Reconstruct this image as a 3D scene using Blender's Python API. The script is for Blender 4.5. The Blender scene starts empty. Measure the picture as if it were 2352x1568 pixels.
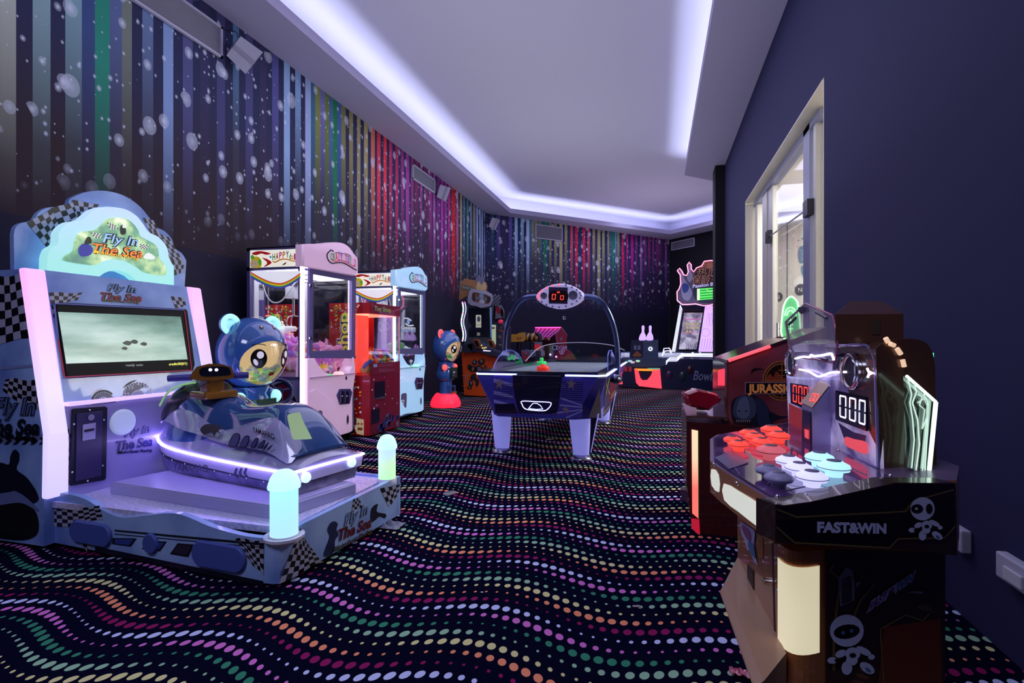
import bpy, bmesh, math, random
from mathutils import Vector, Matrix
from mathutils.geometry import tessellate_polygon
random.seed(7)
SC = bpy.context.scene
COL = SC.collection
PI = math.pi
# ------------------------------------------------------------------ camera
F = 1200.0; CX = 1176.0; CY = 784.0; TH = math.radians(15.55); EYE = 1.05
cam = bpy.data.cameras.new('camera'); cam.sensor_width = 36.0; cam.lens = F*36.0/2352.0
cam.clip_start = 0.05; cam.clip_end = 100
camo = bpy.data.objects.new('camera', cam); COL.objects.link(camo)
camo.location = (0, 0, EYE); camo.rotation_euler = (math.radians(90), 0, TH)
SC.camera = camo
SC.view_settings.view_transform = 'Standard'
SC.view_settings.look = 'None'
SC.view_settings.exposure = 0.25
SC.view_settings.gamma = 1.0
SC.view_settings.use_curve_mapping = False
# ------------------------------------------------------------------ world (dim venue behind the open rear side)
W = bpy.data.worlds.new('world'); SC.world = W; W.use_nodes = True
W.node_tree.nodes['Background'].inputs[0].default_value = (0.55, 0.55, 0.85, 1)
W.node_tree.nodes['Background'].inputs[1].default_value = 0.05

def s2l(c):
    c = c/255.0
    return c/12.92 if c <= 0.04045 else ((c+0.055)/1.055)**2.4
def rgb(h, k=1.0):
    """'rrggbb' as seen -> linear"""
    return tuple(min(1.0, s2l(int(h[i:i+2], 16))*k) for i in (0, 2, 4))
# area lights: the cove strips are meshes further down; hall fills are added, unseen
def area_lamp(name, loc, size, energy, color, rot=(0, 0, 0)):
    l = bpy.data.lights.new(name, 'AREA'); l.energy = energy; l.color = color
    l.shape = 'RECTANGLE'; l.size = size[0]; l.size_y = size[1]
    o = bpy.data.objects.new(name, l); COL.objects.link(o); o.location = loc; o.rotation_euler = rot
    return o
area_lamp('hall_fill', (-1.4, -1.2, 3.9), (1.6, 1.0), 42, (0.72, 0.72, 1.0), (math.radians(25), 0, 0))
area_lamp('hall_fill', (-1.4, 7.0, 4.3), (3.0, 8.0), 85, (0.75, 0.72, 1.0))
area_lamp('hall_fill', (0.2, 13.2, 4.3), (2.5, 2.5), 34, (0.70, 0.70, 1.0))
for y, w, en in ((0.5, 3.2, 25), (4.6, 3.2, 22), (8.6, 3.2, 25)):
    area_lamp('ceiling_fill', (-1.4, y, 1.9), (w, 3.0), en, (0.84, 0.88, 1.0), (math.radians(180), 0, 0))  # unseen upward fills, added in mid-air to brighten the ceiling
area_lamp('ceiling_fill', (0.3, 13.0, 1.9), (2.5, 2.5), 30, (0.85, 0.76, 1.0), (math.radians(180), 0, 0))
area_lamp('corridor_lamp', (2.6, 6.4, 2.95), (1.6, 3.0), 320, (1.0, 0.96, 0.86))

# ------------------------------------------------------------------ pixel -> world on a real surface
_c, _s = math.cos(TH), math.sin(TH)
def ray(x, y):
    u = (x-CX)/F; v = (CY-y)/F
    return Vector((u*_c-_s, u*_s+_c, v))
EYEV = Vector((0, 0, EYE))
def onZ(x, y, z=0.0):
    r = ray(x, y); return EYEV + r*((z-EYE)/r.z)
def onX(x, y, X):
    r = ray(x, y); return EYEV + r*(X/r.x)
def onY(x, y, Y):
    r = ray(x, y); return EYEV + r*(Y/r.y)
class Pl:
    """a surface plane; p(x, y) gives the point of the surface seen at a photo position"""
    def __init__(self, p, n, up=Vector((0, 0, 1))):
        self.o = Vector(p); self.n = Vector(n).normalized()
        if self.n.dot(EYEV-self.o) < 0: self.n = -self.n
        self.r = Vector(up).cross(self.n).normalized()
        self.u = self.n.cross(self.r).normalized()
    def p(self, x, y, off=0.0):
        r = ray(x, y); o = self.o + self.n*off
        return EYEV + r*((o-EYEV).dot(self.n)/r.dot(self.n))
    def shift(self, off): 
        q = Pl(self.o+self.n*off, self.n); q.r, q.u, q.n = self.r, self.u, self.n; return q
def pl3(a, b, c):
    return Pl(a, (Vector(b)-Vector(a)).cross(Vector(c)-Vector(a)))

# ------------------------------------------------------------------ materials
MATS = {}
def mat(name, col=(0.5, 0.5, 0.5), rough=0.5, metal=0.0, emit=None, es=0.0, alpha=1.0, trans=0.0, coat=0.0, spec=0.5, ior=1.45, kc=1.0, ke=1.0):
    if name in MATS: return MATS[name]
    if isinstance(col, str): col = rgb(col, kc)
    if isinstance(emit, str): emit = rgb(emit, ke)
    m = bpy.data.materials.new(name); m.use_nodes = True
    b = m.node_tree.nodes['Principled BSDF']
    b.inputs['Base Color'].default_value = (*col, 1); b.inputs['Roughness'].default_value = rough
    b.inputs['Metallic'].default_value = metal
    if emit is not None:
        b.inputs['Emission Color'].default_value = (*emit, 1); b.inputs['Emission Strength'].default_value = es
    b.inputs['Alpha'].default_value = alpha
    b.inputs['Transmission Weight'].default_value = trans
    b.inputs['Coat Weight'].default_value = coat
    b.inputs['Specular IOR Level'].default_value = spec
    b.inputs['IOR'].default_value = ior
    MATS[name] = m; return m
def glow(name, col, es, base=None):
    return mat(name, base or col, 0.4, emit=col, es=es)
def glass(name='clear_glass', tint=(0.9, 0.95, 1.0), a=0.10, rough=0.03):
    """thin pane: mostly transparent with a mirror-like coat"""
    if name in MATS: return MATS[name]
    m = bpy.data.materials.new(name); m.use_nodes = True; nt = m.node_tree
    nt.nodes.clear()
    out = nt.nodes.new('ShaderNodeOutputMaterial'); mx = nt.nodes.new('ShaderNodeMixShader')
    tr = nt.nodes.new('ShaderNodeBsdfTransparent'); gl = nt.nodes.new('ShaderNodeBsdfGlossy')
    fr = nt.nodes.new('ShaderNodeLayerWeight'); fr.inputs[0].default_value = 0.25
    mt = nt.nodes.new('ShaderNodeMath'); mt.operation = 'MULTIPLY_ADD'
    mt.inputs[1].default_value = 0.5; mt.inputs[2].default_value = a*0.4
    tr.inputs[0].default_value = (*tint, 1); gl.inputs['Roughness'].default_value = rough
    nt.links.new(fr.outputs['Fresnel'], mt.inputs[0]); nt.links.new(mt.outputs[0], mx.inputs[0])
    nt.links.new(tr.outputs[0], mx.inputs[1]); nt.links.new(gl.outputs[0], mx.inputs[2]); nt.links.new(mx.outputs[0], out.inputs[0])
    MATS[name] = m; return m
class NX:
    """tiny expression builder on shader nodes"""
    def __init__(self, m): self.nt = m.node_tree; self.L = self.nt.links
    def node(self, t, **kw):
        n = self.nt.nodes.new(t)
        for k, v in kw.items(): setattr(n, k, v)
        return n
    def put(self, sock, v):
        if isinstance(v, (int, float)): sock.default_value = v
        elif isinstance(v, tuple): sock.default_value = v
        else: self.L.new(v, sock)
    def m(self, op, a, b=0.0, c=0.0):
        n = self.node('ShaderNodeMath', operation=op); self.put(n.inputs[0], a); self.put(n.inputs[1], b); self.put(n.inputs[2], c)
        return n.outputs[0]
    def comb(self, x, y, z=0.0):
        n = self.node('ShaderNodeCombineXYZ'); [self.put(n.inputs[i], v) for i, v in enumerate((x, y, z))]; return n.outputs[0]
    def mix(self, f, a, b):
        n = self.node('ShaderNodeMix', data_type='RGBA'); self.put(n.inputs[0], f)
        for s, v in ((6, a), (7, b)):
            if isinstance(v, tuple) and len(v) == 3: v = (*v, 1)
            self.put(n.inputs[s], v)
        return n.outputs[2]
    def ramp(self, f, stops, mode='LINEAR'):
        n = self.node('ShaderNodeValToRGB'); cr = n.color_ramp; cr.interpolation = mode
        while len(cr.elements) < len(stops): cr.elements.new(0.5)
        for e, (p, c) in zip(cr.elements, stops): e.position = p; e.color = (*c, 1) if len(c) == 3 else c
        self.put(n.inputs[0], f); return n.outputs[0]
    def sep(self, v):
        n = self.node('ShaderNodeSeparateXYZ'); self.L.new(v, n.inputs[0]); return n.outputs
    def smooth(self, v, a, b):
        n = self.node('ShaderNodeMapRange', interpolation_type='SMOOTHSTEP'); self.put(n.inputs[0], v)
        self.put(n.inputs[1], a); self.put(n.inputs[2], b); return n.outputs[0]
def noisy(name, c1, c2, scale=3.0, rough=0.4, det=4.0, emit=0.0, stretch=(1, 1, 1), metal=0.0, stops=None, coat=0.0):
    """procedural artwork print: noise between colours"""
    if name in MATS: return MATS[name]
    m = mat(name, (1, 1, 1), rough, metal, coat=coat); x = NX(m)
    tc = x.node('ShaderNodeTexCoord'); mp = x.node('ShaderNodeMapping'); x.L.new(tc.outputs['Object'], mp.inputs[0])
    mp.inputs['Scale'].default_value = stretch
    n = x.node('ShaderNodeTexNoise'); x.L.new(mp.outputs[0], n.inputs['Vector']); n.inputs['Scale'].default_value = scale; n.inputs['Detail'].default_value = det
    col = x.ramp(n.outputs['Fac'], stops or [(0.35, c1), (0.65, c2)])
    b = m.node_tree.nodes['Principled BSDF']; x.L.new(col, b.inputs['Base Color'])
    if emit: x.L.new(col, b.inputs['Emission Color']); b.inputs['Emission Strength'].default_value = emit
    return m

# ------------------------------------------------------------------ mesh builder
def V(*a): return Vector(a[0]) if len(a) == 1 else Vector(a)
def frame_of(d):
    d = Vector(d).normalized(); a = Vector((0, 0, 1)) if abs(d.z) < 0.95 else Vector((1, 0, 0))
    x = a.cross(d).normalized(); return x, d.cross(x).normalized(), d
class MB:
    def __init__(self): self.v = []; self.f = []; self.mi = []; self.sm = []; self.mats = []; self.cur = 0
    def use(self, m):
        if m not in self.mats: self.mats.append(m)
        self.cur = self.mats.index(m); return self
    def add(self, vs, fs, smooth=False):
        o = len(self.v); self.v += [Vector(p) for p in vs]
        for f in fs: self.f.append([i+o for i in f]); self.mi.append(self.cur); self.sm.append(smooth)
        return self
    def box(self, a, b):
        x0, y0, z0 = (min(a[i], b[i]) for i in range(3)); x1, y1, z1 = (max(a[i], b[i]) for i in range(3))
        return self.add([(x0,y0,z0),(x1,y0,z0),(x1,y1,z0),(x0,y1,z0),(x0,y0,z1),(x1,y0,z1),(x1,y1,z1),(x0,y1,z1)],
            [(0,3,2,1),(4,5,6,7),(0,1,5,4),(1,2,6,5),(2,3,7,6),(3,0,4,7)])
    def obox(self, c, r, u, n, w, h, d):
        """box centred at c with half axes along r,u,n"""
        c = V(c); r = V(r)*w/2; u = V(u)*h/2; n = V(n)*d/2
        vs = [c+sx*r+sy*u+sz*n for sz in (-1, 1) for sy in (-1, 1) for sx in (-1, 1)]
        return self.add(vs, [(0,2,3,1),(4,5,7,6),(0,1,5,4),(1,3,7,5),(3,2,6,7),(2,0,4,6)])
    def prism(self, poly, d, smooth=False, caps=True):
        """poly: 3D points (planar, any concave shape), extruded by d"""
        poly = [V(p) for p in poly]; d = V(d); n = len(poly)
        tris = tessellate_polygon([poly])
        fs = []
        if caps: fs += [tuple(t) for t in tris] + [tuple(i+n for i in reversed(t)) for t in tris]
        fs += [(i, (i+1) % n, (i+1) % n+n, i+n) for i in range(n)]
        return self.add(poly+[p+d for p in poly], fs, smooth)
    def face(self, poly):
        poly = [V(p) for p in poly]
        if len(poly) <= 4 : return self.add(poly, [tuple(range(len(poly)))])
        return self.add(poly, [tuple(t) for t in tessellate_polygon([poly])])
    def ringface(self, outer, inner):
        """flat band between two loops of the same length"""
        n = len(outer); return self.add(list(outer)+list(inner), [(i, (i+1) % n, (i+1) % n+n, i+n) for i in range(n)])
    def loft(self, loops, closed=True, cap=True, smooth=True):
        n = len(loops[0]); vs = [p for l in loops for p in l]; fs = []
        for k in range(len(loops)-1):
            for i in range(n if closed else n-1):
                j = (i+1) % n; fs.append((k*n+i, k*n+j, (k+1)*n+j, (k+1)*n+i))
        self.add(vs, fs, smooth)
        if cap and closed: self.face(list(reversed(loops[0]))); self.face(loops[-1])
        return self
    def tube(self, pts, r, n=8, closed=False, cap=True):
        pts = [V(p) for p in pts]; rs = r if isinstance(r, (list, tuple)) else [r]*len(pts); loops = []
        x, y, d = frame_of(pts[1]-pts[0]); m = len(pts)
        for i, p in enumerate(pts):
            if closed: t = (pts[(i+1) % m]-pts[i-1])
            else: t = (pts[min(i+1, m-1)]-pts[max(i-1, 0)])
            t.normalize(); x = (x - t*x.dot(t)).normalized(); y = t.cross(x)
            loops.append([p+(x*math.cos(2*PI*k/n)+y*math.sin(2*PI*k/n))*rs[i] for k in range(n)])
        if closed: loops.append(loops[0])
        return self.loft(loops, cap=cap and not closed)
    def lathe(self, base, axis, prof, n=20, smooth=True, cap=True):
        """prof: list of (radius, height along axis)"""
        x, y, d = frame_of(axis); base = V(base); loops = []
        for r, h in prof: loops.append([base+d*h+(x*math.cos(2*PI*k/n)+y*math.sin(2*PI*k/n))*max(r, 1e-4) for k in range(n)])
        return self.loft(loops, smooth=smooth, cap=cap)
    def cyl(self, base, axis, r, h, n=16): 
        x, y, d = frame_of(axis); base = V(base)
        a = [base+(x*math.cos(2*PI*k/n)+y*math.sin(2*PI*k/n))*r for k in range(n)]
        return self.prism(a, d*h)
    def ball(self, c, rx, ry=None, rz=None, n=16, m=10, R=None):
        ry = ry or rx; rz = rz or rx; c = V(c); R = R or Matrix.Identity(3); vs = []; fs = []
        for j in range(1, m):
            a = PI*j/m
            for i in range(n): b = 2*PI*i/n; vs.append(c+R@Vector((rx*math.sin(a)*math.cos(b), ry*math.sin(a)*math.sin(b), rz*math.cos(a))))
        t = len(vs); vs += [c+R@Vector((0, 0, rz)), c-R@Vector((0, 0, rz))]
        for j in range(m-2):
            for i in range(n): k = (i+1) % n; fs.append((j*n+i, (j+1)*n+i, (j+1)*n+k, j*n+k))
        for i in range(n): k = (i+1) % n; fs.append((t, i, k)); fs.append((t+1, (m-2)*n+k, (m-2)*n+i))
        return self.add(vs, fs, True)
    def grid(self, fn, nu, nv, smooth=True):
        vs = [fn(i/nu, j/nv) for j in range(nv+1) for i in range(nu+1)]
        return self.add(vs, [(j*(nu+1)+i, j*(nu+1)+i+1, (j+1)*(nu+1)+i+1, (j+1)*(nu+1)+i) for j in range(nv) for i in range(nu)], smooth)
    def checker(self, fn, nu, nv, ma, mb, sub=1):
        for j in range(nv):
            for i in range(nu):
                self.use(ma if (i+j) % 2 else mb)
                self.add([fn(i/nu, j/nv), fn((i+1)/nu, j/nv), fn((i+1)/nu, (j+1)/nv), fn(i/nu, (j+1)/nv)], [(0, 1, 2, 3)])
        return self
    def build(self, name, m=None, parent=None, label=None, bevel=0.0, sub=0, fixn=True, auto=None):
        me = bpy.data.meshes.new(name)
        off = V(parent.matrix_basis.translation) if parent is not None else Vector((0, 0, 0))
        pp = parent
        while pp is not None and pp.parent is not None: pp = pp.parent; off = off + pp.matrix_basis.translation
        if parent is None:
            zmin = min(p.z for p in self.v); cx = sum(p.x for p in self.v)/len(self.v); cy = sum(p.y for p in self.v)/len(self.v)
            off = Vector((cx, cy, zmin))
        me.from_pydata([tuple(p-off) for p in self.v], [], self.f)
        if m is not None and not self.mats: self.mats = [m]
        for k in self.mats: me.materials.append(k)
        me.polygons.foreach_set('material_index', self.mi); me.polygons.foreach_set('use_smooth', self.sm)
        me.update()
        if fixn:
            bm = bmesh.new(); bm.from_mesh(me); bmesh.ops.recalc_face_normals(bm, faces=bm.faces); bm.to_mesh(me); bm.free()
        o = bpy.data.objects.new(name, me); COL.objects.link(o)
        if parent is not None: o.parent = parent
        else: o.location = off
        if bevel: md = o.modifiers.new('bevel', 'BEVEL'); md.width = bevel; md.segments = 2; md.limit_method = 'ANGLE'; md.angle_limit = math.radians(40)
        if sub: md = o.modifiers.new('subdiv', 'SUBSURF'); md.levels = sub; md.render_levels = sub
        if label: o['label'] = label
        return o
def thing(name, loc, label, cat, group=None):
    o = bpy.data.objects.new(name, None); COL.objects.link(o); o.location = loc; o.empty_display_size = 0.1
    return tag(o, label, cat, group)
def tag(o, label, cat, group=None, kind=None):
    if label: o['label'] = label
    if cat: o['category'] = cat
    if group: o['group'] = group
    if kind: o['kind'] = kind
    return o
def struct(o): o['kind'] = 'structure'; return o
# smooth closed outline through control points
def spline(pts, n=6, closed=True):
    pts = [V(p) for p in pts]; out = []; m = len(pts)
    rng = range(m) if closed else range(m-1)
    for i in rng:
        if closed: p0, p1, p2, p3 = pts[i-1], pts[i], pts[(i+1) % m], pts[(i+2) % m]
        else: p0, p1, p2, p3 = pts[max(i-1, 0)], pts[i], pts[i+1], pts[min(i+2, m-1)]
        for k in range(n):
            t = k/n; out.append(0.5*((2*p1)+(p2-p0)*t+(2*p0-5*p1+4*p2-p3)*t*t+(3*p1-p0-3*p2+p3)*t**3))
    if not closed: out.append(pts[-1])
    return out
# lettering: a font outline turned into mesh faces
_TC = {}
def text_mb(mb, txt, o, r, u, size, m=None, shear=0.0, fn=None, align='LEFT', bold=0.0, sx=1.0, deep=0.0, spacing=1.0):
    """write txt on the plane o + x*r + y*u; size = cap height-ish in metres"""
    key = (txt, shear, bold, align, spacing)
    if key not in _TC:
        cu = bpy.data.curves.new('t', 'FONT'); cu.body = txt; cu.size = 1.0; cu.shear = shear; cu.offset = bold; cu.align_x = align
        cu.resolution_u = 3; cu.space_character = spacing
        ob = bpy.data.objects.new('t', cu); COL.objects.link(ob)
        dg = bpy.context.evaluated_depsgraph_get(); dg.update()
        me = ob.evaluated_get(dg).to_mesh()
        _TC[key] = ([v.co.copy() for v in me.vertices], [tuple(p.vertices) for p in me.polygons])
        ob.evaluated_get(dg).to_mesh_clear(); bpy.data.objects.remove(ob); bpy.data.curves.remove(cu)
    vs, fs = _TC[key]
    if m is not None: mb.use(m)
    if not vs: return mb
    o = V(o); r = V(r); u = V(u)
    k = size/0.72
    if fn: P = [fn(v.x*k*sx, v.y*k) for v in vs]
    else: P = [o+r*(v.x*k*sx)+u*(v.y*k) for v in vs]
    return mb.add(P, fs)
def text_w(txt, shear=0.0, bold=0.0, spacing=1.0):
    t = MB(); text_mb(t, txt, (0, 0, 0), (1, 0, 0), (0, 1, 0), 0.72, shear=shear, bold=bold, spacing=spacing)
    return max(p.x for p in t.v)-min(p.x for p in t.v), min(p.x for p in t.v)
def text_px(mb, pl, txt, a, b, hpx, m, off=0.002, shear=0.0, bold=0.0, slant=0.0, spacing=1.0):
    """text on surface pl with its baseline running from photo position a to b; hpx = letter height there"""
    A = pl.p(a[0], a[1], off); B = pl.p(b[0], b[1], off); T = pl.p(a[0]+slant, a[1]-hpx, off)
    w, x0 = text_w(txt, shear, bold, spacing); r = (B-A)/w; u = (T-A)/0.72
    mb.use(m); vs, fs = _TC[(txt, shear, bold, 'LEFT', spacing)]
    return mb.add([A+r*(v.x-x0)+u*v.y for v in vs], fs)

# ------------------------------------------------------------------ the room
XL = -3.92; XR = 1.125; HC = 4.1
YB = -2.6
m_soffit = mat('soffit_paint', '8f8aa4', 0.85, kc=1.5)
m_ceil = mat('ceiling_paint', 'a9a7b8', 0.9, kc=1.7)
m_navy = mat('navy_paint', '22245a', 0.8, kc=.8)
m_black = mat('black_wall_paint', '0c0b18', 0.8)
# carpet
m = mat('patterned_carpet', (0.01, 0.01, 0.02), 0.95, spec=0.0); X = NX(m)
tc = X.node('ShaderNodeTexCoord'); sx, sy, sz = X.sep(tc.outputs['Object'])[0:3]
PER = 0.063
wav = X.m('MULTIPLY', X.m('COSINE', X.m('MULTIPLY', X.m('ADD', sx, 0.60), 2*PI/0.87)), 0.055)
yy = X.m('DIVIDE', X.m('SUBTRACT', X.m('SUBTRACT', sy, 1.917-7*PER*0), wav), PER)
row = X.m('ROUND', yy); fy = X.m('SUBTRACT', yy, row)
xs = X.m('ADD', X.m('DIVIDE', sx, 0.044), X.m('MULTIPLY', row, 0.37)); cx_ = X.m('ROUND', xs); fx = X.m('SUBTRACT', xs, cx_)
ph = X.m('MULTIPLY', X.m('ADD', X.m('MULTIPLY', cx_, 0.044), X.m('MULTIPLY', row, 0.21)), 2*PI/0.87)
rad = X.m('MULTIPLY_ADD', X.m('SINE', ph), 0.0055, 0.0105)
dx = X.m('MULTIPLY', fx, 0.044); dy = X.m('MULTIPLY', fy, PER)
dist = X.m('SQRT', X.m('ADD', X.m('MULTIPLY', dx, dx), X.m('MULTIPLY', X.m('MULTIPLY', dy, dy), 0.62)))
msk = X.m('SUBTRACT', 1.0, X.smooth(X.m('SUBTRACT', dist, rad), -0.0012, 0.0012))
rr = X.m('FLOORED_MODULO', row, 7.0)
cols = ['b4bcea', '801c54', 'd88464', 'c4be88', '86ac90', '347a60', 'c06ab4']
colr = X.ramp(X.m('DIVIDE', X.m('ADD', rr, 0.5), 7.0), [(0 if i == 0 else i/7.0, rgb(cols[(i) % 7], 1.32)) for i in range(7)], 'CONSTANT')
nz = X.node('ShaderNodeTexNoise'); X.L.new(tc.outputs['Object'], nz.inputs['Vector']); nz.inputs['Scale'].default_value = 220
base = X.mix(nz.outputs['Fac'], (0.0015, 0.0015, 0.008), (0.006, 0.006, 0.028))
X.L.new(X.mix(msk, base, colr), m.node_tree.nodes['Principled BSDF'].inputs['Base Color'])
m_carpet = m
# floor is left at the world origin so the carpet repeat is anchored in the room
mb = MB(); mb.add([(-4.3, YB, 0), (5.2, YB, 0), (5.2, 17, 0), (-4.3, 17, 0), (-4.3, YB, -.1), (5.2, YB, -.1), (5.2, 17, -.1), (-4.3, 17, -.1)],
    [(0, 1, 2, 3), (4, 7, 6, 5), (0, 4, 5, 1), (1, 5, 6, 2), (2, 6, 7, 3), (3, 7, 4, 0)])
fl = mb.build('floor', m_carpet); 
for v in fl.data.vertices: v.co += fl.location
fl.location = (0, 0, 0); struct(fl)

# mural print
def mural_mat(name, s_from):
    m = mat(name, (1, 1, 1), 0.75); x = NX(m)
    at = x.node('ShaderNodeAttribute', attribute_name='print'); tc = x.node('ShaderNodeTexCoord')
    geo = x.sep(tc.outputs['Object']); s = x.m('MULTIPLY_ADD', geo[0], s_from[0], x.m('MULTIPLY', geo[1], s_from[1])); z = geo[2]
    cur = at.outputs['Color']
    band = x.m('MULTIPLY', x.smooth(z, 1.9, 2.7), 1.0)
    for sc, r0, r1, dens, seed, inten, soft in ((3.0, .10, .22, 0.36, 3.1, 0.55, 0.35), (5.2, .09, .26, 0.34, 9.7, 0.8, 0.6), (9.0, .05, .24, 0.26, 5.3, 0.95, 0.75), (19.0, .06, .30, 0.16, 1.7, 1.0, 0.8)):
        vo = x.node('ShaderNodeTexVoronoi', voronoi_dimensions='2D', feature='F1'); vo.inputs['Scale'].default_value = sc
        x.L.new(x.comb(x.m('ADD', s, seed), x.m('MULTIPLY', z, 0.8)), vo.inputs['Vector'])
        rc = x.node('ShaderNodeSeparateColor'); x.L.new(vo.outputs['Color'], rc.inputs[0])
        on = x.m('LESS_THAN', rc.outputs[0], dens)
        rad = x.m('MULTIPLY_ADD', rc.outputs[1], r1-r0, r0)
        q = x.m('DIVIDE', vo.outputs['Distance'], rad)
        disc = x.m('SUBTRACT', 1.0, x.smooth(q, 0.92, 1.0)); core = x.m('SUBTRACT', 1.0, x.smooth(q, 0.0, 0.75))
        a = x.m('MULTIPLY', x.m('MULTIPLY_ADD', core, soft, x.m('MULTIPLY', disc, 1.0-soft)), on)
        a = x.m('MULTIPLY', x.m('MULTIPLY', a, inten), band if sc < 15 else x.smooth(z, 1.7, 2.4))
        cur = x.mix(x.m('MINIMUM', a, 1.0), cur, rgb('c4cbee', 1.4))
    x.L.new(cur, m.node_tree.nodes['Principled BSDF'].inputs['Base Color'])
    return m
# stripes: photo x limits, top colour, height where it has faded out ; the gaps between are night blue
LS = [(-60,-20,'6b7478',2.4),(0,37,'9aa096',2.2),(75,116,'78949a',2.35),(150,188,'70909c',2.45),(188,218,'2f4270',2.3),(218,252,'1c7a66',2.1),(252,280,'4c5a82',2.5),(280,303,'666e66',2.4),
 (327,352,'55688c',2.6),(375,398,'7086b0',2.0),(420,443,'444470',2.2),(460,480,'28264a',2.3),(498,517,'363660',2.0),(535,549,'4a6a8c',2.9),(564,581,'3a3a66',2.2),(597,612,'2a2648',2.4),(625,640,'44447a',2.5),(652,666,'7c97bb',2.15),(678,691,'6f8db2',2.9),(701,714,'8795ba',2.1),(714,724,'2f5a74',2.6),(724,736,'6f7440',2.7),(736,746,'5f5f94',2.8),(746,756,'5c6a35',2.6),(756,765,'3e5c84',2.6),(765,775,'0a6a3c',2.2),(775,784,'34508a',2.6),(784,794,'6c6a3c',2.6),(802,811,'7a7048',2.55),(820,828,'857c55',2.1),(836,845,'8f8458',2.6),(852,861,'b0604c',2.45),(866,874,'c22c44',2.3),(881,888,'d02a3c',2.3),(894,901,'a82458',2.5),(908,915,'a01c58',2.3),(921,928,'862a72',2.6),(932,940,'8c3484',2.3),(944,950,'8a2a6c',2.75),(953,961,'7a1e56',2.9),(965,970,'963a80',2.8),(974,984,'6a1a50',2.9),(985,992,'822a70',2.6),(995,1000,'9a3c8a',2.3),(1003,1010,'6a1c6a',2.6),(1013,1018,'a0208a',2.1),(1021,1026,'881a7e',2.4),(1029,1034,'941a6a',2.2),(1037,1046,'a80c18',2.0),(1048,1053,'9a4a70',2.3),(1057,1061,'989060',2.2),(1064,1068,'4a6a80',2.5),(1072,1076,'2f7a6a',2.3),(1080,1084,'6a7486',2.6),(1087,1092,'77796a',2.6),(1094,1098,'7f9ac0',2.2),(1101,1104,'86a0c4',2.3),(1106,1109,'8ea6c8',2.0),(1112,1114,'6a80ac',2.2)]
BS = [(1127,1134,'2b4a6c',2.9),(1141,1149,'453e78',2.7),(1153,1163,'2c2450',2.9),(1169,1176,'54488a',2.9),(1182,1189,'86a6c4',2.6),(1196,1203,'7ca0c0',3.1),(1209,1216,'93acca',2.5),(1217,1221,'3a6a88',2.9),(1221,1229,'7c7c64',3.1),(1229,1234,'7e7a94',3.2),(1235,1241,'6e7a48',3.0),(1241,1246,'3f6c8c',3.0),(1248,1255,'0f7048',2.6),(1255,1259,'30688c',3.0),(1261,1267,'7a7a50',2.8),(1273,1279,'86805c',2.7),(1285,1292,'948c64',2.3),(1297,1303,'8c805c',2.9),(1310,1316,'b04050',2.6),(1321,1327,'b80c40',2.4),(1338,1344,'b80c44',2.4),(1349,1355,'a83c54',2.6),(1361,1367,'8c7c5c',2.9),(1372,1379,'8a8460',2.2),(1383,1389,'86845e',2.8),(1395,1400,'7a7e60',2.8),(1402,1405,'3c6a80',2.9),(1406,1411,'1f7058',2.6),(1412,1416,'5c8aa0',3.0),(1417,1423,'7f7e68',2.9),(1428,1434,'a81048',2.4),(1438,1443,'981a70',2.9),(1449,1455,'a4107c',2.6),(1459,1464,'7c2a6c',2.9),(1470,1475,'8a4a90',2.6),(1478,1485,'7a2c6c',3.0),(1488,1494,'82306f',3.1),(1498,1503,'902e7c',3.2),(1506,1518,'752e6c',3.0),(1520,1523,'6a2460',3.0),(1527,1532,'84407e',2.6)]
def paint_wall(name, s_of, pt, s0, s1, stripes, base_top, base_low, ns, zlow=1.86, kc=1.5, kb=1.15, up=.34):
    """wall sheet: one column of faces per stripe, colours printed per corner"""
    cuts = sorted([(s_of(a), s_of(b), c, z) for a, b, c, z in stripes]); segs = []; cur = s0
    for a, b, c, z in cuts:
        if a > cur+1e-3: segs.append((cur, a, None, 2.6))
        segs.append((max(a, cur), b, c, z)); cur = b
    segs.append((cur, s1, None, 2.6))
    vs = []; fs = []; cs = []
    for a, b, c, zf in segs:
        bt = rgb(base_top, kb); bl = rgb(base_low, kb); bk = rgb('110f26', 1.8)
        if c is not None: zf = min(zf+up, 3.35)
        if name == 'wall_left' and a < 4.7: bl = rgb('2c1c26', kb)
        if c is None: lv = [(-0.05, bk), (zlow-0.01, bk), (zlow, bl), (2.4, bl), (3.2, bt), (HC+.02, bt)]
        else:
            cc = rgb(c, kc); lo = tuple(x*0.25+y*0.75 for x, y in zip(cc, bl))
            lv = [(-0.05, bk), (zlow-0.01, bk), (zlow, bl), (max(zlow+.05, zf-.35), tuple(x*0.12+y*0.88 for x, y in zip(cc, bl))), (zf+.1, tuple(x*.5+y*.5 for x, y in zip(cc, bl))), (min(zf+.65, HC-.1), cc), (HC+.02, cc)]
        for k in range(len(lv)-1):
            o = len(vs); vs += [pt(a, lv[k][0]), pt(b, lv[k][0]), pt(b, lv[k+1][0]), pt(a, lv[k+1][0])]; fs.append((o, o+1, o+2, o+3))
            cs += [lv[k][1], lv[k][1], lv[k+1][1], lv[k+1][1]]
    return vs, fs, cs
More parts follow.
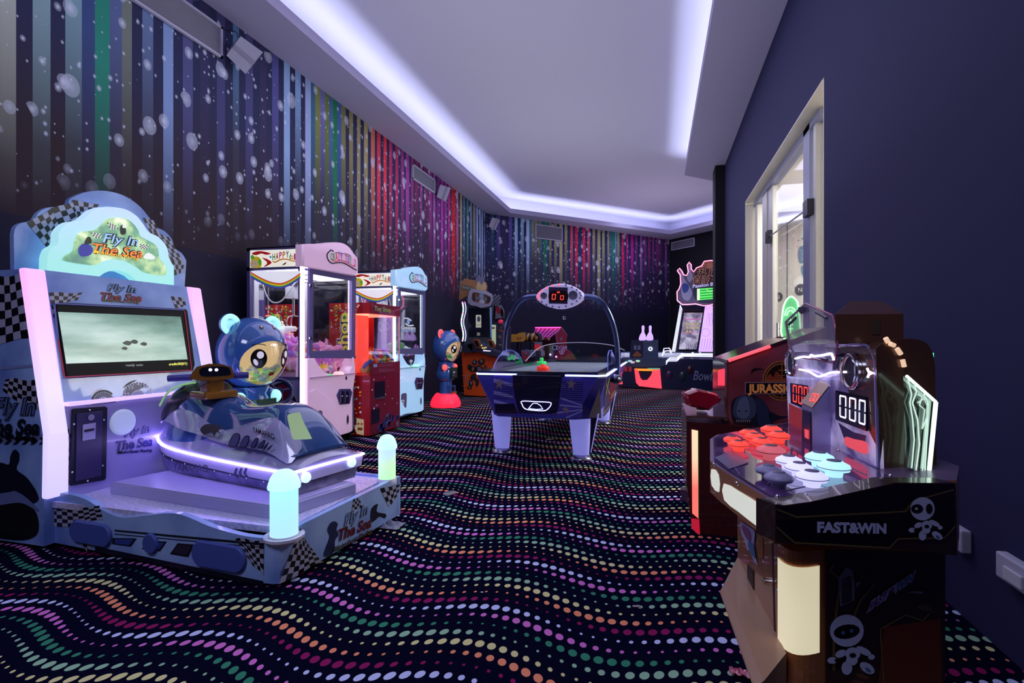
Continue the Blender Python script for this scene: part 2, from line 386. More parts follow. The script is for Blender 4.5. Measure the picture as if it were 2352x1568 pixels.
def wall_sheet(name, vs, fs, cs, m, back):
    me = bpy.data.meshes.new(name); nb = len(vs)
    vs = vs+back; fs = fs+[(nb, nb+1, nb+2, nb+3), (nb+4, nb+7, nb+6, nb+5), (nb, nb+4, nb+5, nb+1), (nb+1, nb+5, nb+6, nb+2), (nb+2, nb+6, nb+7, nb+3), (nb+3, nb+7, nb+4, nb)]
    me.from_pydata([tuple(v) for v in vs], [], fs); me.materials.append(m); me.materials.append(m_black)
    for p in list(me.polygons)[-6:]: p.material_index = 1
    ca = me.color_attributes.new('print', 'FLOAT_COLOR', 'CORNER')
    for i, c in enumerate(cs): ca.data[i].color = (*c, 1)
    me.update(); o = bpy.data.objects.new(name, me); COL.objects.link(o); return struct(o)
def quadbox(a, b, n, z0, z1):
    """8 corners of a wall slab from a to b (2D), thickness vector n"""
    a = V(a[0], a[1], 0); b = V(b[0], b[1], 0); n = V(n[0], n[1], 0)
    e = n.normalized()*0.004
    return [a+e+V(0,0,z0), b+e+V(0,0,z0), b+e+V(0,0,z1), a+e+V(0,0,z1), a+n+V(0,0,z0), b+n+V(0,0,z0), b+n+V(0,0,z1), a+n+V(0,0,z1)]
CL = (XL, 11.84); CB = (0.341, 16.379); BD = Vector((CB[0]-CL[0], CB[1]-CL[1], 0)); BL = BD.length; BD.normalize()
BN = Vector((BD.y, -BD.x, 0))      # into the room
def s_left(px): return onX(px, 700, XL).y if px > -200 else YB
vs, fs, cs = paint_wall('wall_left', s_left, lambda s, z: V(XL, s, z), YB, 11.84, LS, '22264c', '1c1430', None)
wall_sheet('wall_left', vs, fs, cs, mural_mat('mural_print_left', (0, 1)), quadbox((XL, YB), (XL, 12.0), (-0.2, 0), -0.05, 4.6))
back_pl = Pl((CL[0], CL[1], 0), BN)
def s_back(px): p = back_pl.p(px, 600); return (p-V(CL[0], CL[1], p.z)).dot(BD)
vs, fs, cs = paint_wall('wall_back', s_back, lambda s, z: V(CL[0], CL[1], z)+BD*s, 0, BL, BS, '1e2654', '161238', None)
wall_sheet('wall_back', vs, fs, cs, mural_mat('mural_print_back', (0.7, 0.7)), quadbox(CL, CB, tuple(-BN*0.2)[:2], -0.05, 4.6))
# black wall on the right of the back corner
BW = Vector((1, -0.955, 0)).normalized(); e = V(CB[0], CB[1], 0)+BW*6.5
nn = Vector((BW.y, -BW.x, 0)); nn = nn if nn.y > 0 else -nn
vs8 = quadbox((CB[0], CB[1]), (e.x, e.y), (nn.x*.2, nn.y*.2), -0.05, 4.6)
struct(MB().add(vs8, [(0,1,2,3),(4,7,6,5),(0,4,5,1),(1,5,6,2),(2,6,7,3),(3,7,4,0)]).build('wall_far', m_black))
# right wall with the doorway, end pier
DY0, DY1, DZ = 4.11, 7.51, 2.9
mb = MB(); T = 0.14
mb.box((XR, YB, -.05), (XR+T, DY0, 4.6)); mb.box((XR, DY1, -.05), (XR+T, 9.7, 4.6)); mb.box((XR, DY0, DZ), (XR+T, DY1, 4.6))
struct(mb.build('wall_right', m_navy))
struct(MB().box((0.968, 9.675, -.05), (1.6, 10.1, 4.6)).build('trim_1', m_black))
struct(MB().box((1.6, 9.9, -.05), (5.2, 10.1, 4.6)).build('wall_side', m_black))
# rendered white linings of the doorway
m_white = mat('white_trim_paint', 'd9d4c4', 0.5)
mb = MB(); mb.box((XR-.002, DY0-.001, 0), (XR+T+.02, DY0+.012, DZ)); mb.box((XR-.002, DY1-.012, 0), (XR+T+.02, DY1+.001, DZ)); mb.box((XR-.002, DY0, DZ-.012), (XR+T+.02, DY1, DZ+.001))
struct(mb.build('trim_2', m_white))
# ceiling: soffit with cove
LZ = HC+0.11; TOPZ = 4.55
lip = [V(-3.375, YB-.2, HC), V(-3.365, 11.94, HC), V(0.35, 15.51, HC), V(3.3, 12.69, HC), V(0.478, 10.09, HC), V(0.515, YB-.2, HC)]
outer = [V(-4.1, YB-.2, HC), V(-4.1, 12.0, HC), V(0.36, 16.7, HC), V(5.2, 12.2, HC), V(5.2, 9.9, HC), V(5.2, YB-.2, HC)]
outer[5] = V(1.3, YB-.2, HC); outer[4] = V(1.3, 9.9, HC); outer[3] = V(5.2, 12.0, HC)
mb = MB(); n = 6
for i in range(5): mb.add([outer[i], outer[i+1], lip[i+1], lip[i]], [(0, 1, 2, 3)])
mb.add([V(1.3, 9.9, HC), V(5.2, 9.9, HC), V(5.2, 12.0, HC), lip[3], lip[4]], [(0, 1, 2, 3, 4)]) if False else mb.face([V(0.6, 9.9, HC+.0005), V(5.2, 9.9, HC+.0005), V(5.2, 12.0, HC+.0005), lip[3]+V(0, 0, .0005), lip[4]+V(0, 0, .0005)])
for i in range(5):
    a, b = lip[i], lip[i+1]; d = (b-a).normalized(); nrm = V(d.y, -d.x, 0)
    mb.add([a, b, b+V(0, 0, .11), a+V(0, 0, .11)], [(0, 1, 2, 3)])
    mb.add([a+V(0, 0, .11), b+V(0, 0, .11), b+V(0, 0, .11)-nrm*.03, a+V(0, 0, .11)-nrm*.03, b+V(0, 0, .02)-nrm*.03, a+V(0, 0, .02)-nrm*.03], [(0, 1, 2, 3), (3, 2, 4, 5)])
so = mb.build('trim_3', m_soffit, fixn=False); struct(so)
# recessed upper ceiling (one slab over everything)
struct(MB().box((-4.3, YB, TOPZ), (5.2, 17.2, TOPZ+.1)).build('ceiling', m_ceil))
# LED strips lying in the cove
m_led = mat('cove_led', (0, 0, 0), 0.5, emit=(0.72, 0.78, 1.0), es=28)
t = thing('cove_light', (-1.4, 8, HC+.03), 'long white LED strip hidden in the ceiling cove', 'light')
for i in (0, 1, 2, 3, 4):
    a, b = lip[i], lip[i+1]; d = (b-a).normalized(); nrm = V(d.y, -d.x, 0)
    MB().add([a+V(0, 0, .05)-nrm*.075, b+V(0, 0, .05)-nrm*.075, b+V(0, 0, .05)-nrm*.10, a+V(0, 0, .05)-nrm*.10], [(0, 1, 2, 3)]).build('led_strip', m_led, t)

# white back of the cove above the soffit
mb = MB()
mb.box((XL+.001, YB, HC+.02), (XL+.03, 11.9, TOPZ)); mb.prism([V(CL[0], CL[1], HC+.02)+BN*.01, V(CL[0], CL[1], TOPZ)+BN*.01, V(CB[0], CB[1], TOPZ)+BN*.01, V(CB[0], CB[1], HC+.02)+BN*.01], BN*.03)
a = V(CB[0], CB[1], HC+.02)-nn*.01; b = e+V(0, 0, HC+.02)-nn*.01; mb.prism([a, b, b+V(0, 0, .43), a+V(0, 0, .43)], -nn*.03)
mb.box((1.05, YB, HC+.02), (XR-.002, 9.9, TOPZ)); mb.box((1.05, 9.85, HC+.02), (5.2, 9.9, TOPZ))
struct(mb.build('trim_4', m_ceil))
# ------------------------------------------------------------------ bright corridor behind the doorway
m_cwall = mat('corridor_paint', 'e4e0d6', 0.7)
P0 = V(1.95, 8.95, 0); D45 = V(1, -0.955, 0).normalized(); N45 = V(D45.y, -D45.x, 0); N45 = -N45 if N45.y > 0 else N45
cw = Pl(P0, N45)
a = P0-D45*0.86; b = P0+D45*3.6
struct(MB().prism([a+V(0, 0, 0), b+V(0, 0, 0), b+V(0, 0, 3.0), a+V(0, 0, 3.0)], -N45*.1).build('wall_corridor', m_cwall))
struct(MB().box((XR+T+.03, 2.9, 3.0), (4.6, 9.8, 3.05)).build('trim_5', m_cwall))
mb = MB(); mb.box((4.6, 2.9, 0), (4.7, 6.4, 3.0)); mb.box((XR+T+.03, 2.8, 0), (4.7, 2.9, 3.0)); struct(mb.build('wall_corridor_side', m_cwall))
a2, b2 = cw.p(1765, 504, .01), cw.p(1900, 486, .01)
tag(MB().prism([V(a.x, a.y, 2.9)+N45*.02, V(b.x, b.y, 2.9)+N45*.02, V(b.x, b.y, 2.96)+N45*.05, V(a.x, a.y, 2.96)+N45*.05], V(0, 0, .02)).build('led_strip', glow('corridor_led', 'dfe0ff', 2.2)), 'lit LED line running along the top of the white corridor wall', 'light')
# printed marks on the corridor wall
g = mat('grey_print', '55555c', 0.6); bl = mat('splash_print', '7890a8', 0.6); pk = mat('pink_print', 'b0486a', 0.6); wh = mat('white_print', 'f4f4f2', 0.6)
lab = {0: 'round grey logo disc on the corridor wall, left of the wall seam', 1: 'round grey logo disc on the corridor wall, right of the wall seam'}
for k, (x, y, r) in enumerate(((1787, 682, 11), (1838, 665, 13))):
    c = cw.p(x, y, .006); rr_ = (cw.p(x, y-r, .006)-c).length
    mb = MB(); mb.use(g).cyl(c-cw.n*.005, cw.n, rr_, .006, 24)
    text_mb(mb, 'N', c+cw.n*.004-cw.r*rr_*.42-cw.u*rr_*.4, cw.r, cw.u, rr_*.8, wh); tag(mb.build('wall_logo'), lab[k], 'logo')
def blob(mb, pl, pts, m, off=.004, n=5): mb.use(m); return mb.face([pl.p(x, y, off) for x, y in [(v.x, v.y) for v in spline([(a_, b_, 0) for a_, b_ in pts], n)]])
gt = thing('wall_graphic', cw.p(1845, 600, .002), 'blue and pink paint splash graphic printed on the corridor wall', 'wall graphic')
for pts in ([(1832, 580), (1836, 568), (1848, 560), (1856, 540), (1858, 570), (1860, 600), (1850, 602), (1838, 605), (1833, 595)], [(1840, 612), (1852, 606), (1858, 612), (1857, 636), (1848, 640), (1840, 625)]):
    blob(MB(), cw, pts, bl).build('splash', bl, gt, fixn=False)
blob(MB(), cw, [(1822, 655), (1826, 642), (1838, 634), (1846, 642), (1856, 646), (1856, 656), (1842, 652), (1830, 660)], wh).build('splash', wh, gt, label='white splash', fixn=False)
for x, y, r in ((1834, 552, 2), (1843, 548, 2.5), (1846, 544, 1.5), (1841, 571, 2), (1832, 566, 1.5), (1852, 549, 2)): blob(MB(), cw, [(x+r*math.cos(t_), y+r*math.sin(t_)) for t_ in [k*PI/3 for k in range(6)]], bl, n=3).build('droplet', bl, gt, fixn=False)
for x, y, r in ((1846, 446, 2.4), (1850, 490, 3), (1852, 505, 3.4), (1853, 510, 3), (1854, 536, 3.5)): blob(MB(), cw, [(x+r*math.cos(t_), y+1.4*r*math.sin(t_)) for t_ in [k*PI/3 for k in range(6)]], pk, n=3).build('droplet', pk, gt, fixn=False)
sm = MB(); sm.prism([cw.p(1807.5, 505, .002), cw.p(1809, 505, .002), cw.p(1809, 700, .002), cw.p(1807.5, 700, .002)], cw.n*.003); struct(sm.build('trim_6', g))
# aluminium door frame set in the wall
XF = 1.25
def fy_(x): return onX(x, 600, XF).y
m_al = mat('white_aluminium', 'd2cfc6', 0.35); m_al2 = mat('grey_aluminium', '8b8fae', 0.35)
mb = MB(); ZT = 2.84
mb.use(m_al)
for a_, b_ in ((1737, 1743), (1755, 1765), (1874, 1880)): mb.box((XF-.02, fy_(b_), 0), (XF+.06, fy_(a_), ZT))
mb.use(m_al).box((XF-.005, fy_(1775), 0), (XF+.05, fy_(1765), ZT))
mb.use(m_al2).box((XF-.035, fy_(1870), 0), (XF+.06, fy_(1855), ZT+.03)).box((XF-.035, fy_(1893), ZT-.03), (XF+.06, fy_(1737), ZT+.03))
mb.use(m_al).box((XF-.02, DY0+.0, 0), (XF+.06, DY0+.08, ZT))
door = struct(mb.build('door_1', bevel=.004))
m_gl = glass('door_glass', (0.97, 0.98, 1.0), .12)
def sub(mbx, name, m, par, **k): return mbx.build(name, m, par, **k)
mb = MB(); 
for a_, b_ in ((1743, 1755), (1775, 1855), (1880, 1892)): mb.box((XF+.015, fy_(b_), 0.02), (XF+.021, fy_(a_), ZT-.03))
mb.build('glass_pane', m_gl, door)
ch = mat('chrome', (0.8, 0.8, 0.85), 0.12, 1.0); dk = mat('dark_metal', '2a2c38', 0.4, 0.6)
mb = MB(); mb.use(dk)
b1 = onX(1765, 545, XF-.04); b2 = onX(1855, 480, XF-.05)
for b_ in (b1, b2): mb.box(b_+V(-.02, -.07, -.06), b_+V(.03, .07, .07))
mb.use(mat('steel', (0.45, 0.45, 0.5), 0.3, 1.0)).tube([b1, b2], .008); mb.build('stay_arm', None, door, label='black stay arm across the top of the opening')
for x in (1786, 1797):
    p = onX(x, 745, XF-.07); mb = MB(); mb.tube([V(p.x, p.y, .75), V(p.x, p.y, 1.24)], .012); mb.tube([V(p.x, p.y, 1.18), V(XF+.01, p.y, 1.18)], .007); mb.tube([V(p.x, p.y, .85), V(XF+.01, p.y, .85)], .007); mb.build('pull_handle', ch, door)
# ------------------------------------------------------------------ air vents
m_vent = mat('vent_white', 'b9b6cc', 0.5)
m_slat = mat('vent_slat', '8d8ba0', 0.5)
def vent(P, o, r, u, n, w, h, ns, label):
    """louvred grille: frame, backing and slats"""
    t = thing('air_vent', o, label, 'vent'); fr = .022
    mb = MB()
    for c, ww, hh in ((u*(h/2-fr/2), w, fr), (-u*(h/2-fr/2), w, fr), (r*(w/2-fr/2), fr, h), (-r*(w/2-fr/2), fr, h)): mb.obox(o+c+n*.012, r, u, n, ww, hh, .026)
    mb.build('frame', m_vent, t)
    MB().obox(o+n*.003, r, u, n, w-fr, h-fr, .004).build('backing', mat('vent_back', '3c3a50', 0.8), t)
    mb = MB()
    for k in range(ns):
        z = -h/2+fr+(h-2*fr)*(k+.5)/ns
        uu = (u+n*.8).normalized(); mb.obox(o+u*z+n*.014, r, uu, r.cross(uu), w-2*fr, (h-2*fr)/ns*.62, .003)
    mb.build('slats', m_slat, t)
Z3 = V(0, 0, 1)
vent(None, V(XL+.004, 3.25, 3.825), V(0, -1, 0), Z3, V(1, 0, 0), 1.42, .29, 16, 'long white louvred air vent high on the mural wall, nearest to the camera')
vent(None, V(XL+.004, 8.335, 3.865), V(0, -1, 0), Z3, V(1, 0, 0), .91, .25, 14, 'white louvred air vent between magenta stripes high on the left wall')
q = back_pl; a = q.p(1229, 534, .004); b = q.p(1291, 537, .004); w = (b-a).length; c = (a+b)/2; c.z = (q.p(1260, 520.5).z+q.p(1260, 549).z)/2
vent(None, c, -q.r if q.r.dot(b-a) < 0 else q.r, Z3, q.n, w, .36, 14, 'white louvred air vent on the striped back wall above the scoreboard')
q = Pl((CB[0], CB[1], 0), nn); a = q.p(1543, 566, .004); b = q.p(1596, 556, .004); w = (b-a).length; c = (a+b)/2; c.z = (q.p(1543, 557).z+q.p(1543, 575).z)/2
vent(None, c, q.r, Z3, q.n, w, .25, 12, 'slim white air vent on the black wall above the bowling game')
far_pl = q
# ------------------------------------------------------------------ wall speakers
m_spk = mat('speaker_white', 'a3a1b8', 0.5); m_grl = mat('speaker_grille', '8a889e', 0.6)
def speaker(c, n, quad, ridge, label, depth, wall):
    pl = Pl(c, n); t = thing('wall_speaker', c, label, 'speaker')
    pts = [pl.p(*p) for p in quad]; cc = sum(pts, Vector())/4
    back = [cc+(p-cc)*.72-pl.n*depth for p in pts]
    mb = MB(); mb.loft([[p for p in back], [p for p in pts]], smooth=False); mb.build('cabinet', m_spk, t, bevel=.006)
    a_, b_, c_, d_ = pts; f = lambda s_: (a_.lerp(d_, s_), b_.lerp(c_, s_))
    x0, x1 = f(ridge[0]), f(ridge[1]); off = pl.n*.006
    MB().prism([x0[0]+off*.2, x0[1]+off*.2, x1[1]+off*.2, x1[0]+off*.2], off).build('grille', m_grl, t)
    mb = MB(); mb.tube([cc-pl.n*depth, wall], .014); mb.cyl(wall, V(1, 0, 0) if wall.x < -3.8 else pl.n, .035, .01); mb.tube(spline([cc-pl.n*depth*.9, cc-pl.n*depth+V(0, -.03, .16), V(wall.x+.01, wall.y-.12, wall.z+.12), V(wall.x+.01, wall.y-.22, wall.z+.10)], 4, False), .004); mb.build('bracket', dk, t)
speaker(V(-3.68, 4.12, 3.80), V(.9, -.45, -.6), [(520, 127), (564, 170), (604, 120), (553, 83)], (.42, .58), 'white angled wall speaker beside the long vent, nearest to the camera', .13, V(XL, 4.16, 3.87))
speaker(V(-3.70, 8.9, 3.72), V(.5, -.8, -.4), [(1011, 424), (1003, 452), (1024, 463), (1035.5, 431)], (.55, .75), 'white wall speaker to the right of the vent on magenta stripes', .13, V(XL, 9.0, 3.74))
speaker(V(-3.72, 11.6, 3.83), V(.5, -.8, -.3), [(1131, 499), (1122, 520), (1138, 529), (1148, 504)], (.6, .8), 'white wall speaker near the corner of the two mural walls', .12, V(XL, 11.7, 3.86))
# ------------------------------------------------------------------ thermostat
pp = back_pl.p(1295, 730, .0)
t = thing('thermostat', pp, 'small white square thermostat on the dark wall below the scoreboard', 'thermostat')
r_ = BD; MB().obox(pp+BN*.012, r_, Z3, BN, .09, .09, .024).build('housing', mat('thermostat_white', 'c8c6dc', 0.5), t, bevel=.006)
MB().obox(pp+BN*.026+r_*.005+Z3*.01, r_, Z3, BN, .045, .04, .004).build('display', mat('dark_display', '20243c', 0.3), t)
# ------------------------------------------------------------------ socket boxes on the right wall and litter
m_sock = mat('socket_white', 'c0bcd8', 0.45)
def sock(x, y, w, h, label):
    p = onX(x, y, XR); t = thing('socket_box', p, label, 'socket')
    MB().box(p+V(-.035, -w/2, -h/2), p+V(-.001, w/2, h/2)).build('housing', m_sock, t, bevel=.006)
    MB().box(p+V(-.042, -w/2+.02, -h/2+.012), p+V(-.035, w/2-.05, h/2-.03)).build('cover', mat('socket_cover', 'd6d4e6', 0.4), t, bevel=.003)
sock(2218, 1237, .09, .085, 'white socket box on the right wall just behind the orange tapping game')
sock(2352, 1318, .16, .085, 'white double socket box low on the right wall at the frame edge')
# ------------------------------------------------------------------ motorboat racing ride
def sp(pts, n=5): return [(v.x, v.y) for v in spline([(a_, b_, 0) for a_, b_ in pts], n)]
def spo(pts, n=5): return [(v.x, v.y) for v in spline([(a_, b_, 0) for a_, b_ in pts], n, False)]
def onpl(pl, pts, off=0.0): return [pl.p(x, y, off) for x, y in pts]
def quadf(pl, q, off=.002):
    """bilinear map of a photo quad (tl, tr, br, bl) on surface pl"""
    P = [pl.p(x, y, off) for x, y in q]
    return lambda u, v: (P[0]*(1-u)+P[1]*u)*(1-v)+(P[3]*(1-u)+P[2]*u)*v
def flag(mb, pl, q, nu, nv, wave=.0, off=.002, ma=None, mk=None, clip=None):
    f = quadf(pl, q, off); A = wave
    def g(u, v): return f(u, v)+pl.u*(A*math.sin(u*7+v*2))
    mb.checker(g, nu, nv, ma or flagW, mk or flagK)
flagW = mat('flag_white', 'a9abc6', 0.35); flagK = mat('flag_black', '0b0b16', 0.35)
m_art = noisy('sky_sea_print', rgb('5068a8', 1.6), rgb('86a0cc', 1.6), 2.4, 0.35, 5, coat=.3)
m_lav = mat('lavender_panel', 'a8a4d6', 0.35, coat=.3)
m_dkp = mat('dark_print', '14152a', 0.4); m_blu = mat('blue_print', '35459a', 0.35)
m_wp = mat('white_plastic', 'd8d6ea', 0.3)
A0 = V(-3.06, 1.955, 0); B0 = V(-1.54, 1.857, 0); C0 = V(-1.48, 2.83, 0)
NS = Pl(A0, (B0-A0).cross(Z3)); RS = Pl(B0, (C0-B0).cross(Z3))
CS = Pl((-3.0, 1.90, 0), (0, -1, 0))                        # near side of the cabinet
FP = pl3((-3.11, 1.9, 1.42), (-2.945, 1.9, .587), (-3.11, 2.9, 1.42))
LP = Pl((-2.972, 2, 0), (1, 0, 0))
G = thing('motorboat_racing_game', V(-2.8, 2.4, 0), 'large blue and white motorboat racing ride with screen, jet ski and lit cloud sign', 'arcade machine')
# platform: near panel with a wavy top, right panel, deck
wave_ = [(109, 1131), (153, 1134), (196, 1146), (233, 1169), (266, 1185), (294, 1188), (337, 1183), (392, 1178), (429, 1186), (480, 1208), (520, 1220), (560, 1230), (600, 1235)]
top = [NS.p(x, y) for x, y in [(v.x, v.y) for v in spline([(a_, b_, 0) for a_, b_ in wave_], 4, False)]]
cz = top[-1].z
e1 = B0.lerp(A0, .06); e1.z = 0; bc = V(e1.x, e1.y, cz)
mb = MB(); mb.use(m_art)
poly = [V(A0.x, A0.y, .02)]+[V(e1.x, e1.y, .02)]+[bc]+top[::-1]
mb.prism(poly, NS.n*-.03)
# rounded corner and right panel
rt0 = RS.p(690, 1206).z; rt1 = RS.p(915, 1095).z
cor = [e1, B0.lerp(A0, .02)+V(-.0, .006, 0), B0+V(-.006, .02, 0), B0.lerp(C0, .06)]
lo = [V(p.x, p.y, .02) for p in cor]; zt = (cz+.02+rt0)/2
mb.add(lo+[V(p.x, p.y, cz if i < 2 else rt0) for i, p in enumerate(cor)], [(i, i+1, i+5, i+4) for i in range(3)])
mb.prism([V(cor[3].x, cor[3].y, .02), V(C0.x, C0.y, .02), V(C0.x, C0.y, rt1), V(cor[3].x, cor[3].y, rt0)], RS.n*-.03)
mb.prism([V(C0.x, C0.y, .02), V(A0.x, C0.y+.09, .02), V(A0.x, C0.y+.09, rt1), V(C0.x, C0.y, rt1)], V(0, -.03, 0))
def para(mb, pl, pts, m, off=.002): mb.use(m); mb.face(onpl(pl, pts, off))
# prints on the near panel
flag(mb, NS, [(118, 1160), (228, 1163), (236, 1195), (118, 1212)], 9, 6, .008)
flag(mb, NS, [(172, 1240), (214, 1243), (204, 1272), (192, 1256)], 3, 3)
flag(mb, NS, [(540, 1237), (606, 1240), (605, 1322), (566, 1280)], 6, 7, .006)
para(mb, NS, [(262, 1216), (606, 1247), (606, 1253), (264, 1220)], m_dkp); para(mb, NS, [(262, 1225), (606, 1256), (606, 1258), (262, 1227)], m_dkp)
para(mb, NS, [(218, 1254), (604, 1334), (604, 1346), (218, 1266)], m_dkp)
for q_, c_ in (([(259, 1235), (314, 1236), (300, 1255), (257, 1249)], m_blu), ([(345, 1242), (383, 1243), (367, 1266), (325, 1260)], m_blu), ([(408, 1247), (446, 1250), (432, 1279), (390, 1272)], m_dkp)):
    para(mb, NS, q_, m_dkp); cx0 = sum(p[0] for p in q_)/4; cy0 = sum(p[1] for p in q_)/4
    para(mb, NS, [((p[0]-cx0)*.78+cx0, (p[1]-cy0)*.72+cy0) for p in q_], c_ if c_ is m_blu else mat('plum_print', '2c2140', .4), .004)
# prints on the right panel
flag(mb, RS, [(690, 1212), (708, 1250), (738, 1290), (640, 1343)], 7, 8, .004)
flag(mb, RS, [(873, 1122), (918, 1112), (916, 1135), (893, 1165)], 5, 4, .003)
flag(mb, RS, [(812, 1146), (826, 1143), (832, 1165), (808, 1172)], 4, 4)
sil = mat('silhouette_print', '1c2450', .4)
para(mb, RS, sp([(752, 1216), (760, 1200), (770, 1197), (776, 1204), (773, 1216), (778, 1228), (770, 1240), (768, 1262), (758, 1277), (744, 1276), (748, 1258), (757, 1232)]), sil, .002)
para(mb, RS, sp([(852, 1172), (860, 1160), (868, 1158), (866, 1175), (886, 1180), (884, 1190), (872, 1186), (860, 1196), (852, 1198)]), flagK, .002)
m_tl = mat('title_blue', '7f9fd6', .35); m_tr = mat('title_red', '7a1a30', .35); m_ty = mat('title_tan', '6e5a4a', .35); m_to = mat('title_outline', 'c9cbe0', .35)
def title(mb, pl, a1, b1, h1, a2, b2, h2, a3, b3, h3, off=.003, glowing=False, sl=0, mats=None):
    M = mats or (m_tl, m_tr, m_ty, m_to, flagK)
    for a_, b_, h_, tx, mm in ((a1, b1, h1, 'Fly In', M[0]), (a2, b2, h2, 'The Sea', M[1]), (a3, b3, h3, 'Motorboat Racing', M[2])):
        if tx[0] != 'M': text_px(mb, pl, tx, a_, b_, h_, M[3], off, .25, .065, sl)
        text_px(mb, pl, tx, a_, b_, h_, M[4], off+.0015, .25, .04 if tx[0] != 'M' else .045, sl)
        text_px(mb, pl, tx, a_, b_, h_, mm, off+.003, .25, .005, sl)
title(mb, RS, (792, 1208), (846, 1178), 26, (778, 1242), (853, 1209), 26, (766, 1268), (856, 1221), 11, sl=0)
mb.build('platform', None, G, fixn=False)
# the foot wells punched through the near panel
for (x0, y0, x1, y1) in ((165, 1195, 258, 1252), (333, 1221, 366, 1272), (444, 1242, 566, 1310)):
    c = NS.p((x0+x1)/2, (y0+y1)/2); w = (NS.p(x1, (y0+y1)/2)-NS.p(x0, (y0+y1)/2)).length/2; h = (NS.p((x0+x1)/2, y1)-NS.p((x0+x1)/2, y0)).length*.46
    rad_ = min(w, h); dxx = w-rad_; dz = h-rad_; loops = []
    for k_, dd in ((1.0, .004), (.97, .012), (.88, .017)):
        loops.append([c+NS.n*dd+NS.r*((dxx if math.cos(a_) > 0 else -dxx)*1.0+rad_*k_*math.cos(a_))+NS.u*((dz if math.sin(a_) > 0 else -dz)+rad_*k_*math.sin(a_)) for a_ in [2*PI*(i+.5)/24 for i in range(24)]])
    mb = MB(); mb.loft(loops, cap=False); mb.face(loops[-1]); mb.build('bumper_pad', mat('pad_blue', '4a5cae', .55), G)
# steel corner bracket
mb = MB(); mb.use(mat('bracket_blue', '5a66a8', .4)).prism(onpl(NS, [(88, 1133), (118, 1136), (117, 1230), (85, 1225)], .002), NS.n*.004)
mb.use(flagK)
for x, y in ((92, 1144), (110, 1147), (90, 1219), (110, 1222)): mb.cyl(NS.p(x, y, .006), NS.n, .009, .004, 8)
mb.build('bracket', None, G)
# deck with bright checker-plate
m_deck = noisy('checker_plate', rgb('b9b6e6', 1.2), rgb('dcdaf8', 1.2), 60, .35, 2, metal=.3)
DZ_ = .235
mb = MB(); mb.box((A0.x+.08, 1.935, DZ_-.03), (-1.56, 2.86, DZ_)); mb.build('deck', m_deck, G)
mb = MB(); mb.use(m_lav)
pts = [onZ(252.5, 1105, .3), onZ(640, 1162, .3), onZ(818, 1105, .3)]; P3_ = pts[0]+(pts[2]-pts[1]); pts.append(P3_)
mb.prism([V(p.x, p.y, DZ_) for p in pts], V(0, 0, .055)); pts2 = [p+(sum(pts, Vector())/4-p)*.02 for p in pts]
mb.prism([V(p.x, p.y, .285) for p in pts2], V(0, 0, .012)); mb.build('plinth', None, G, bevel=.004)
MB().prism([onZ(270, 1099, .245), onZ(343, 1112, .245), onZ(360, 1090, .245), onZ(330, 1082, .245)], V(0, 0, .004)).build('deck_hatch', m_lav, G)
mb = MB()
for cc in ((-1.62, 2.04), (-1.62, 2.68), (-2.9, 2.7), (-2.9, 2.1)): MB().cyl(V(cc[0], cc[1], 0), Z3, .03, .03, 10).build('foot', dk, G)
# lit bollards
def bollard(c, z0, z1, r, body, lab):
    cap = z1-.075
    o = MB().lathe(V(c[0], c[1], z0), Z3, [(r, .012), (r, cap-z0)], 24).build('bollard', body, G, label=lab)
    mb = MB(); mb.lathe(V(c[0], c[1], cap), Z3, [(r*1.16, -.006), (r*1.18, .004), (r*1.1, .02), (r*.98, .04), (r*.75, .06), (r*.4, .072), (0, .076)], 24); mb.build('dome', glow('dome_glow', 'a9d8ff', 1.15), o)
    mb = MB(); mb.lathe(V(c[0], c[1], z0-.02), Z3, [(r*1.12, 0), (r*1.12, .032), (r, .034)], 24); mb.build('collar', m_wp, o)
def grad_glow(name, c0, c1, z0, z1, es, mid=None):
    """translucent tube lit by colour-changing diodes: colour runs with height"""
    if name in MATS: return MATS[name]
    m = mat(name, 'e8e8f8', .4); x = NX(m); g_ = x.node('ShaderNodeNewGeometry'); z = x.sep(g_.outputs['Position'])[2]
    f = x.node('ShaderNodeMapRange'); x.L.new(z, f.inputs[0]); f.inputs[1].default_value = z0; f.inputs[2].default_value = z1
    col = x.ramp(f.outputs[0], [(0, rgb(c0)), (1, rgb(c1))] if mid is None else [(0, rgb(c0)), (mid[0], rgb(mid[1])), (1, rgb(c1))]); b = m.node_tree.nodes['Principled BSDF']
    x.L.new(col, b.inputs['Emission Color']); b.inputs['Emission Strength'].default_value = es; b.inputs['Base Color'].default_value = (.3, .3, .35, 1); return m
bollard((-1.565, 1.925), .2, .495, .058, grad_glow('bollard_glow_blue', 'a8dcff', 'a4eef4', .2, .42, .95), 'glowing blue-white bollard at the near corner')
bollard((-1.53, 2.76), .235, .505, .05, grad_glow('bollard_glow_green', 'b4f0b0', 'b8dcff', .25, .42, .9, (.55, 'c4ecc4')), 'glowing green-white bollard at the far corner')
mb = MB(); mb.prism([V(-1.565+.085*math.cos(a_), 1.925+.085*math.sin(a_), .198) for a_ in [2*PI*i/20 for i in range(20)]], V(0, 0, .012)); mb.build('bollard_base', m_wp, G)
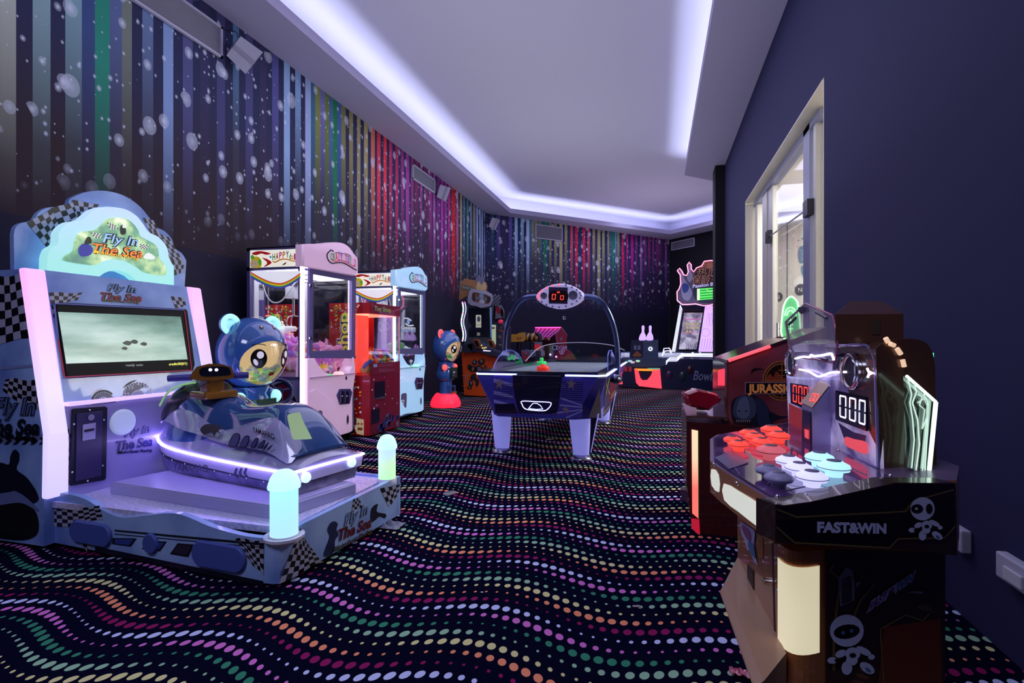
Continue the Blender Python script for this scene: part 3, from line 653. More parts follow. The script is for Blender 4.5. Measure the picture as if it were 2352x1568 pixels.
# cabinet body
prof = [(-3.11, 1.42), (-2.97, .70), (-2.972, .02), (-3.88, .02), (-3.88, 1.42)]
mb = MB(); mb.use(m_art).prism([V(x, 1.9+.0, z) for x, z in prof], V(0, 1.055, 0))
mb.use(m_art)
flag(mb, CS, [(-50, 640), (58, 625), (84, 780), (-70, 790)], 9, 8, .012)
flag(mb, CS, [(12, 872), (92, 870), (96, 950), (6, 900)], 8, 5, .008)
title(mb, CS, (-14, 950), (80, 952), 38, (-30, 996), (90, 998), 34, (-40, 1000), (80, 1012), 12, .005, mats=(mat('title_slate', '55679c', .4), mat('title_dark', '15162c', .4), flagK, mat('title_edge', '6c7fb4', .4), flagK))
para(mb, CS, [(-60, 1010), (108, 997), (108, 1006), (-60, 1024)], mat('band_grey', '6a73a8', .4), .002)
for k in range(7):
    x = -30+k*20; para(mb, CS, [(x, 1005), (x+9, 1004), (x+17, 1011), (x+7, 1020), (x-2, 1021), (x+7, 1013)], flagK, .004)
para(mb, CS, [(-60, 846), (88, 836), (90, 842), (-60, 854)], mat('swoosh', '7c8cc4', .4), .002)
blob(mb, CS, [(24, 1046), (33, 1032), (43, 1040), (43, 1058), (38, 1070), (40, 1080), (60, 1095), (72, 1110), (84, 1130), (86, 1150), (50, 1160), (-40, 1160), (-40, 1068), (0, 1062), (20, 1066)], mat('rider_print', '12122a', .4), .003)
blob(mb, CS, [(-40, 1142), (20, 1130), (36, 1128), (60, 1142), (84, 1165), (84, 1172), (50, 1155), (10, 1158), (-40, 1166)], mat('board_print', '6a78b0', .4), .005)
blob(mb, CS, [(-40, 1164), (20, 1150), (60, 1158), (84, 1180), (84, 1226), (40, 1240), (-40, 1222)], flagK, .004)
mb.build('cabinet', None, G)
# light pillars
pil = grad_glow('pillar_glow', 'c9bdf6', 'f0a6ee', .3, 1.4, .95, (.45, 'd8c8f8'))
def pillar(y0, y1):
    pr = [(-3.135, 1.425), (-2.965, .587), (-2.972, .26), (-2.93, .26), (-2.925, .587), (-3.09, 1.425)]
    mb = MB(); mb.prism([V(x, y0, z) for x, z in pr], V(0, y1-y0, 0)); o = mb.build('light_pillar', pil, G, bevel=.012); return o
pillar(1.885, 1.985); pillar(2.85, 2.955)
# lower front, dashboard, screen
mb = MB(); mb.use(m_lav).prism([V(-2.955, 1.985, .235), V(-2.955, 2.85, .235), V(-2.955, 2.85, .72), V(-2.955, 1.985, .72)], V(-.02, 0, 0))
LQ = Pl((-2.955, 2, 0), (1, 0, 0))
flag(mb, LQ, [(155, 985), (163, 985), (163, 1110), (157, 1110)], 2, 12, .0)
title(mb, LQ, (288, 1004), (345, 992), 18, (268, 1035), (350, 1022), 22, (270, 1042), (350, 1036), 7, .003, mats=(mat('title_pale', '8b8ad0', .35), mat('title_violet', '3a3684', .35), flagK, m_wp, mat('title_indigo', '5a56a4', .35)))
mb.build('front_panel', None, G)
mb = MB(); mb.use(glow('ledge_glow', 'd6b8f0', .8)).box((-2.97, 1.985, .715), (-2.925, 2.85, .735)); mb.build('ledge', None, G)
mb = MB(); mb.use(m_dkp).prism(onpl(LQ, [(164, 941), (168, 938), (239, 933), (243, 937), (240, 1097), (236, 1102), (160, 1115), (156, 1110)], .001), V(.012, 0, 0))
cd = mb.build('coin_door', mat('coin_door_black', '2b2740', .35), G)
MB().prism(onpl(LQ, [(175, 950), (234, 943), (231, 1092), (172, 1105)], .013), V(.006, 0, 0)).build('inner_door', mat('coin_door_inner', '3a3560', .35), cd, bevel=.002)
MB().cyl(LQ.p(206, 958, .013), V(1, 0, 0), .017, .012, 16).build('lock', ch, cd)
mb = MB(); mb.use(mat('coin_plate', 'b9b5dc', .3)).prism(onpl(LQ, [(190, 975), (219, 970), (218, 1007), (189, 1012)], .02), V(.004, 0, 0)); mb.use(dk).prism(onpl(LQ, [(194, 987), (216, 983), (216, 988), (194, 992)], .025), V(.003, 0, 0)); mb.build('coin_slot', None, cd)
mb = MB()
for x, y in ((205.5, 941.5), (238, 964), (170, 974), (235.6, 1069), (166, 1084), (201, 1104)): MB().ball(LQ.p(x, y, .013), .006, n=8, m=6).build('screw', ch, cd)
# speaker with a sun-ray grille
c = LQ.p(281, 969, .0); t_ = MB(); t_.use(glow('speaker_ring', 'c8d8f0', .22)).lathe(c, V(1, 0, 0), [(.074, 0), (.074, .008), (.064, .014), (.056, .014)], 32); t_.build('speaker_ring', None, G)
t_ = MB(); t_.use(mat('speaker_core', '8484bc', .6)).cyl(c+V(.002, 0, 0), V(1, 0, 0), .056, .008, 32); t_.use(m_dkp)
for k in range(18):
    a_ = 2*PI*k/18; f_ = lambda rr__, aa: c+V(.0115, rr__*math.cos(aa), rr__*math.sin(aa))
    t_.face([f_(.026, a_-.12), f_(.037, a_-.05), f_(.05, a_+.05), f_(.037, a_+.1), f_(.026, a_+.12)])
t_.build('speaker', None, G, fixn=False)
# dashboard art on the slanted front
mb = MB(); mb.use(m_art).prism([FP.p(101, 621, .001), FP.p(426, 659, .001), V(-2.955, 2.85, .735), V(-2.965, 1.985, .735)], FP.n*.008)
mb.use(m_art)
flag(mb, FP, [(112, 672), (190, 672), (178, 690), (118, 700)], 7, 3, .004, .012); flag(mb, FP, [(118, 700), (126, 700), (140, 770), (130, 770)], 2, 7, 0, .012)
flag(mb, FP, [(392, 680), (424, 684), (440, 760), (424, 760)], 4, 9, 0, .012)
title(mb, FP, (246, 667), (314, 672), 16, (230, 688), (326, 692), 17, (235, 692), (321, 697), 6, .011, mats=(mat('t_b2', '6b94c8', .35), mat('t_r2', 'a02a38', .35), mat('t_g2', '8a7a50', .35), mat('t_o2', '2a2a44', .35), flagK))
m_cream = mat('dash_cream', 'b9b7cc', .35)
para(mb, FP, sp([(165, 928), (180, 905), (210, 880), (260, 865), (320, 857), (380, 860), (430, 872), (455, 890), (460, 902), (370, 908), (300, 915), (200, 928)]), m_dkp, .011)
para(mb, FP, sp([(171, 927), (184, 906), (212, 883), (262, 868), (320, 860), (380, 863), (428, 874), (452, 891), (456, 901), (370, 905), (300, 912), (200, 924)]), m_cream, .013)
para(mb, FP, sp([(196, 926), (210, 905), (250, 889), (320, 875), (400, 878), (440, 895), (440, 900), (320, 910)]), mat('dash_green', '6f7a5c', .35), .015)
def gauge(cx_, cy_, r, n):
    for rr__, mm, of in ((1.32, m_cream, .017), (1.18, m_wp, .018), (1.0, m_dkp, .0195), (.86, mat('gauge_face', '262c66', .3), .021), (.42, m_cream, .0225), (.34, mat('gauge_hub', '6d74b8', .3), .024)):
        lim = 926 if cx_ < 260 else (914 if cx_ < 350 else 905)
        pts_ = [(cx_+r*rr__*math.cos(a_)*1.06, min(cy_-r*rr__*math.sin(a_), lim-(cx_+r*rr__*math.cos(a_)-cx_)*.11)) for a_ in [PI*i/18-.12 for i in range(21)]]
        para(mb, FP, pts_, mm, of)
    mb.use(m_wp)
    for k in range(n):
        a_ = PI*(k+.5)/n; f_ = lambda q_, w_: FP.p(cx_+r*q_*math.cos(a_+w_)*1.06, cy_-r*q_*math.sin(a_+w_), .023)
        mb.face([f_(.86, -.03), f_(.86, .03), f_(.76, .03), f_(.76, -.03)])
gauge(318, 912, 40, 17); gauge(238, 922, 27, 14); gauge(388, 902, 22, 12)
for tx, x, y in (('20', 285, 905), ('30', 294, 890), ('40', 313, 882), ('50', 329, 887), ('60', 340, 898)): text_px(mb, FP, tx, (x, y+4), (x+12, y+3), 8, m_wp, .025)
mb.build('dashboard', None, G, fixn=False)
mb = MB(); mb.use(mat('bezel_black', '07070c', .5, spec=.2)).prism(onpl(FP, [(125, 700), (130, 696), (421, 711), (425, 715), (442, 838), (438, 852), (152, 868), (147, 862)], .012), FP.n*.02)
scr = mb.build('screen', None, G)
mb = MB(); mb.use(mat('bezel_blue', '6f78c0', .3)); 
for a_, b_ in (((127, 697), (423, 712)), ((125, 699), (134, 780))): mb.tube([FP.p(*a_, .034), FP.p(*b_, .034)], .004)
mb.use(mat('bezel_red', '9a2440', .3, emit='9a2440', es=.25))
for a_, b_ in (((148, 866), (438, 850)), ((134, 780), (148, 864)), ((424, 714), (440, 850))): mb.tube([FP.p(*a_, .034), FP.p(*b_, .034)], .0035)
mb.build('bezel_edge', None, scr)
m_scr = noisy('sea_video', rgb('5f8378'), rgb('a9c4b4'), 3.2, .2, 6, emit=.62, stretch=(1, .5, 2.2), stops=[(.28, rgb('47665a')), (.45, rgb('6f9484')), (.58, rgb('94b3a4')), (.72, rgb('b4ccc0'))])
mb = MB(); mb.use(m_scr).face(onpl(FP, [(133, 716), (415, 727), (431, 825), (152, 835)], .0335))
for x, y, s_ in ((292, 788, 10), (308, 785, 9), (330, 790, 8), (286, 800, 7)): blob(mb, FP, [(x-s_, y), (x, y-s_*.6), (x+s_, y-1), (x+s_*.4, y+s_*.5)], mat('boat_print', '3a4238', .4, emit='3a4238', es=.4), .035)
text_px(mb, FP, 'ready coin', (289, 841), (328, 840), 6, glow('screen_grey', '9aa09a', .7), .0345); text_px(mb, FP, 'credit:00(0/1)', (388, 839), (430, 837), 6, glow('screen_yellow', 'd8d860', .9), .0345, 0, .02)
mb.build('display', None, scr, fixn=False)
# header: scalloped back board and lit cloud sign
HB = Pl((-3.235, 2.4, 1.6), (1, 0, 0)); SG = Pl((-3.112, 2.4, 1.6), (1, 0, 0))
hb = spo([(31.5, 540), (36, 522), (50, 512), (76, 506), (89.5, 488), (113, 476), (152, 474.6), (162.5, 456), (199, 441), (239, 438), (282, 448), (318, 471), (341.5, 498), (356, 519), (378, 531), (394.6, 549), (401, 569), (418, 582), (428, 599)])
hb = [(33, 619)]+hb[:]+[(424, 660)]
mb = MB(); mb.use(m_art).prism(onpl(HB, hb), V(-.03, 0, 0))
flag(mb, HB, [(62, 512), (120, 478), (140, 530), (112, 575)], 5, 5, .004, .002)
flag(mb, HB, [(120, 478), (172, 462), (196, 500), (140, 530)], 4, 4, .003, .003)
flag(mb, HB, [(166, 459), (228, 470), (214, 490), (180, 500)], 5, 3, .002, .004)
flag(mb, HB, [(328, 500), (352, 506), (372, 545), (352, 548)], 4, 4, .002, .002); flag(mb, HB, [(352, 530), (388, 545), (420, 600), (388, 600)], 5, 6, .003, .003); flag(mb, HB, [(392, 595), (424, 600), (420, 625), (402, 632)], 4, 3, 0, .004)
h = mb.build('header_board', None, G, fixn=False)
so_ = spo([(109, 590), (116, 572), (133, 559), (136, 533), (156, 513), (186, 506), (199, 496), (215.5, 483), (245, 475.6), (285, 479.6), (312, 494.5), (328, 513), (341.5, 532.6), (361.4, 542.6), (378, 559), (386, 576), (388, 592), (399.5, 612)])
so_ = [(108, 622)]+so_+[(399.5, 653.6), (315, 645), (298, 630.4), (275, 620.5), (255, 620.5), (239, 627), (229, 634)]
cgx = sum(p[0] for p in so_)/len(so_); cgy = sum(p[1] for p in so_)/len(so_)
l2 = onpl(SG, so_); cc = sum(l2, Vector())/len(l2); l1 = [cc+(p-cc)*1.02-V(.02, 0, 0) for p in l2]; l0 = [p-V(.03, 0, 0) for p in l1]
mb = MB(); mb.loft([l0, l1, l2], cap=True); mb.build('cloud_sign', grad_glow('cloud_glow', '8ee0d8', 'b8d4f8', 1.45, 1.85, .8), h)
SF = Pl((-3.205+.093, 2.4, 1.6), (1, 0, 0))
ia = sp([(147.5, 599), (149, 587), (166, 576), (172, 546), (186, 532.6), (212, 529), (229, 519), (245, 503), (275, 500), (298, 508), (315, 527.7), (321.6, 542.6), (351.5, 559), (361.4, 572.4), (364.7, 592), (378, 612), (376, 632), (331.5, 625.5), (311.7, 612), (285, 599), (255, 595.6), (232, 600.6), (212, 609)])
mb = MB(); m_sa = noisy('sign_art', rgb('4a7a6c'), rgb('d8d88c'), 7.5, .3, 4, emit=.75, stops=[(.3, rgb('2c5a66')), (.45, rgb('5f9a74')), (.56, rgb('a8c890')), (.66, rgb('f0f0d8'))])
mb.use(m_sa).prism(onpl(SF, ia, 0), V(.006, 0, 0))
e_ = lambda n_, c_, s_=.8: glow(n_, c_, s_)
title(mb, SF, (236, 556), (318, 565), 22, (212, 580), (328, 592), 23, (215, 581), (320, 597), 8, .008, mats=(e_('s_blue', '8cb4ee'), e_('s_orange', 'f07828', .95), e_('s_yellow', 'f0c040'), e_('s_out', '20242c', .2), e_('s_blk', '14161c', .1)))
fw, fk = e_('s_white', 'd8e0d8', .7), e_('s_dark', '101418', .1)
for q_ in ([(246, 510), (262, 514), (272, 526), (254, 528)], [(208, 534), (230, 536), (236, 546), (216, 546)], [(322, 560), (342, 563), (338, 573), (320, 570)]): flag(mb, SF, q_, 6, 4, .001, .009, fw, fk)
blob(mb, SF, [(180, 572), (190, 560), (206, 562), (214, 574), (206, 586), (186, 588)], e_('s_navy', '28288c', .7), .0085); blob(mb, SF, [(194, 560), (200, 545), (208, 545), (210, 558)], fk, .0095); blob(mb, SF, [(278, 538), (276, 522), (282, 516), (288, 520), (289, 536)], fk, .0095); blob(mb, SF, [(281, 522), (284, 514), (290, 515), (289, 523)], fw, .0105); blob(mb, SF, [(330, 592), (340, 580), (356, 590), (350, 596)], fw, .0095)
mb.build('sign_face', None, h, fixn=False)
# ------------------------------------------------------------------ the jet ski of the ride
ax = V(-.98, .2, 0).normalized(); bx = V(.2, .98, 0).normalized(); O = V(-1.64, 2.362, 0)
def L(s_, t_, z_): return O+ax*s_+bx*t_+V(0, 0, z_)
m_hull = mat('ski_white', 'aeaad8', .12, coat=1.0); m_seat = mat('ski_blue', '32508c', .1, coat=1.0, kc=1.2)
def zl(s_): return .42+.05*(s_/1.3)**2
def hw(s_): return .232*min(1.0, (1.0-max(0, (s_-.85)/.50)**2.4*.62)) if s_ > .85 else .232
SS = [0, .04, .1, .2, .35, .5, .65, .8, .95, 1.08, 1.18, 1.26, 1.31]
jm = MB()
# upper hull: deck from the lit seam up to the seat
zdk = {0: .44, .04: .465, .1: .50, .2: .53, .35: .535, .5: .53, .65: .545, .8: .58, .95: .61, 1.08: .625, 1.18: .60, 1.26: .56, 1.31: .50}
loops = []
for s_ in SS:
    w_ = hw(s_); z0 = zl(s_); z1 = zdk[s_]; k = (z1-z0)
    half = [(w_*1.06, z0), (w_*1.04, z0+.012), (w_*.93, z0+.25*k), (w_*.80, z0+.6*k), (w_*.62, z0+.9*k), (w_*.3, z1+.01), (0, z1+.012)]
    loops.append([L(s_, t_, z_) for t_, z_ in half]+[L(s_, -t_, z_) for t_, z_ in reversed(half[:-1])])
jm.loft(loops, closed=False, cap=False); n_ = len(loops[0]); jm.face(loops[0]); jm.face(loops[-1])
SK = jm.build('jet_ski', m_hull, G, sub=1)
# lit seam, bumper band, rubber strip and skirt
rim = [L(s_, -hw(s_)*1.08, zl(s_)) for s_ in SS]+[L(1.33, -.06, zl(1.3)), L(1.33, .06, zl(1.3))]+[L(s_, hw(s_)*1.08, zl(s_)) for s_ in reversed(SS)]
MB().tube(rim, .0065, closed=True).build('led_seam', glow('ski_led', 'b8a4ff', 12), SK)
def skirt(zt, zb, kt, kb, st=0): 
    lp = []
    for z_, k_ in ((zt, kt), (zb, kb)):
        lp.append([L(max(s_*1.0, st), -hw(s_)*k_, z_(s_)) for s_ in SS]+[L(1.33*k_/1.04, 0, z_(1.3))]+[L(max(s_, st), hw(s_)*k_, z_(s_)) for s_ in reversed(SS)])
    return MB().loft(lp, smooth=False)
skirt(lambda s_: zl(s_)-.003, lambda s_: zl(s_)-.062, 1.05, .99).build('bumper_band', mat('ski_band', 'cfc9f4', .3), SK)
skirt(lambda s_: zl(s_)-.062, lambda s_: .352+.03*(s_/1.3)**2, .985, .975, .01).build('rubber_strip', mat('strip_dark', '1f2040', .4), SK)
skirt(lambda s_: .355+.03*(s_/1.3)**2, lambda s_: .298, .965, .86, .02).build('skirt', noisy('worn_metal', rgb('5b5684'), rgb('a09cc8'), 9, .3, 5, metal=.5), SK)
for k in range(9): MB().ball(L(.08+.13*k, -hw(.08+.13*k)*.99, zl(.08+.13*k)-.072), .0045, n=6, m=5).build('rivet', ch, SK)
SB = Pl(L(.3, -.2455, .4), -bx)
mb = MB(); text_px(mb, SB, 'YAMAHAO', (398, 1079), (478, 1085), 17, mat('ski_letter', '54527e', .4), .004, 0, .02)
for k in range(3):
    x = 541+k*11; para(mb, SB, [(x, 1074), (x+6, 1075), (x+2, 1086), (x+9, 1098), (x+3, 1097), (x-4, 1086)], mat('ski_letter', '54527e', .4), .004)
mb.build('lettering', None, SK, fixn=False)
mb = MB(); 
for x, y in ((701, 1096), (806, 1061)):
    c_ = Pl(L(-.005, 0, .4), -ax).p(x, y); mb.lathe(c_, -ax, [(.0, 0), (.026, 0), (.026, .012), (.02, .02), (0, .024)], 16)
mb.build('tail_lamp', glow('tail_lamp_glow', 'd0e6f6', .85), SK)
# seat and tail hump (blue), from tail to handlebars
pr = [(.035, .50, .115), (.10, .59, .125), (.17, .675, .13), (.24, .715, .12), (.34, .718, .105), (.45, .70, .10), (.56, .685, .10), (.66, .69, .11), (.76, .725, .13), (.88, .755, .14), (1.0, .765, .14), (1.10, .75, .13), (1.18, .70, .11), (1.24, .62, .08)]
loops = []
for s_, zt_, w_ in pr:
    zb_ = .48; half = [(w_*1.55, zb_), (w_*1.35, zb_+(zt_-zb_)*.35), (w_*1.12, zb_+(zt_-zb_)*.65), (w_*.92, zb_+(zt_-zb_)*.88), (w_*.55, zt_-.004), (0, zt_)]
    loops.append([L(s_, t_, z_) for t_, z_ in half]+[L(s_, -t_, z_) for t_, z_ in reversed(half[:-1])])
mb = MB(); mb.loft(loops, closed=False, cap=False); mb.face(loops[0]); mb.face(loops[-1]); mb.build('seat', m_seat, SK, sub=1)
# lower side fairings between seat and deck (lavender), with air-box stripes, flame and lettering
mb = MB()
for sg in (-1, 1):
    loops = []
    for s_, zt_, w_ in ((.05, .52, .16), (.16, .63, .165), (.26, .665, .16), (.38, .64, .155), (.52, .60, .15), (.64, .56, .16), (.74, .60, .18), (.86, .655, .185), (1.0, .675, .18), (1.12, .66, .17), (1.22, .60, .14)):
        loops.append([L(s_, sg*w_*.70, zt_), L(s_, sg*w_*.95, zt_-.012), L(s_, sg*w_*1.1, zt_-.05), L(s_, sg*min(w_*1.35, hw(s_)), zdk[min(SS, key=lambda q: abs(q-s_))]-.03)])
    mb.loft(loops, closed=False, cap=False)
mb.build('side_fairing', m_hull, SK, sub=1)
TP = pl3(L(.15, -.215, .50), L(.75, -.215, .50), L(.4, -.165, .66))
def tp(mb, pts, m, off): para(mb, TP, pts, m, off)
mb = MB(); g3 = mat('ski_pale_green', 'b4cfa0', .15, emit='a9c490', es=.35)  # pale green patch on the tail side that emits faintly
tp(mb, sp([(660, 956), (668, 950), (684, 947), (690, 949), (697, 968), (715, 1003), (712, 1008), (680, 1009), (672, 1006), (666, 985)], 3), g3, .03); mb.build('pale_panel', None, SK, fixn=False)
mb = MB(); sm_ = mat('ski_mark', '3c3e84', .3); so2 = flagK
text_px(mb, TP, 'YAMAHAO', (582, 992), (632, 1010), 14, flagK, .022, .15, .02, -3)
for k, (x, w_) in enumerate(((526, 24), (552, 20), (576, 16), (594, 14), (606, 9), (616, 8))):
    h_ = 27-k*3.6; y = 1010+k*3.0; 
    for g_, mm, of in ((0, so2, .026), (2, sm_, .028)): tp(mb, sp([(x+g_+10, y-h_/2+g_), (x+w_-g_+2, y-h_/2+g_+2), (x+w_-g_-6, y+h_/2-g_+2), (x+g_-2, y+h_/2-g_)], 3), mm, of)
blob(mb, TP, [(460, 985), (470, 975), (486, 973), (500, 977), (513, 975), (504, 982), (514, 984), (502, 988), (508, 996), (498, 992), (492, 1002), (486, 993), (470, 998), (462, 992)], flagK, .03, 3)
mb.build('decals', None, SK, fixn=False)
# cowl (dark with gold), steering post and handlebar
m_gold = mat('cowl_gold', '8a5a1c', .15, coat=1.0); m_cow = mat('cowl_dark', '120f1c', .3, coat=.4)
cf = MB(); loops = []
for s_, zt_, zb_, w_ in ((.98, .80, .74, .085), (1.06, .825, .72, .12), (1.15, .82, .66, .15), (1.25, .77, .60, .165), (1.33, .69, .56, .15), (1.38, .62, .55, .09)):
    half = [(w_, zb_), (w_*1.02, zb_+(zt_-zb_)*.4), (w_*.8, zb_+(zt_-zb_)*.85), (w_*.4, zt_), (0, zt_+.006)]
    loops.append([L(s_-.08, t_, z_) for t_, z_ in half]+[L(s_-.08, -t_, z_) for t_, z_ in reversed(half[:-1])])
cf.loft(loops, closed=False, cap=False); cf.face(loops[0]); cf.face(loops[-1]); cowl = cf.build('cowl', m_cow, SK, sub=1)
mb = MB(); e1_ = [L(1.28, -.13, .66), L(1.17, -.145, .745), L(1.06, -.14, .79), L(.97, -.105, .81)]
mb.tube(spline(e1_, 5, False), .006); mb.build('trim_line', glow('cowl_edge', '9fe08c', .3), cowl)
hbD = 3.0
def atD(x, y, D): r = ray(x, y); return EYEV+r*D
hc = atD(492, 874, 3.0)
mb = MB(); mb.obox(atD(487, 889, 3.02), ax, bx, Z3, .09, .10, .10).obox(atD(492, 905, 3.02), ax, bx, Z3, .15, .20, .045); mb.build('steering_post', m_gold, cowl, bevel=.012)
hr = (atD(560, 863, 3.06)-atD(396, 869, 2.95)).normalized(); hn = V(hr.y, -hr.x, 0).normalized()
base_ = atD(490, 860, 3.0)
q0 = [(436, 870), (441, 855), (452, 842), (480, 835), (510, 836), (532, 843), (536, 855), (537, 869), (490, 874), (452, 873)]
HP = Pl(base_-hn*.0, hn)
mb = MB(); fl_ = onpl(HP, q0, .055); bk = onpl(HP, q0, -.04); mb.loft([[base_+(p-base_)*.9 - HP.n*.0 for p in bk], bk, fl_], smooth=False); hbr = mb.build('handlebar', m_gold, SK, bevel=.008)
mb = MB(); mb.use(mat('gauge_glass', '101228', .08)).prism(onpl(HP, sp([(458, 852), (466, 844), (500, 841), (524, 844), (530, 856), (524, 861), (480, 864), (462, 862)], 4), .056), HP.n*.004)
mb.use(glow('gauge_light', 'e8ecff', .95))
for x in (483, 497): mb.ball(HP.p(x, 849, .061), .012, .006, .009, 10, 8)
mb.build('gauge_window', None, hbr)
mg = mat('grip_violet', '4a44a0', .45)
for a_, b_ in (((386, 869, 2.93), (440, 866, 2.96)), ((535, 862, 3.02), (571, 861, 3.05))):
    MB().tube([atD(*a_), atD(*b_)], .0185, 12).build('grip', mg, hbr)
# ------------------------------------------------------------------ helpers for the toy machines
def multi_text(mb, pl, letters, pts, h, cols, off, bold=.03, back=None):
    """letters along a photo polyline, each in its own colour"""
    ps = [V(a, b, 0) for a, b in pts]; ps = spline(ps, 8, False); ds = [0]
    for i in range(1, len(ps)): ds.append(ds[-1]+(ps[i]-ps[i-1]).length)
    tot = ds[-1]; n = len(letters)
    for k, chh in enumerate(letters):
        if chh == ' ': continue
        s_ = tot*(k+.1)/n; e_s = tot*(k+.9)/n
        f = lambda q: next((ps[i-1].lerp(ps[i], (q-ds[i-1])/max(1e-6, ds[i]-ds[i-1])) for i in range(1, len(ps)) if ds[i] >= q), ps[-1])
        a, b = f(s_), f(e_s); text_px(mb, pl, chh, (a.x, a.y), (b.x, b.y), h, cols[k % len(cols)], off, 0, bold)
class Shift:
    """group that is moved after its traced parts are in place"""
def stripes_path(mb, pl, top, cols, w, off):
    """bands of colour hanging under a photo polyline"""
    for k, c in enumerate(cols):
        a = [(x, y+w*k) for x, y in top]; b = [(x, y+w*(k+1)) for x, y in top]
        mb.use(c)
        for i in range(len(a)-1): mb.add([pl.p(*a[i], off), pl.p(*a[i+1], off), pl.p(*b[i+1], off), pl.p(*b[i], off)], [(0, 1, 2, 3)])
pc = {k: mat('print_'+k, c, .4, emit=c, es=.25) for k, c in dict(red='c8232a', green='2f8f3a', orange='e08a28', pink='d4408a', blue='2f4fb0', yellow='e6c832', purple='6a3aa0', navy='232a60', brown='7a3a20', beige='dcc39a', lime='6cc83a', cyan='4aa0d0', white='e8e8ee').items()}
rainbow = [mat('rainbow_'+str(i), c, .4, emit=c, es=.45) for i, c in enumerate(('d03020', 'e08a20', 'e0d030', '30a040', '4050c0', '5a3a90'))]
m_mirror = mat('mirror', (.75, .75, .78), .04, 1.0)
m_clear = glass('clear_glass', (.97, .98, 1.0), .08)
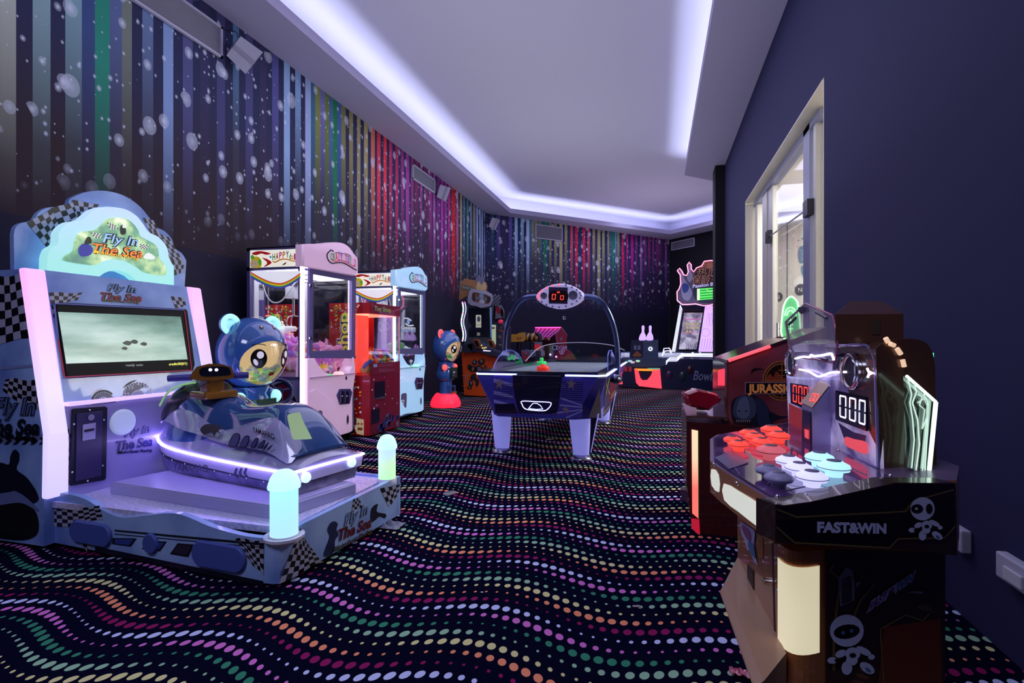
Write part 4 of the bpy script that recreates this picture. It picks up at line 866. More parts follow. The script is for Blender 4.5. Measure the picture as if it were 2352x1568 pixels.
# ------------------------------------------------------------------ claw machines
S1 = Pl((-3.4, 4.13, 1), (0, -1, 0)); F1 = Pl((-3.17, 4.5, 1), (1, 0, 0)); H1 = Pl((-3.115, 4.5, 1), (1, 0, 0)); K1 = Pl((-3.13, 4.5, 1), (1, 0, 0))
def claw(dy, body_c, body_es, frame_c, strip_c, label, tint):
    T = thing('claw_machine', V(-3.47, 4.56, 0), label, 'claw machine')
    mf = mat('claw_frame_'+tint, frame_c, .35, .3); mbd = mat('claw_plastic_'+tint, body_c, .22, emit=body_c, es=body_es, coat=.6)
    ms = glow('claw_strip_'+tint, strip_c, 2.2)
    x0, x1, y0, y1, HT = -3.78, -3.17, 4.13, 5.0, 1.94
    mb = MB(); mb.use(mf)
    for xx in (x0, x1-.035):
        for yy in (y0, y1-.035): mb.box((xx, yy, .08), (xx+.035, yy+.035, HT))
    for z0, z1 in ((HT-.03, HT), (1.725, 1.76), (.06, .10)):
        for a, b in (((x0, y0), (x1, y0+.03)), ((x0, y1-.03), (x1, y1)), ((x0, y0), (x0+.03, y1))): mb.box((a[0], a[1], z0), (b[0], b[1], z1))
    for yy in (y0, y1-.03): mb.box((x0, yy, .695), (x1, yy+.03, .72))
    mb.box((x1-.03, y0, 1.75), (x1, y1, 1.78)).box((x1-.03, y0, .06), (x1, y1, .1)).box((x0, y0, HT-.01), (x1, y1, HT)).box((x0, y0, .06), (x1, y1, .08))
    mb.box((x0-.005, y0+.01, .06), (x0+.005, y1-.01, HT))
    mb.build('frame', None, T)
    # lower cabinet sides and floor of the toy bed
    mb = MB(); mb.use(mat('cabinet_side_'+tint, 'b4b2cc', .35)).box((x0+.01, y0+.008, .1), (x1-.04, y0+.02, .70)).box((x0+.01, y1-.02, .1), (x1-.04, y1-.008, .70)).box((x0+.02, y0+.03, .70), (x1-.03, y1-.03, .72))
    if dy == 0:
        q = Pl((-3.4, 4.136, 1), (0, -1, 0)); mr = mat('arrow_red', '7a1834', .4)
        blob(mb, q, [(615, 905), (628, 885), (650, 878), (668, 890), (672, 903), (682, 925), (664, 915), (648, 935), (620, 940)], mat('arrow_edge', '181022', .4), .001, 2)
        blob(mb, q, [(620, 905), (632, 888), (650, 882), (665, 893), (670, 906), (676, 918), (664, 910), (648, 928), (625, 932)], mr, .003, 2)
        blob(mb, q, [(664, 877), (668, 880), (671, 877), (669, 882), (666, 882)], pc['navy'], .003, 2); blob(mb, q, [(678, 880), (682, 879), (683, 884), (680, 887)], pc['purple'], .003, 3)
    mb.build('side_cladding', None, T, fixn=False)
    # back mirror, bright ceiling
    MB().box((x0+.012, y0+.05, .72), (x0+.02, y1-.05, 1.72)).build('back_mirror', m_mirror, T)
    mb = MB(); mb.use(mat('post_white', 'dcdce4', .4)).box((x0+.02, y0+.04, .72), (x0+.05, y0+.10, 1.72)).box((x0+.02, y1-.10, .72), (x0+.05, y1-.04, 1.72)); mb.build('inner_post', None, T)
    MB().box((x0+.03, y0+.035, 1.715), (x1-.035, y1-.035, 1.722)).build('light_ceiling', glow('claw_light', 'f4f4ff', 3.2), T)
    for (a, b) in (((x0+.03, y0+.005), (x1-.035, y0+.009)), ((x0+.03, y1-.009), (x1-.035, y1-.005))):
        MB().box((a[0], a[1], .72), (b[0], b[1], 1.725)).build('window_pane', m_clear, T)
    # corner light strip
    mb = MB(); mb.box((x1-.012, y0-.008, .08), (x1+.012, y0+.035, 1.755)); mb.build('light_strip', ms, T, bevel=.004)
    MB().box((x1-.006, y1-.10, .90), (x1-.002, y1-.085, 1.74)).build('light_strip', ms, T)
    # front door with window
    mb = MB(); mb.use(mf)
    ou = onpl(F1, [(707, 612), (814, 633), (811.6, 817), (704.5, 815)], .0); inn = onpl(F1, [(715, 629), (804.6, 645), (804, 803), (713.7, 806)], .0)
    for d_ in (.0, .022): mb.ringface([p+V(d_, 0, 0) for p in ou], [p+V(d_, 0, 0) for p in inn])
    mb.loft([ou, [p+V(.022, 0, 0) for p in ou]], cap=False, smooth=False); mb.loft([inn, [p+V(.022, 0, 0) for p in inn]], cap=False, smooth=False)
    mb.prism(onpl(F1, [(704.5, 815), (811.6, 817), (812, 823), (704.5, 822)]), V(.03, 0, 0))
    dr = mb.build('door', None, T, fixn=False)
    MB().prism(onpl(F1, [(715, 629), (804.6, 645), (804, 803), (713.7, 806)], .01), V(.004, 0, 0)).build('door_pane', m_clear, dr)
    mb = MB()
    for x, y in ((712, 656), (711.5, 777)): mb.cyl(F1.p(x, y, .022), V(1, 0, 0), .016, .012, 12)
    mb.build('lock', ch, dr)
    if dy:
        mb = MB(); bw_ = mat('brand_white', 'c8ccd8', .4, emit='c8ccd8', es=.35); q = Pl((-3.17, 4.5, 1), (1, 0, 0))
        def rq(x, y): # photo position on the second machine -> same place on the first
            P = onX(x, y, -3.17); return P-V(0, dy, 0)
        cc = rq(935, 739); mb.use(mat('brand_blue', '7f98d0', .4, emit='7f98d0', es=.4)).cyl(cc+V(.018, 0, 0), V(1, 0, 0), .034, .003, 20)
        mb.use(bw_).tube(spline([rq(924, 731)+V(.02, 0, 0), rq(933, 731)+V(.02, 0, 0), rq(941, 736)+V(.02, 0, 0)], 5, False), .009, 6).tube(spline([rq(929, 743)+V(.02, 0, 0), rq(936, 748)+V(.02, 0, 0), rq(946, 747)+V(.02, 0, 0)], 5, False), .009, 6)
        for tx, y, m_ in (('Comestero', 756, bw_), ('changers', 762, mat('brand_pale', '8fa4c8', .4, emit='8fa4c8', es=.35))):
            a, b = rq(919, y)+V(.017, 0, 0), rq(952, y)+V(.017, 0, 0); a.z = b.z = (a.z+b.z)/2; w, q0_ = text_w(tx, 0, .02)
            text_mb(mb, tx, a-(b-a)/w*q0_, V(0, 1, 0), Z3, .045, m_, bold=.02, sx=(b-a).length/w/(.045/.72))
        mb.build('lettering', None, dr, fixn=False)
    # moulded header
    hd = spo([(735, 559.6), (745.7, 557), (774, 556.5), (790, 561), (801, 570), (810, 583), (818, 592)], 4)
    hd = [(692, 611), (692, 561), (700, 560)]+hd+[(819.5, 600), (819.5, 629), (813, 633)]
    fr = onpl(H1, hd); cc = sum(fr, Vector())/len(fr); fr2 = [cc+(p-cc)*.97+V(.018, 0, 0) for p in fr]; bk = [p+V(-.062, 0, 0) for p in fr]
    mb = MB(); mb.loft([bk, fr], cap=False, smooth=False); mb.loft([fr, fr2], cap=False); mb.use(mbd).face(fr2); mb.face(bk[::-1]); mb.mats = [mbd]; mb.mi = [0]*len(mb.f); hdr = mb.build('header', None, T)
    q = H1.shift(.019)
    mb = MB(); edge = mat('logo_edge', '2c2340', .4); pl_ = sp([(757, 582), (752, 588), (754, 597), (761, 603), (772, 603), (784, 602), (797, 607), (808, 614), (816, 617)], 4)
    mb.use(edge).tube([q.p(x, y, .001) for x, y in sp([(766, 577), (757, 577), (751, 585), (754, 597), (762, 604), (774, 603), (786, 603), (798, 608), (809, 615), (816, 617)], 4)[:-4]], .007, 6)
    mb.use(pc['red']).tube([q.p(x, y, .001) for x, y in [(v.x, v.y) for v in spline([(762, 597, 0), (772, 600, 0), (785, 598, 0), (798, 603, 0), (808, 609, 0), (815, 612, 0)], 4, False)]], .004, 6)
    multi_text(mb, q, 'CRAZY TOY 2', [(759, 597), (775, 597), (790, 599), (803, 604), (818, 612)], 16, [pc['green'], pc['green'], pc['red'], pc['pink'], pc['purple'], pc['red'], pc['red'], pc['blue'], pc['green'], pc['red'], pc['pink']], .003, .03)
    mb.use(pc['navy']).tube([q.p(x, y, .004) for x, y in ((770, 581), (778, 579), (786, 582), (797, 583), (806, 588))], .004, 5)
    mb.build('logo', None, hdr, fixn=False)
    # printed sign on the side
    q = S1.shift(.004); mb = MB(); mb.use(mat('sign_white', 'd8d6c8', .4, emit='d8d6c8', es=.8)).prism(onpl(S1, [(575, 575), (690.5, 571.5), (689.5, 611), (574.5, 615)], .001), V(0, -.003, 0))
    multi_text(mb, q, 'HAPPY', [(625, 598), (645, 593), (664, 591)], 15, [pc['green'], pc['red'], pc['pink'], pc['orange'], pc['navy']], .002); multi_text(mb, q, 'dolls', [(664, 595), (677, 596), (690, 599)], 14, [pc['green'], pc['orange'], pc['pink'], pc['green'], pc['red']], .002)
    mb.use(pc['orange']).tube([q.p(x, y, .002) for x, y in [(v.x, v.y) for v in spline([(627, 600, 0), (632, 602, 0), (645, 596, 0), (658, 595, 0), (672, 599, 0), (689, 600, 0)], 4, False)]], .006, 6)
    bb = lambda pts, m_, o=.003: blob(mb, q, pts, m_, o, 3)
    bb([(576, 600), (582, 590), (594, 590), (601, 600), (598, 614), (577, 614)], pc['yellow']); bb([(577, 602), (584, 597), (592, 602), (591, 612), (578, 614)], pc['beige'], .0045)
    bb([(576, 588), (580, 585), (584, 589), (582, 595), (577, 595)], pc['lime'], .005); bb([(593, 598), (597, 595), (601, 600), (599, 608), (594, 608)], pc['lime'], .005)
    bb([(578, 582), (590, 577), (604, 577), (622, 582), (612, 585), (600, 582), (588, 586)], pc['red'], .003); bb([(602, 592), (614, 595), (624, 603), (612, 611), (606, 612), (614, 603)], pc['red'], .003); bb([(619, 590), (621, 587), (624, 590), (622, 593)], pc['cyan'], .003); bb([(648, 609), (653, 604), (658, 602), (655, 607)], pc['brown'], .003)
    for x, y in ((580, 604), (587, 605)): bb([(x-.8, y), (x, y-1), (x+.8, y), (x, y+1)], pc['navy'], .006)
    mb.build('side_sign', None, T, fixn=False)
    # rainbow transfer along the top of the side pane
    mb = MB(); top = [(576+i*5.7, 624+26*math.sin(min(1, i/12)*PI*.5)-(max(0, i-12)/8)**1.5*24) for i in range(21)]
    mb.use(mat('transfer_white', 'e8e8f0', .4, emit='e8e8f0', es=.6))
    for i in range(20): mb.add([S1.p(top[i][0], 622.5, .012), S1.p(top[i+1][0], 622, .012), S1.p(top[i+1][0], top[i+1][1], .012), S1.p(top[i][0], top[i][1], .012)], [(0, 1, 2, 3)])
    stripes_path(mb, S1, top, rainbow, 2.2, .012); mb.build('rainbow_transfer', None, T, fixn=False)
    # gantry, cable and claw
    mb = MB(); mb.use(ch).box((-3.6, 4.42, 1.60), (-3.46, 4.56, 1.71)); mb.use(mat('motor_white', 'c8c8d0', .4)).box((-3.58, 4.42, 1.48), (-3.48, 4.54, 1.60)); mb.use(mat('steel', (0.45, 0.45, 0.5), 0.3, 1.0))
    mb.tube([V(-3.74, 4.3, 1.69), V(-3.2, 4.3, 1.69)], .009).tube([V(-3.74, 4.85, 1.69), V(-3.2, 4.85, 1.69)], .009).tube([V(-3.53, 4.15, 1.70), V(-3.53, 4.98, 1.70)], .009)
    mb.tube([V(-3.53, 4.48, 1.48), V(-3.53, 4.48, 1.30)], .012)
    for k in range(3):
        a_ = 2*PI*k/3+.4; d_ = V(math.cos(a_), math.sin(a_), 0); mb.tube(spline([V(-3.53, 4.48, 1.31), V(-3.53, 4.48, 1.29)+d_*.07, V(-3.53, 4.48, 1.22)+d_*.085, V(-3.53, 4.48, 1.17)+d_*.02], 4, False), .006, 6)
    mb.build('claw', None, T)
    mb = MB(); mb.tube(spline([V(-3.72, 4.25, 1.66), V(-3.66, 4.25, 1.50), V(-3.60, 4.27, 1.43), V(-3.52, 4.3, 1.45), V(-3.46, 4.36, 1.58), V(-3.44, 4.42, 1.66)], 6, False), .007); mb.tube(spline([V(-3.42, 4.4, 1.60), V(-3.41, 4.42, 1.42), V(-3.40, 4.45, 1.36), V(-3.37, 4.44, 1.44), V(-3.38, 4.4, 1.6)], 6, False), .006); mb.build('cable', mat('cable_grey', 'b8b8c0', .35), T)
    # moulded front with the joystick bay
    U = [(708, 823), (723, 822), (730.5, 836.6), (744, 852), (762.6, 861), (784, 864), (801, 858), (808.6, 841), (810.5, 820), (813, 820)]
    R_ = [(813, 820), (816.5, 841), (816, 866), (811.6, 893), (810, 918), (810, 989), (801, 994), (779.5, 1000), (740, 1006), (708, 1015)]
    fr_ = onpl(K1, sp(U[:1]+U[1:], 3)[:-3]+R_); cc = sum(fr_, Vector())/len(fr_)
    pb = [K1.p(*p) for p in U]+[K1.p(*p) for p in R_[1:]]
    mb = MB(); f3 = [p+V(0, 0, 0) for p in pb]; b3 = [p+V(-.14, 0, 0) for p in pb]
    for p in b3:
        pass
    def bow(p): t_ = (p.y-4.13)/.87; return p+V(.045*math.sin(PI*min(1, max(0, t_)))*min(1, max(0, (p.z-.05)/.5)), 0, 0)
    mb.prism([p for p in b3], V(.14, 0, 0)); fp = mb.build('front_panel', mbd, T, bevel=.012)
    # relief: swooping lower shoulder and prize chute surround
    mb = MB(); rel = sp([(712, 900), (740, 905), (765, 930), (776, 965), (778, 995), (760, 1000), (735, 1003), (710, 1008)], 3); mb.prism(onpl(K1, rel, -.002), V(.014, 0, 0)); mb.build('relief', mbd, fp, bevel=.008)
    mb = MB(); hx = [(779, 893), (802.4, 892.5), (807, 901), (801, 927), (779.5, 929), (772.6, 907)]
    mb.use(mat('coin_plate_'+tint, '5c5890', .3, .4)).prism(onpl(K1, hx), V(.012, 0, 0)); cs_ = mb.build('coin_unit', None, T)
    for a_, b_ in ((781.5, 789.5), (792, 801)):
        MB().prism(onpl(K1, [(a_, 898.5), (b_, 898), (b_-.3, 925), (a_-.3, 926.5)], .012), V(.004, 0, 0)).build('coin_slot', mat('slot_dark', '14122c', .2), cs_)
        mb = MB(); mb.tube([K1.p(a_+1.2, 899, .02), K1.p(a_+1, 925, .02)], .0035, 6); mb.ball(K1.p((a_+b_)/2, 910, .016), .01, n=8, m=6); mb.build('coin_return', ch, cs_)
    pz = sp([(717.5, 953), (720, 946), (728, 943.5), (739, 944), (739.5, 965), (738, 985), (733, 986), (722, 972), (717.5, 965)], 3)
    mb = MB(); mb.use(mat('chute_grey', '6d688c', .35)).prism(onpl(K1, pz, .0125), V(.004, 0, 0)); fl_ = K1.shift(.0155)
    mb.use(pc['white']); text_px(mb, fl_, 'PRIZE', (718.5, 969), (731, 968.5), 4.5, pc['white'], .003, 0, .03); text_px(mb, fl_, 'OUT', (720, 978), (730, 977), 5.5, pc['white'], .003, 0, .03)
    mb.build('prize_flap', None, T, fixn=False)
    mb = MB(); mb.use(mat('joy_shelf_'+tint, body_c, .3)).box((x1-.01, y0+.07, .70), (x1+.06, y1-.06, .715)); sh = mb.build('control_shelf', None, T)
    mb = MB(); j = V(-3.12, 4.50, .715); mb.use(glow('joy_green', '7ad08a', .7)).cyl(j, Z3, .025, .01); mb.use(mat('joy_white', 'e0dce8', .3)).tube([j, j+V(0, 0, .06)], .007).ball(j+V(0, 0, .075), .022); mb.build('joystick', None, T)
    mb = MB(); mb.use(glow('button_'+tint, 'f0c0c0' if not dy else '9af0d0', .7)).lathe(V(-3.12, 4.64, .713), Z3, [(.055, 0), (.055, .012), (.04, .03), (0, .034)], 20); mb.build('button', None, T)
    mb = MB(); ov = K1.p(798, 963); mb.use(mat('oval_'+tint, body_c, .3)).prism([ov+V(0, .022*math.cos(a_), .055*math.sin(a_)) for a_ in [2*PI*k/16 for k in range(16)]], V(.004, 0, 0)); mb.use(slot_ := mat('slot_dark', '14122c', .2)).prism([ov+V(.004, .012*math.cos(a_), .042*math.sin(a_)) for a_ in [2*PI*k/16 for k in range(16)]], V(.003, 0, 0)); mb.build('vent_oval', None, T)
    mb = MB(); mb.use(slot_).box(K1.p(795, 868)+V(.0, -.012, -.018), K1.p(795, 868)+V(.003, .012, .018)); mb.build('card_reader', None, T)
    for xx in (x0+.06, x1-.02):
        for yy in (y0+.08, y1-.08):
            mb = MB(); mb.use(dk).box((xx-.03, yy-.01, .04), (xx+.03, yy+.01, .07)).cyl(V(xx, yy-.012, .028), V(0, 1, 0), .028, .024, 14); mb.build('caster', None, T)
    if dy: T.location = T.location+V(0, dy, 0)
    return T
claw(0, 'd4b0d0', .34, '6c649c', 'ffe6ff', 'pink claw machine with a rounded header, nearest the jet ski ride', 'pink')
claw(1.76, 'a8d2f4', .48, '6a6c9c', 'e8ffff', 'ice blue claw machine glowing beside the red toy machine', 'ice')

# ------------------------------------------------------------------ plush toys and prizes
def plush_mesh(kind, m1, m2, r):
    mb = MB(); mb.use(m1)
    if kind == 'bear':
        mb.ball((0, 0, 0), r*.8, r*.7, r*.75, 10, 7).ball((r*.9, 0, r*.35), r*.6, r*.6, r*.6, 10, 7)
        for s_ in (-1, 1): mb.ball((r*.85, s_*r*.45, r*.85), r*.22, n=7, m=5); mb.ball((-.1*r, s_*r*.75, -r*.2), r*.5, r*.25, r*.25, 7, 5); mb.ball((-.6*r, s_*r*.45, -r*.35), r*.3, n=7, m=5)
        mb.use(m2).ball((r*1.35, 0, r*.25), r*.26, n=7, m=5)
    elif kind == 'bunny':
        mb.ball((0, 0, 0), r*.75, r*.6, r*.6, 10, 7).ball((r*.8, 0, r*.3), r*.5, n=10, m=7)
        for s_ in (-1, 1): mb.ball((r*.6, s_*r*.3, r*1.0), r*.15, r*.18, r*.6, 7, 6)
        mb.use(m2).ball((r*1.15, 0, r*.25), r*.2, n=7, m=5).ball((-r*.8, 0, .1*r), r*.28, n=7, m=5)
    elif kind == 'ball':
        mb.ball((0, 0, 0), r*.85, n=12, m=8); mb.use(m2)
        for s_ in (-1, 1): mb.ball((r*.75, s_*r*.3, r*.25), r*.16, n=7, m=5)
    elif kind == 'long':
        mb.tube(spline([(-r*1.3, 0, 0), (-r*.4, r*.35, .1*r), (r*.5, -.1*r, .15*r), (r*1.4, r*.25, 0)], 5, False), [r*(.25+.25*math.sin(PI*min(1, (i+1)/17))) for i in range(16)], 8); mb.use(m2).ball((r*1.35, r*.2, .1*r), r*.42, n=8, m=6)
    else:
        mb.prism([(r*math.cos(a_)*(1 if k % 2 else .5), r*math.sin(a_)*(1 if k % 2 else .5), -r*.25) for k, a_ in enumerate([2*PI*i/10 for i in range(10)])], V(0, 0, r*.5)); mb.use(m2).ball((0, 0, r*.25), r*.3, n=8, m=6)
    return mb
_PM = {}
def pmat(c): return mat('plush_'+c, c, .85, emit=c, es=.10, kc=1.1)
CN = {'e8e0c8': 'cream', 'e79ac8': 'pink', 'c878d0': 'magenta', 'f0c0d8': 'pale pink', 'e8a060': 'orange', 'a07ad8': 'lilac', 'f0f0f0': 'white', '7ac850': 'green', 'e8c840': 'yellow', '3a5ab0': 'blue', 'c83a3a': 'red', '9a7a50': 'tan', '26356e': 'navy', '5a3a8a': 'purple', '60b8a8': 'teal'}
KN = {'bear': 'teddy', 'bunny': 'bunny', 'ball': 'round plush', 'long': 'curled plush', 'star': 'star cushion'}
def put_plush(kind, c1, c2, r, loc, where, group, rot=None):
    key = (kind, c1, c2, round(r, 3))
    nm = {'bear': 'plush_bear', 'bunny': 'plush_bunny', 'ball': 'plush_ball', 'long': 'plush_snake', 'star': 'plush_star'}[kind]
    if key not in _PM:
        mb = plush_mesh(kind, pmat(c1), pmat(c2), r); me = bpy.data.meshes.new(nm); me.from_pydata([tuple(p) for p in mb.v], [], mb.f)
        for k in mb.mats: me.materials.append(k)
        me.polygons.foreach_set('material_index', mb.mi); me.polygons.foreach_set('use_smooth', mb.sm); me.update(); _PM[key] = me
    o = bpy.data.objects.new(nm, _PM[key]); COL.objects.link(o); o.location = loc
    o.rotation_euler = rot or (random.uniform(-.7, .7), random.uniform(-.7, .7), random.uniform(0, 2*PI))
    tag(o, '%s %s %s' % (CN[c1], KN[kind], where), 'plush toy', group); return o
rp = random.Random(21)
def heap(x0, x1, y0, y1, hf, cols, where, group, r=.062, step=.10, layers=2, kinds=('bear', 'bunny', 'ball', 'long', 'bear')):
    ny = max(1, int((y1-y0)/step)); nx = max(1, int((x1-x0)/step))
    for l in range(layers):
        for i in range(nx):
            for j in range(ny):
                x = x0+(i+.5+rp.uniform(-.2, .2)+.25*(l % 2))*(x1-x0)/nx; y = y0+(j+.5+rp.uniform(-.2, .2)+.25*(l % 2))*(y1-y0)/ny
                z = hf(x, y)-r*1.25*(layers-1-l)
                x = min(max(x, x0+r*.6), x1-r*.6); y = min(max(y, y0+r*.6), y1-r*.6)
                cc_ = rp.choice(cols); put_plush(rp.choice(kinds), cc_[0], cc_[1], r*rp.choice((.85, 1.0, 1.15)), (x, y, z), where, group, (rp.uniform(-.7, .7), rp.uniform(-.7, .7), rp.uniform(0, 6.28)))
pinks = [('e79ac8', 'f0c0d8'), ('c878d0', 'f0f0f0'), ('f0c0d8', 'e79ac8'), ('e8e0c8', 'f0f0f0'), ('e79ac8', 'f0f0f0'), ('e8a060', 'e8e0c8'), ('a07ad8', 'f0f0f0'), ('c878d0', 'e79ac8')]
heap(-3.73, -3.22, 4.18, 4.95, lambda x, y: .97+.16*math.exp(-((x+3.68)/.16)**2-((y-4.3)/.3)**2)+.05*math.sin(9*y), pinks, 'in the heap inside the pink claw machine', 'plush toys in the pink claw machine', layers=3, step=.115)
creams = [('e8e0c8', 'f0f0f0'), ('f0f0f0', 'e8e0c8')]
heap(-3.70, -3.50, 4.22, 4.42, lambda x, y: 1.15, creams, 'on top of the heap in the pink claw machine', 'cream plush toys in the pink claw machine', layers=1, r=.07)
heap(-3.34, -3.22, 4.3, 4.8, lambda x, y: .78, [('e8c840', 'e8a060'), ('c83a3a', 'e8c840'), ('5a3a8a', 'f0f0f0'), ('e8e0c8', 'c83a3a')], 'low behind the control bay of the pink claw machine', 'plush toys at the bay of the pink claw machine', layers=1, r=.05)
heap(-3.73, -3.22, 5.94, 6.70, lambda x, y: .86+.06*math.sin(7*y), [('7ac850', '5a3a8a'), ('f0f0f0', 'e79ac8'), ('c878d0', '7ac850'), ('e8c840', 'c83a3a'), ('60b8a8', 'f0f0f0'), ('a07ad8', 'e8c840')], 'in the heap inside the ice blue claw machine', 'plush toys in the ice blue claw machine', layers=1, step=.12, r=.065)
put_plush('long', '7ac850', 'a07ad8', .11, (-3.26, 6.12, .98), 'lying against the front pane of the ice blue claw machine', 'plush toys in the ice blue claw machine', (0, 0, 1.4))

# ------------------------------------------------------------------ red toy machine between the claw machines
T = thing('toy_vending_machine', V(-3.35, 5.4, 0), 'red toy machine with a red lit glass case between the two claw machines', 'toy machine')
mred = mat('toy_red', 'd0202c', .3, coat=.5); mdr = mat('toy_dark_red', '7c1030', .3, coat=.4); mlit = mat('toy_lit_red', 'f05040', .4, emit='f04a3a', es=.55)
RX0, RX1, RY0, RY1, RH = -3.52, -3.03, 5.06, 5.78, 1.475
SR = Pl((-3.3, RY0, 1), (0, -1, 0)); FR = Pl((RX1, 5.3, 1), (1, 0, 0))
def chamf(z0, z1, m_):
    return [V(RX0, RY0, z0), V(RX1-.07, RY0, z0), V(RX1, RY0+.03, z0), V(RX1, RY1, z0), V(RX0, RY1, z0)], V(0, 0, z1-z0)
mb = MB(); mb.use(mred); p_, d_ = chamf(.02, .68, mred); mb.prism(p_, d_); mb.use(mdr).box((RX1, RY0+.035, .03), (RX1+.006, RY1-.01, .675)); mb.use(slot_ := mat('slot_dark', '14122c', .2))
mb.box((RX1+.004, RY0+.12, .42), (RX1+.01, RY0+.34, .60)); mb.box((RX1+.004, RY0+.05, .14), (RX1+.01, RY0+.22, .30)); mb.use(ch).box((RX1+.004, RY0+.12, .405), (RX1+.02, RY0+.34, .42))
rt = random.Random(4)
for k in range(22):
    y = rt.uniform(RY0+.05, RY1-.06); z = rt.uniform(.30, .64); mb.use(rt.choice([pc['purple'], pc['cyan'], pc['white'], pc['pink']])).cyl(V(RX1+.006, y, z), V(1, 0, 0), rt.uniform(.004, .009), .002, 7)
for k in range(26):
    x = rt.uniform(-3.30, -3.12); z = rt.uniform(.25, .62); mb.use(rt.choice([pc['orange'], pc['green'], pc['white'], pc['cyan'], pc['yellow']])).cyl(V(x, RY0, z), V(0, -1, 0), rt.uniform(.006, .012), .002, 7)
for k in range(16):
    x = rt.uniform(-3.32, -3.12); z = rt.uniform(.04, .20); mb.use(rt.choice([pc['brown'], pc['beige'], pc['navy'], mat('print_grey', '6a6480', .5)])); mb.obox(V(x, RY0-.002, z), V(1, 0, rt.uniform(-.4, .4)).normalized(), V(0, 0, 1), V(0, 1, 0), .05, .045, .003)
for k in range(24):
    y = rt.uniform(RY0+.06, RY1-.06); z = rt.uniform(.04, .19); mb.use(rt.choice([mat('print_violet', '4a3a78', .5), mdr, pc['navy'], mat('print_grey', '6a6480', .5)])); mb.obox(V(RX1+.008, y, z), V(0, 1, rt.uniform(-.4, .4)).normalized(), V(0, 0, 1), V(1, 0, 0), .06, .05, .003)
for x, z in ((-3.30, .42), (-3.13, .12)):
    mb.use(pc['beige']).obox(V(x, RY0-.004, z), V(1, 0, -.15).normalized(), Z3, V(0, 1, 0), .09, .17, .003); mb.use(pc['brown']); [mb.cyl(V(x+dx_, RY0-.005, z+.03), V(0, -1, 0), .012, .002, 8) for dx_ in (-.02, .02)]; mb.box((x-.03, RY0-.007, z-.04), (x+.03, RY0-.005, z-.01))
mb.build('lower_cabinet', None, T)
mb = MB(); mb.use(mred); p_, d_ = chamf(1.355, RH, mred); mb.prism(p_, d_); mb.use(mdr).box((RX1, RY0+.035, 1.36), (RX1+.006, RY1, RH-.003))
for k in range(34): mb.use(rt.choice([pc['orange'], pc['green'], pc['white'], pc['cyan'], pc['yellow']])).cyl(V(rt.uniform(-3.5, -3.12), RY0, rt.uniform(1.375, 1.46)), V(0, -1, 0), rt.uniform(.006, .013), .002, 7)
a, b = FR.p(858, 715), FR.p(896, 719.5); w_, q0_ = text_w('Toy Shop', 0, .03)
for off_, bd, m_ in ((.008, .09, mat('sign_slate', '4a5a80', .4)), (.011, .03, mat('sign_olive', 'a8a050', .4))):
    w_, q0_ = text_w('Toy Shop', 0, bd); text_mb(mb, 'Toy Shop', V(RX1+off_, a.y, 1.393)-V(0, 1, 0)*q0_*(b.y-a.y)/w_, V(0, 1, 0), Z3, .052, m_, bold=bd, sx=(b.y-a.y)/w_/(.052/.72))
mb.build('header', None, T, fixn=False)
mb = MB(); mb.use(mred).box((RX0, RY0, .68), (-3.24, RY0+.015, 1.355)); mb.use(mat('inner_red', 'b02428', .4))
mb.box((RX0, RY0+.01, .68), (RX0+.02, RY1, 1.355)).box((RX0, RY1-.015, .68), (RX1-.35, RY1, 1.355))
q = SR.shift(.003)
for k in range(40): x, z = rt.uniform(-3.5, -3.25), rt.uniform(1.18, 1.36); mb.use(rt.choice([pc['orange'], pc['green'], pc['white'], pc['cyan'], pc['yellow']])).cyl(V(x, RY0, z), V(0, -1, 0), rt.uniform(.006, .012), .002, 7)
yel = mat('shop_yellow', 'e8d850', .35, emit='e8d850', es=.4)
for off_, bd, m_ in ((.004, .13, pc['white']), (.006, .09, mat('shop_blue', '2c4a88', .35)), (.009, .02, yel)):
    w_, q0_ = text_w('Shop', 0, bd); text_mb(mb, 'Shop', V(-3.275, RY0-off_, .91)-Z3*q0_*.46/w_, Z3, V(-1, 0, 0), .13, m_, bold=bd, sx=.46/w_/(.13/.72))
mb.use(pc['lime']).obox(V(-3.30, RY0-.004, 1.33), V(1, 0, .35).normalized(), V(-.35, 0, 1).normalized(), V(0, 1, 0), .15, .05, .003)
mb.build('side_panel', None, T, fixn=False)
mb = MB(); mb.use(mlit).box((-3.70, RY0+.30, .70), (-3.24, RY0+.32, 1.35)).box((-3.26, RY0+.02, .70), (-3.22, RY0+.32, 1.35)); mb.use(glow('toy_case_light', 'ff7a60', 3.0)).box((RX0+.03, RY0+.03, 1.345), (RX1-.03, RY1-.03, 1.353)); mb.build('inner_column', None, T)
MB().box((-3.24, RY0+.002, .68), (RX1-.005, RY0+.006, 1.355)).build('window_pane', m_clear, T); MB().box((RX1-.006, RY0+.02, .68), (RX1-.002, RY1, 1.355)).build('window_pane', m_clear, T)
mb = MB(); mb.use(mat('corner_white', 'd8d0e0', .4)).box((RX1-.012, RY1-.012, .68), (RX1, RY1, 1.355)); mb.build('corner_post', None, T)
mb = MB(); mb.use(mdr).box((RX1-.002, RY0+.06, .68), (RX1+.012, RY1-.02, .81)); q = FR.shift(.013)
mb.use(mat('thin_print', '9a6a90', .4))
for z in (.78, .765, .735, .72, .705): mb.box((RX1+.012, RY0+.2, z), (RX1+.0135, RY0+.2+rt.uniform(.2, .4), z+.003))
mb.use(mat('slate_label', '8a9ac0', .4)).box((RX1+.012, RY0+.08, .765), (RX1+.014, RY0+.16, .80)); mb.build('instruction_panel', None, T)
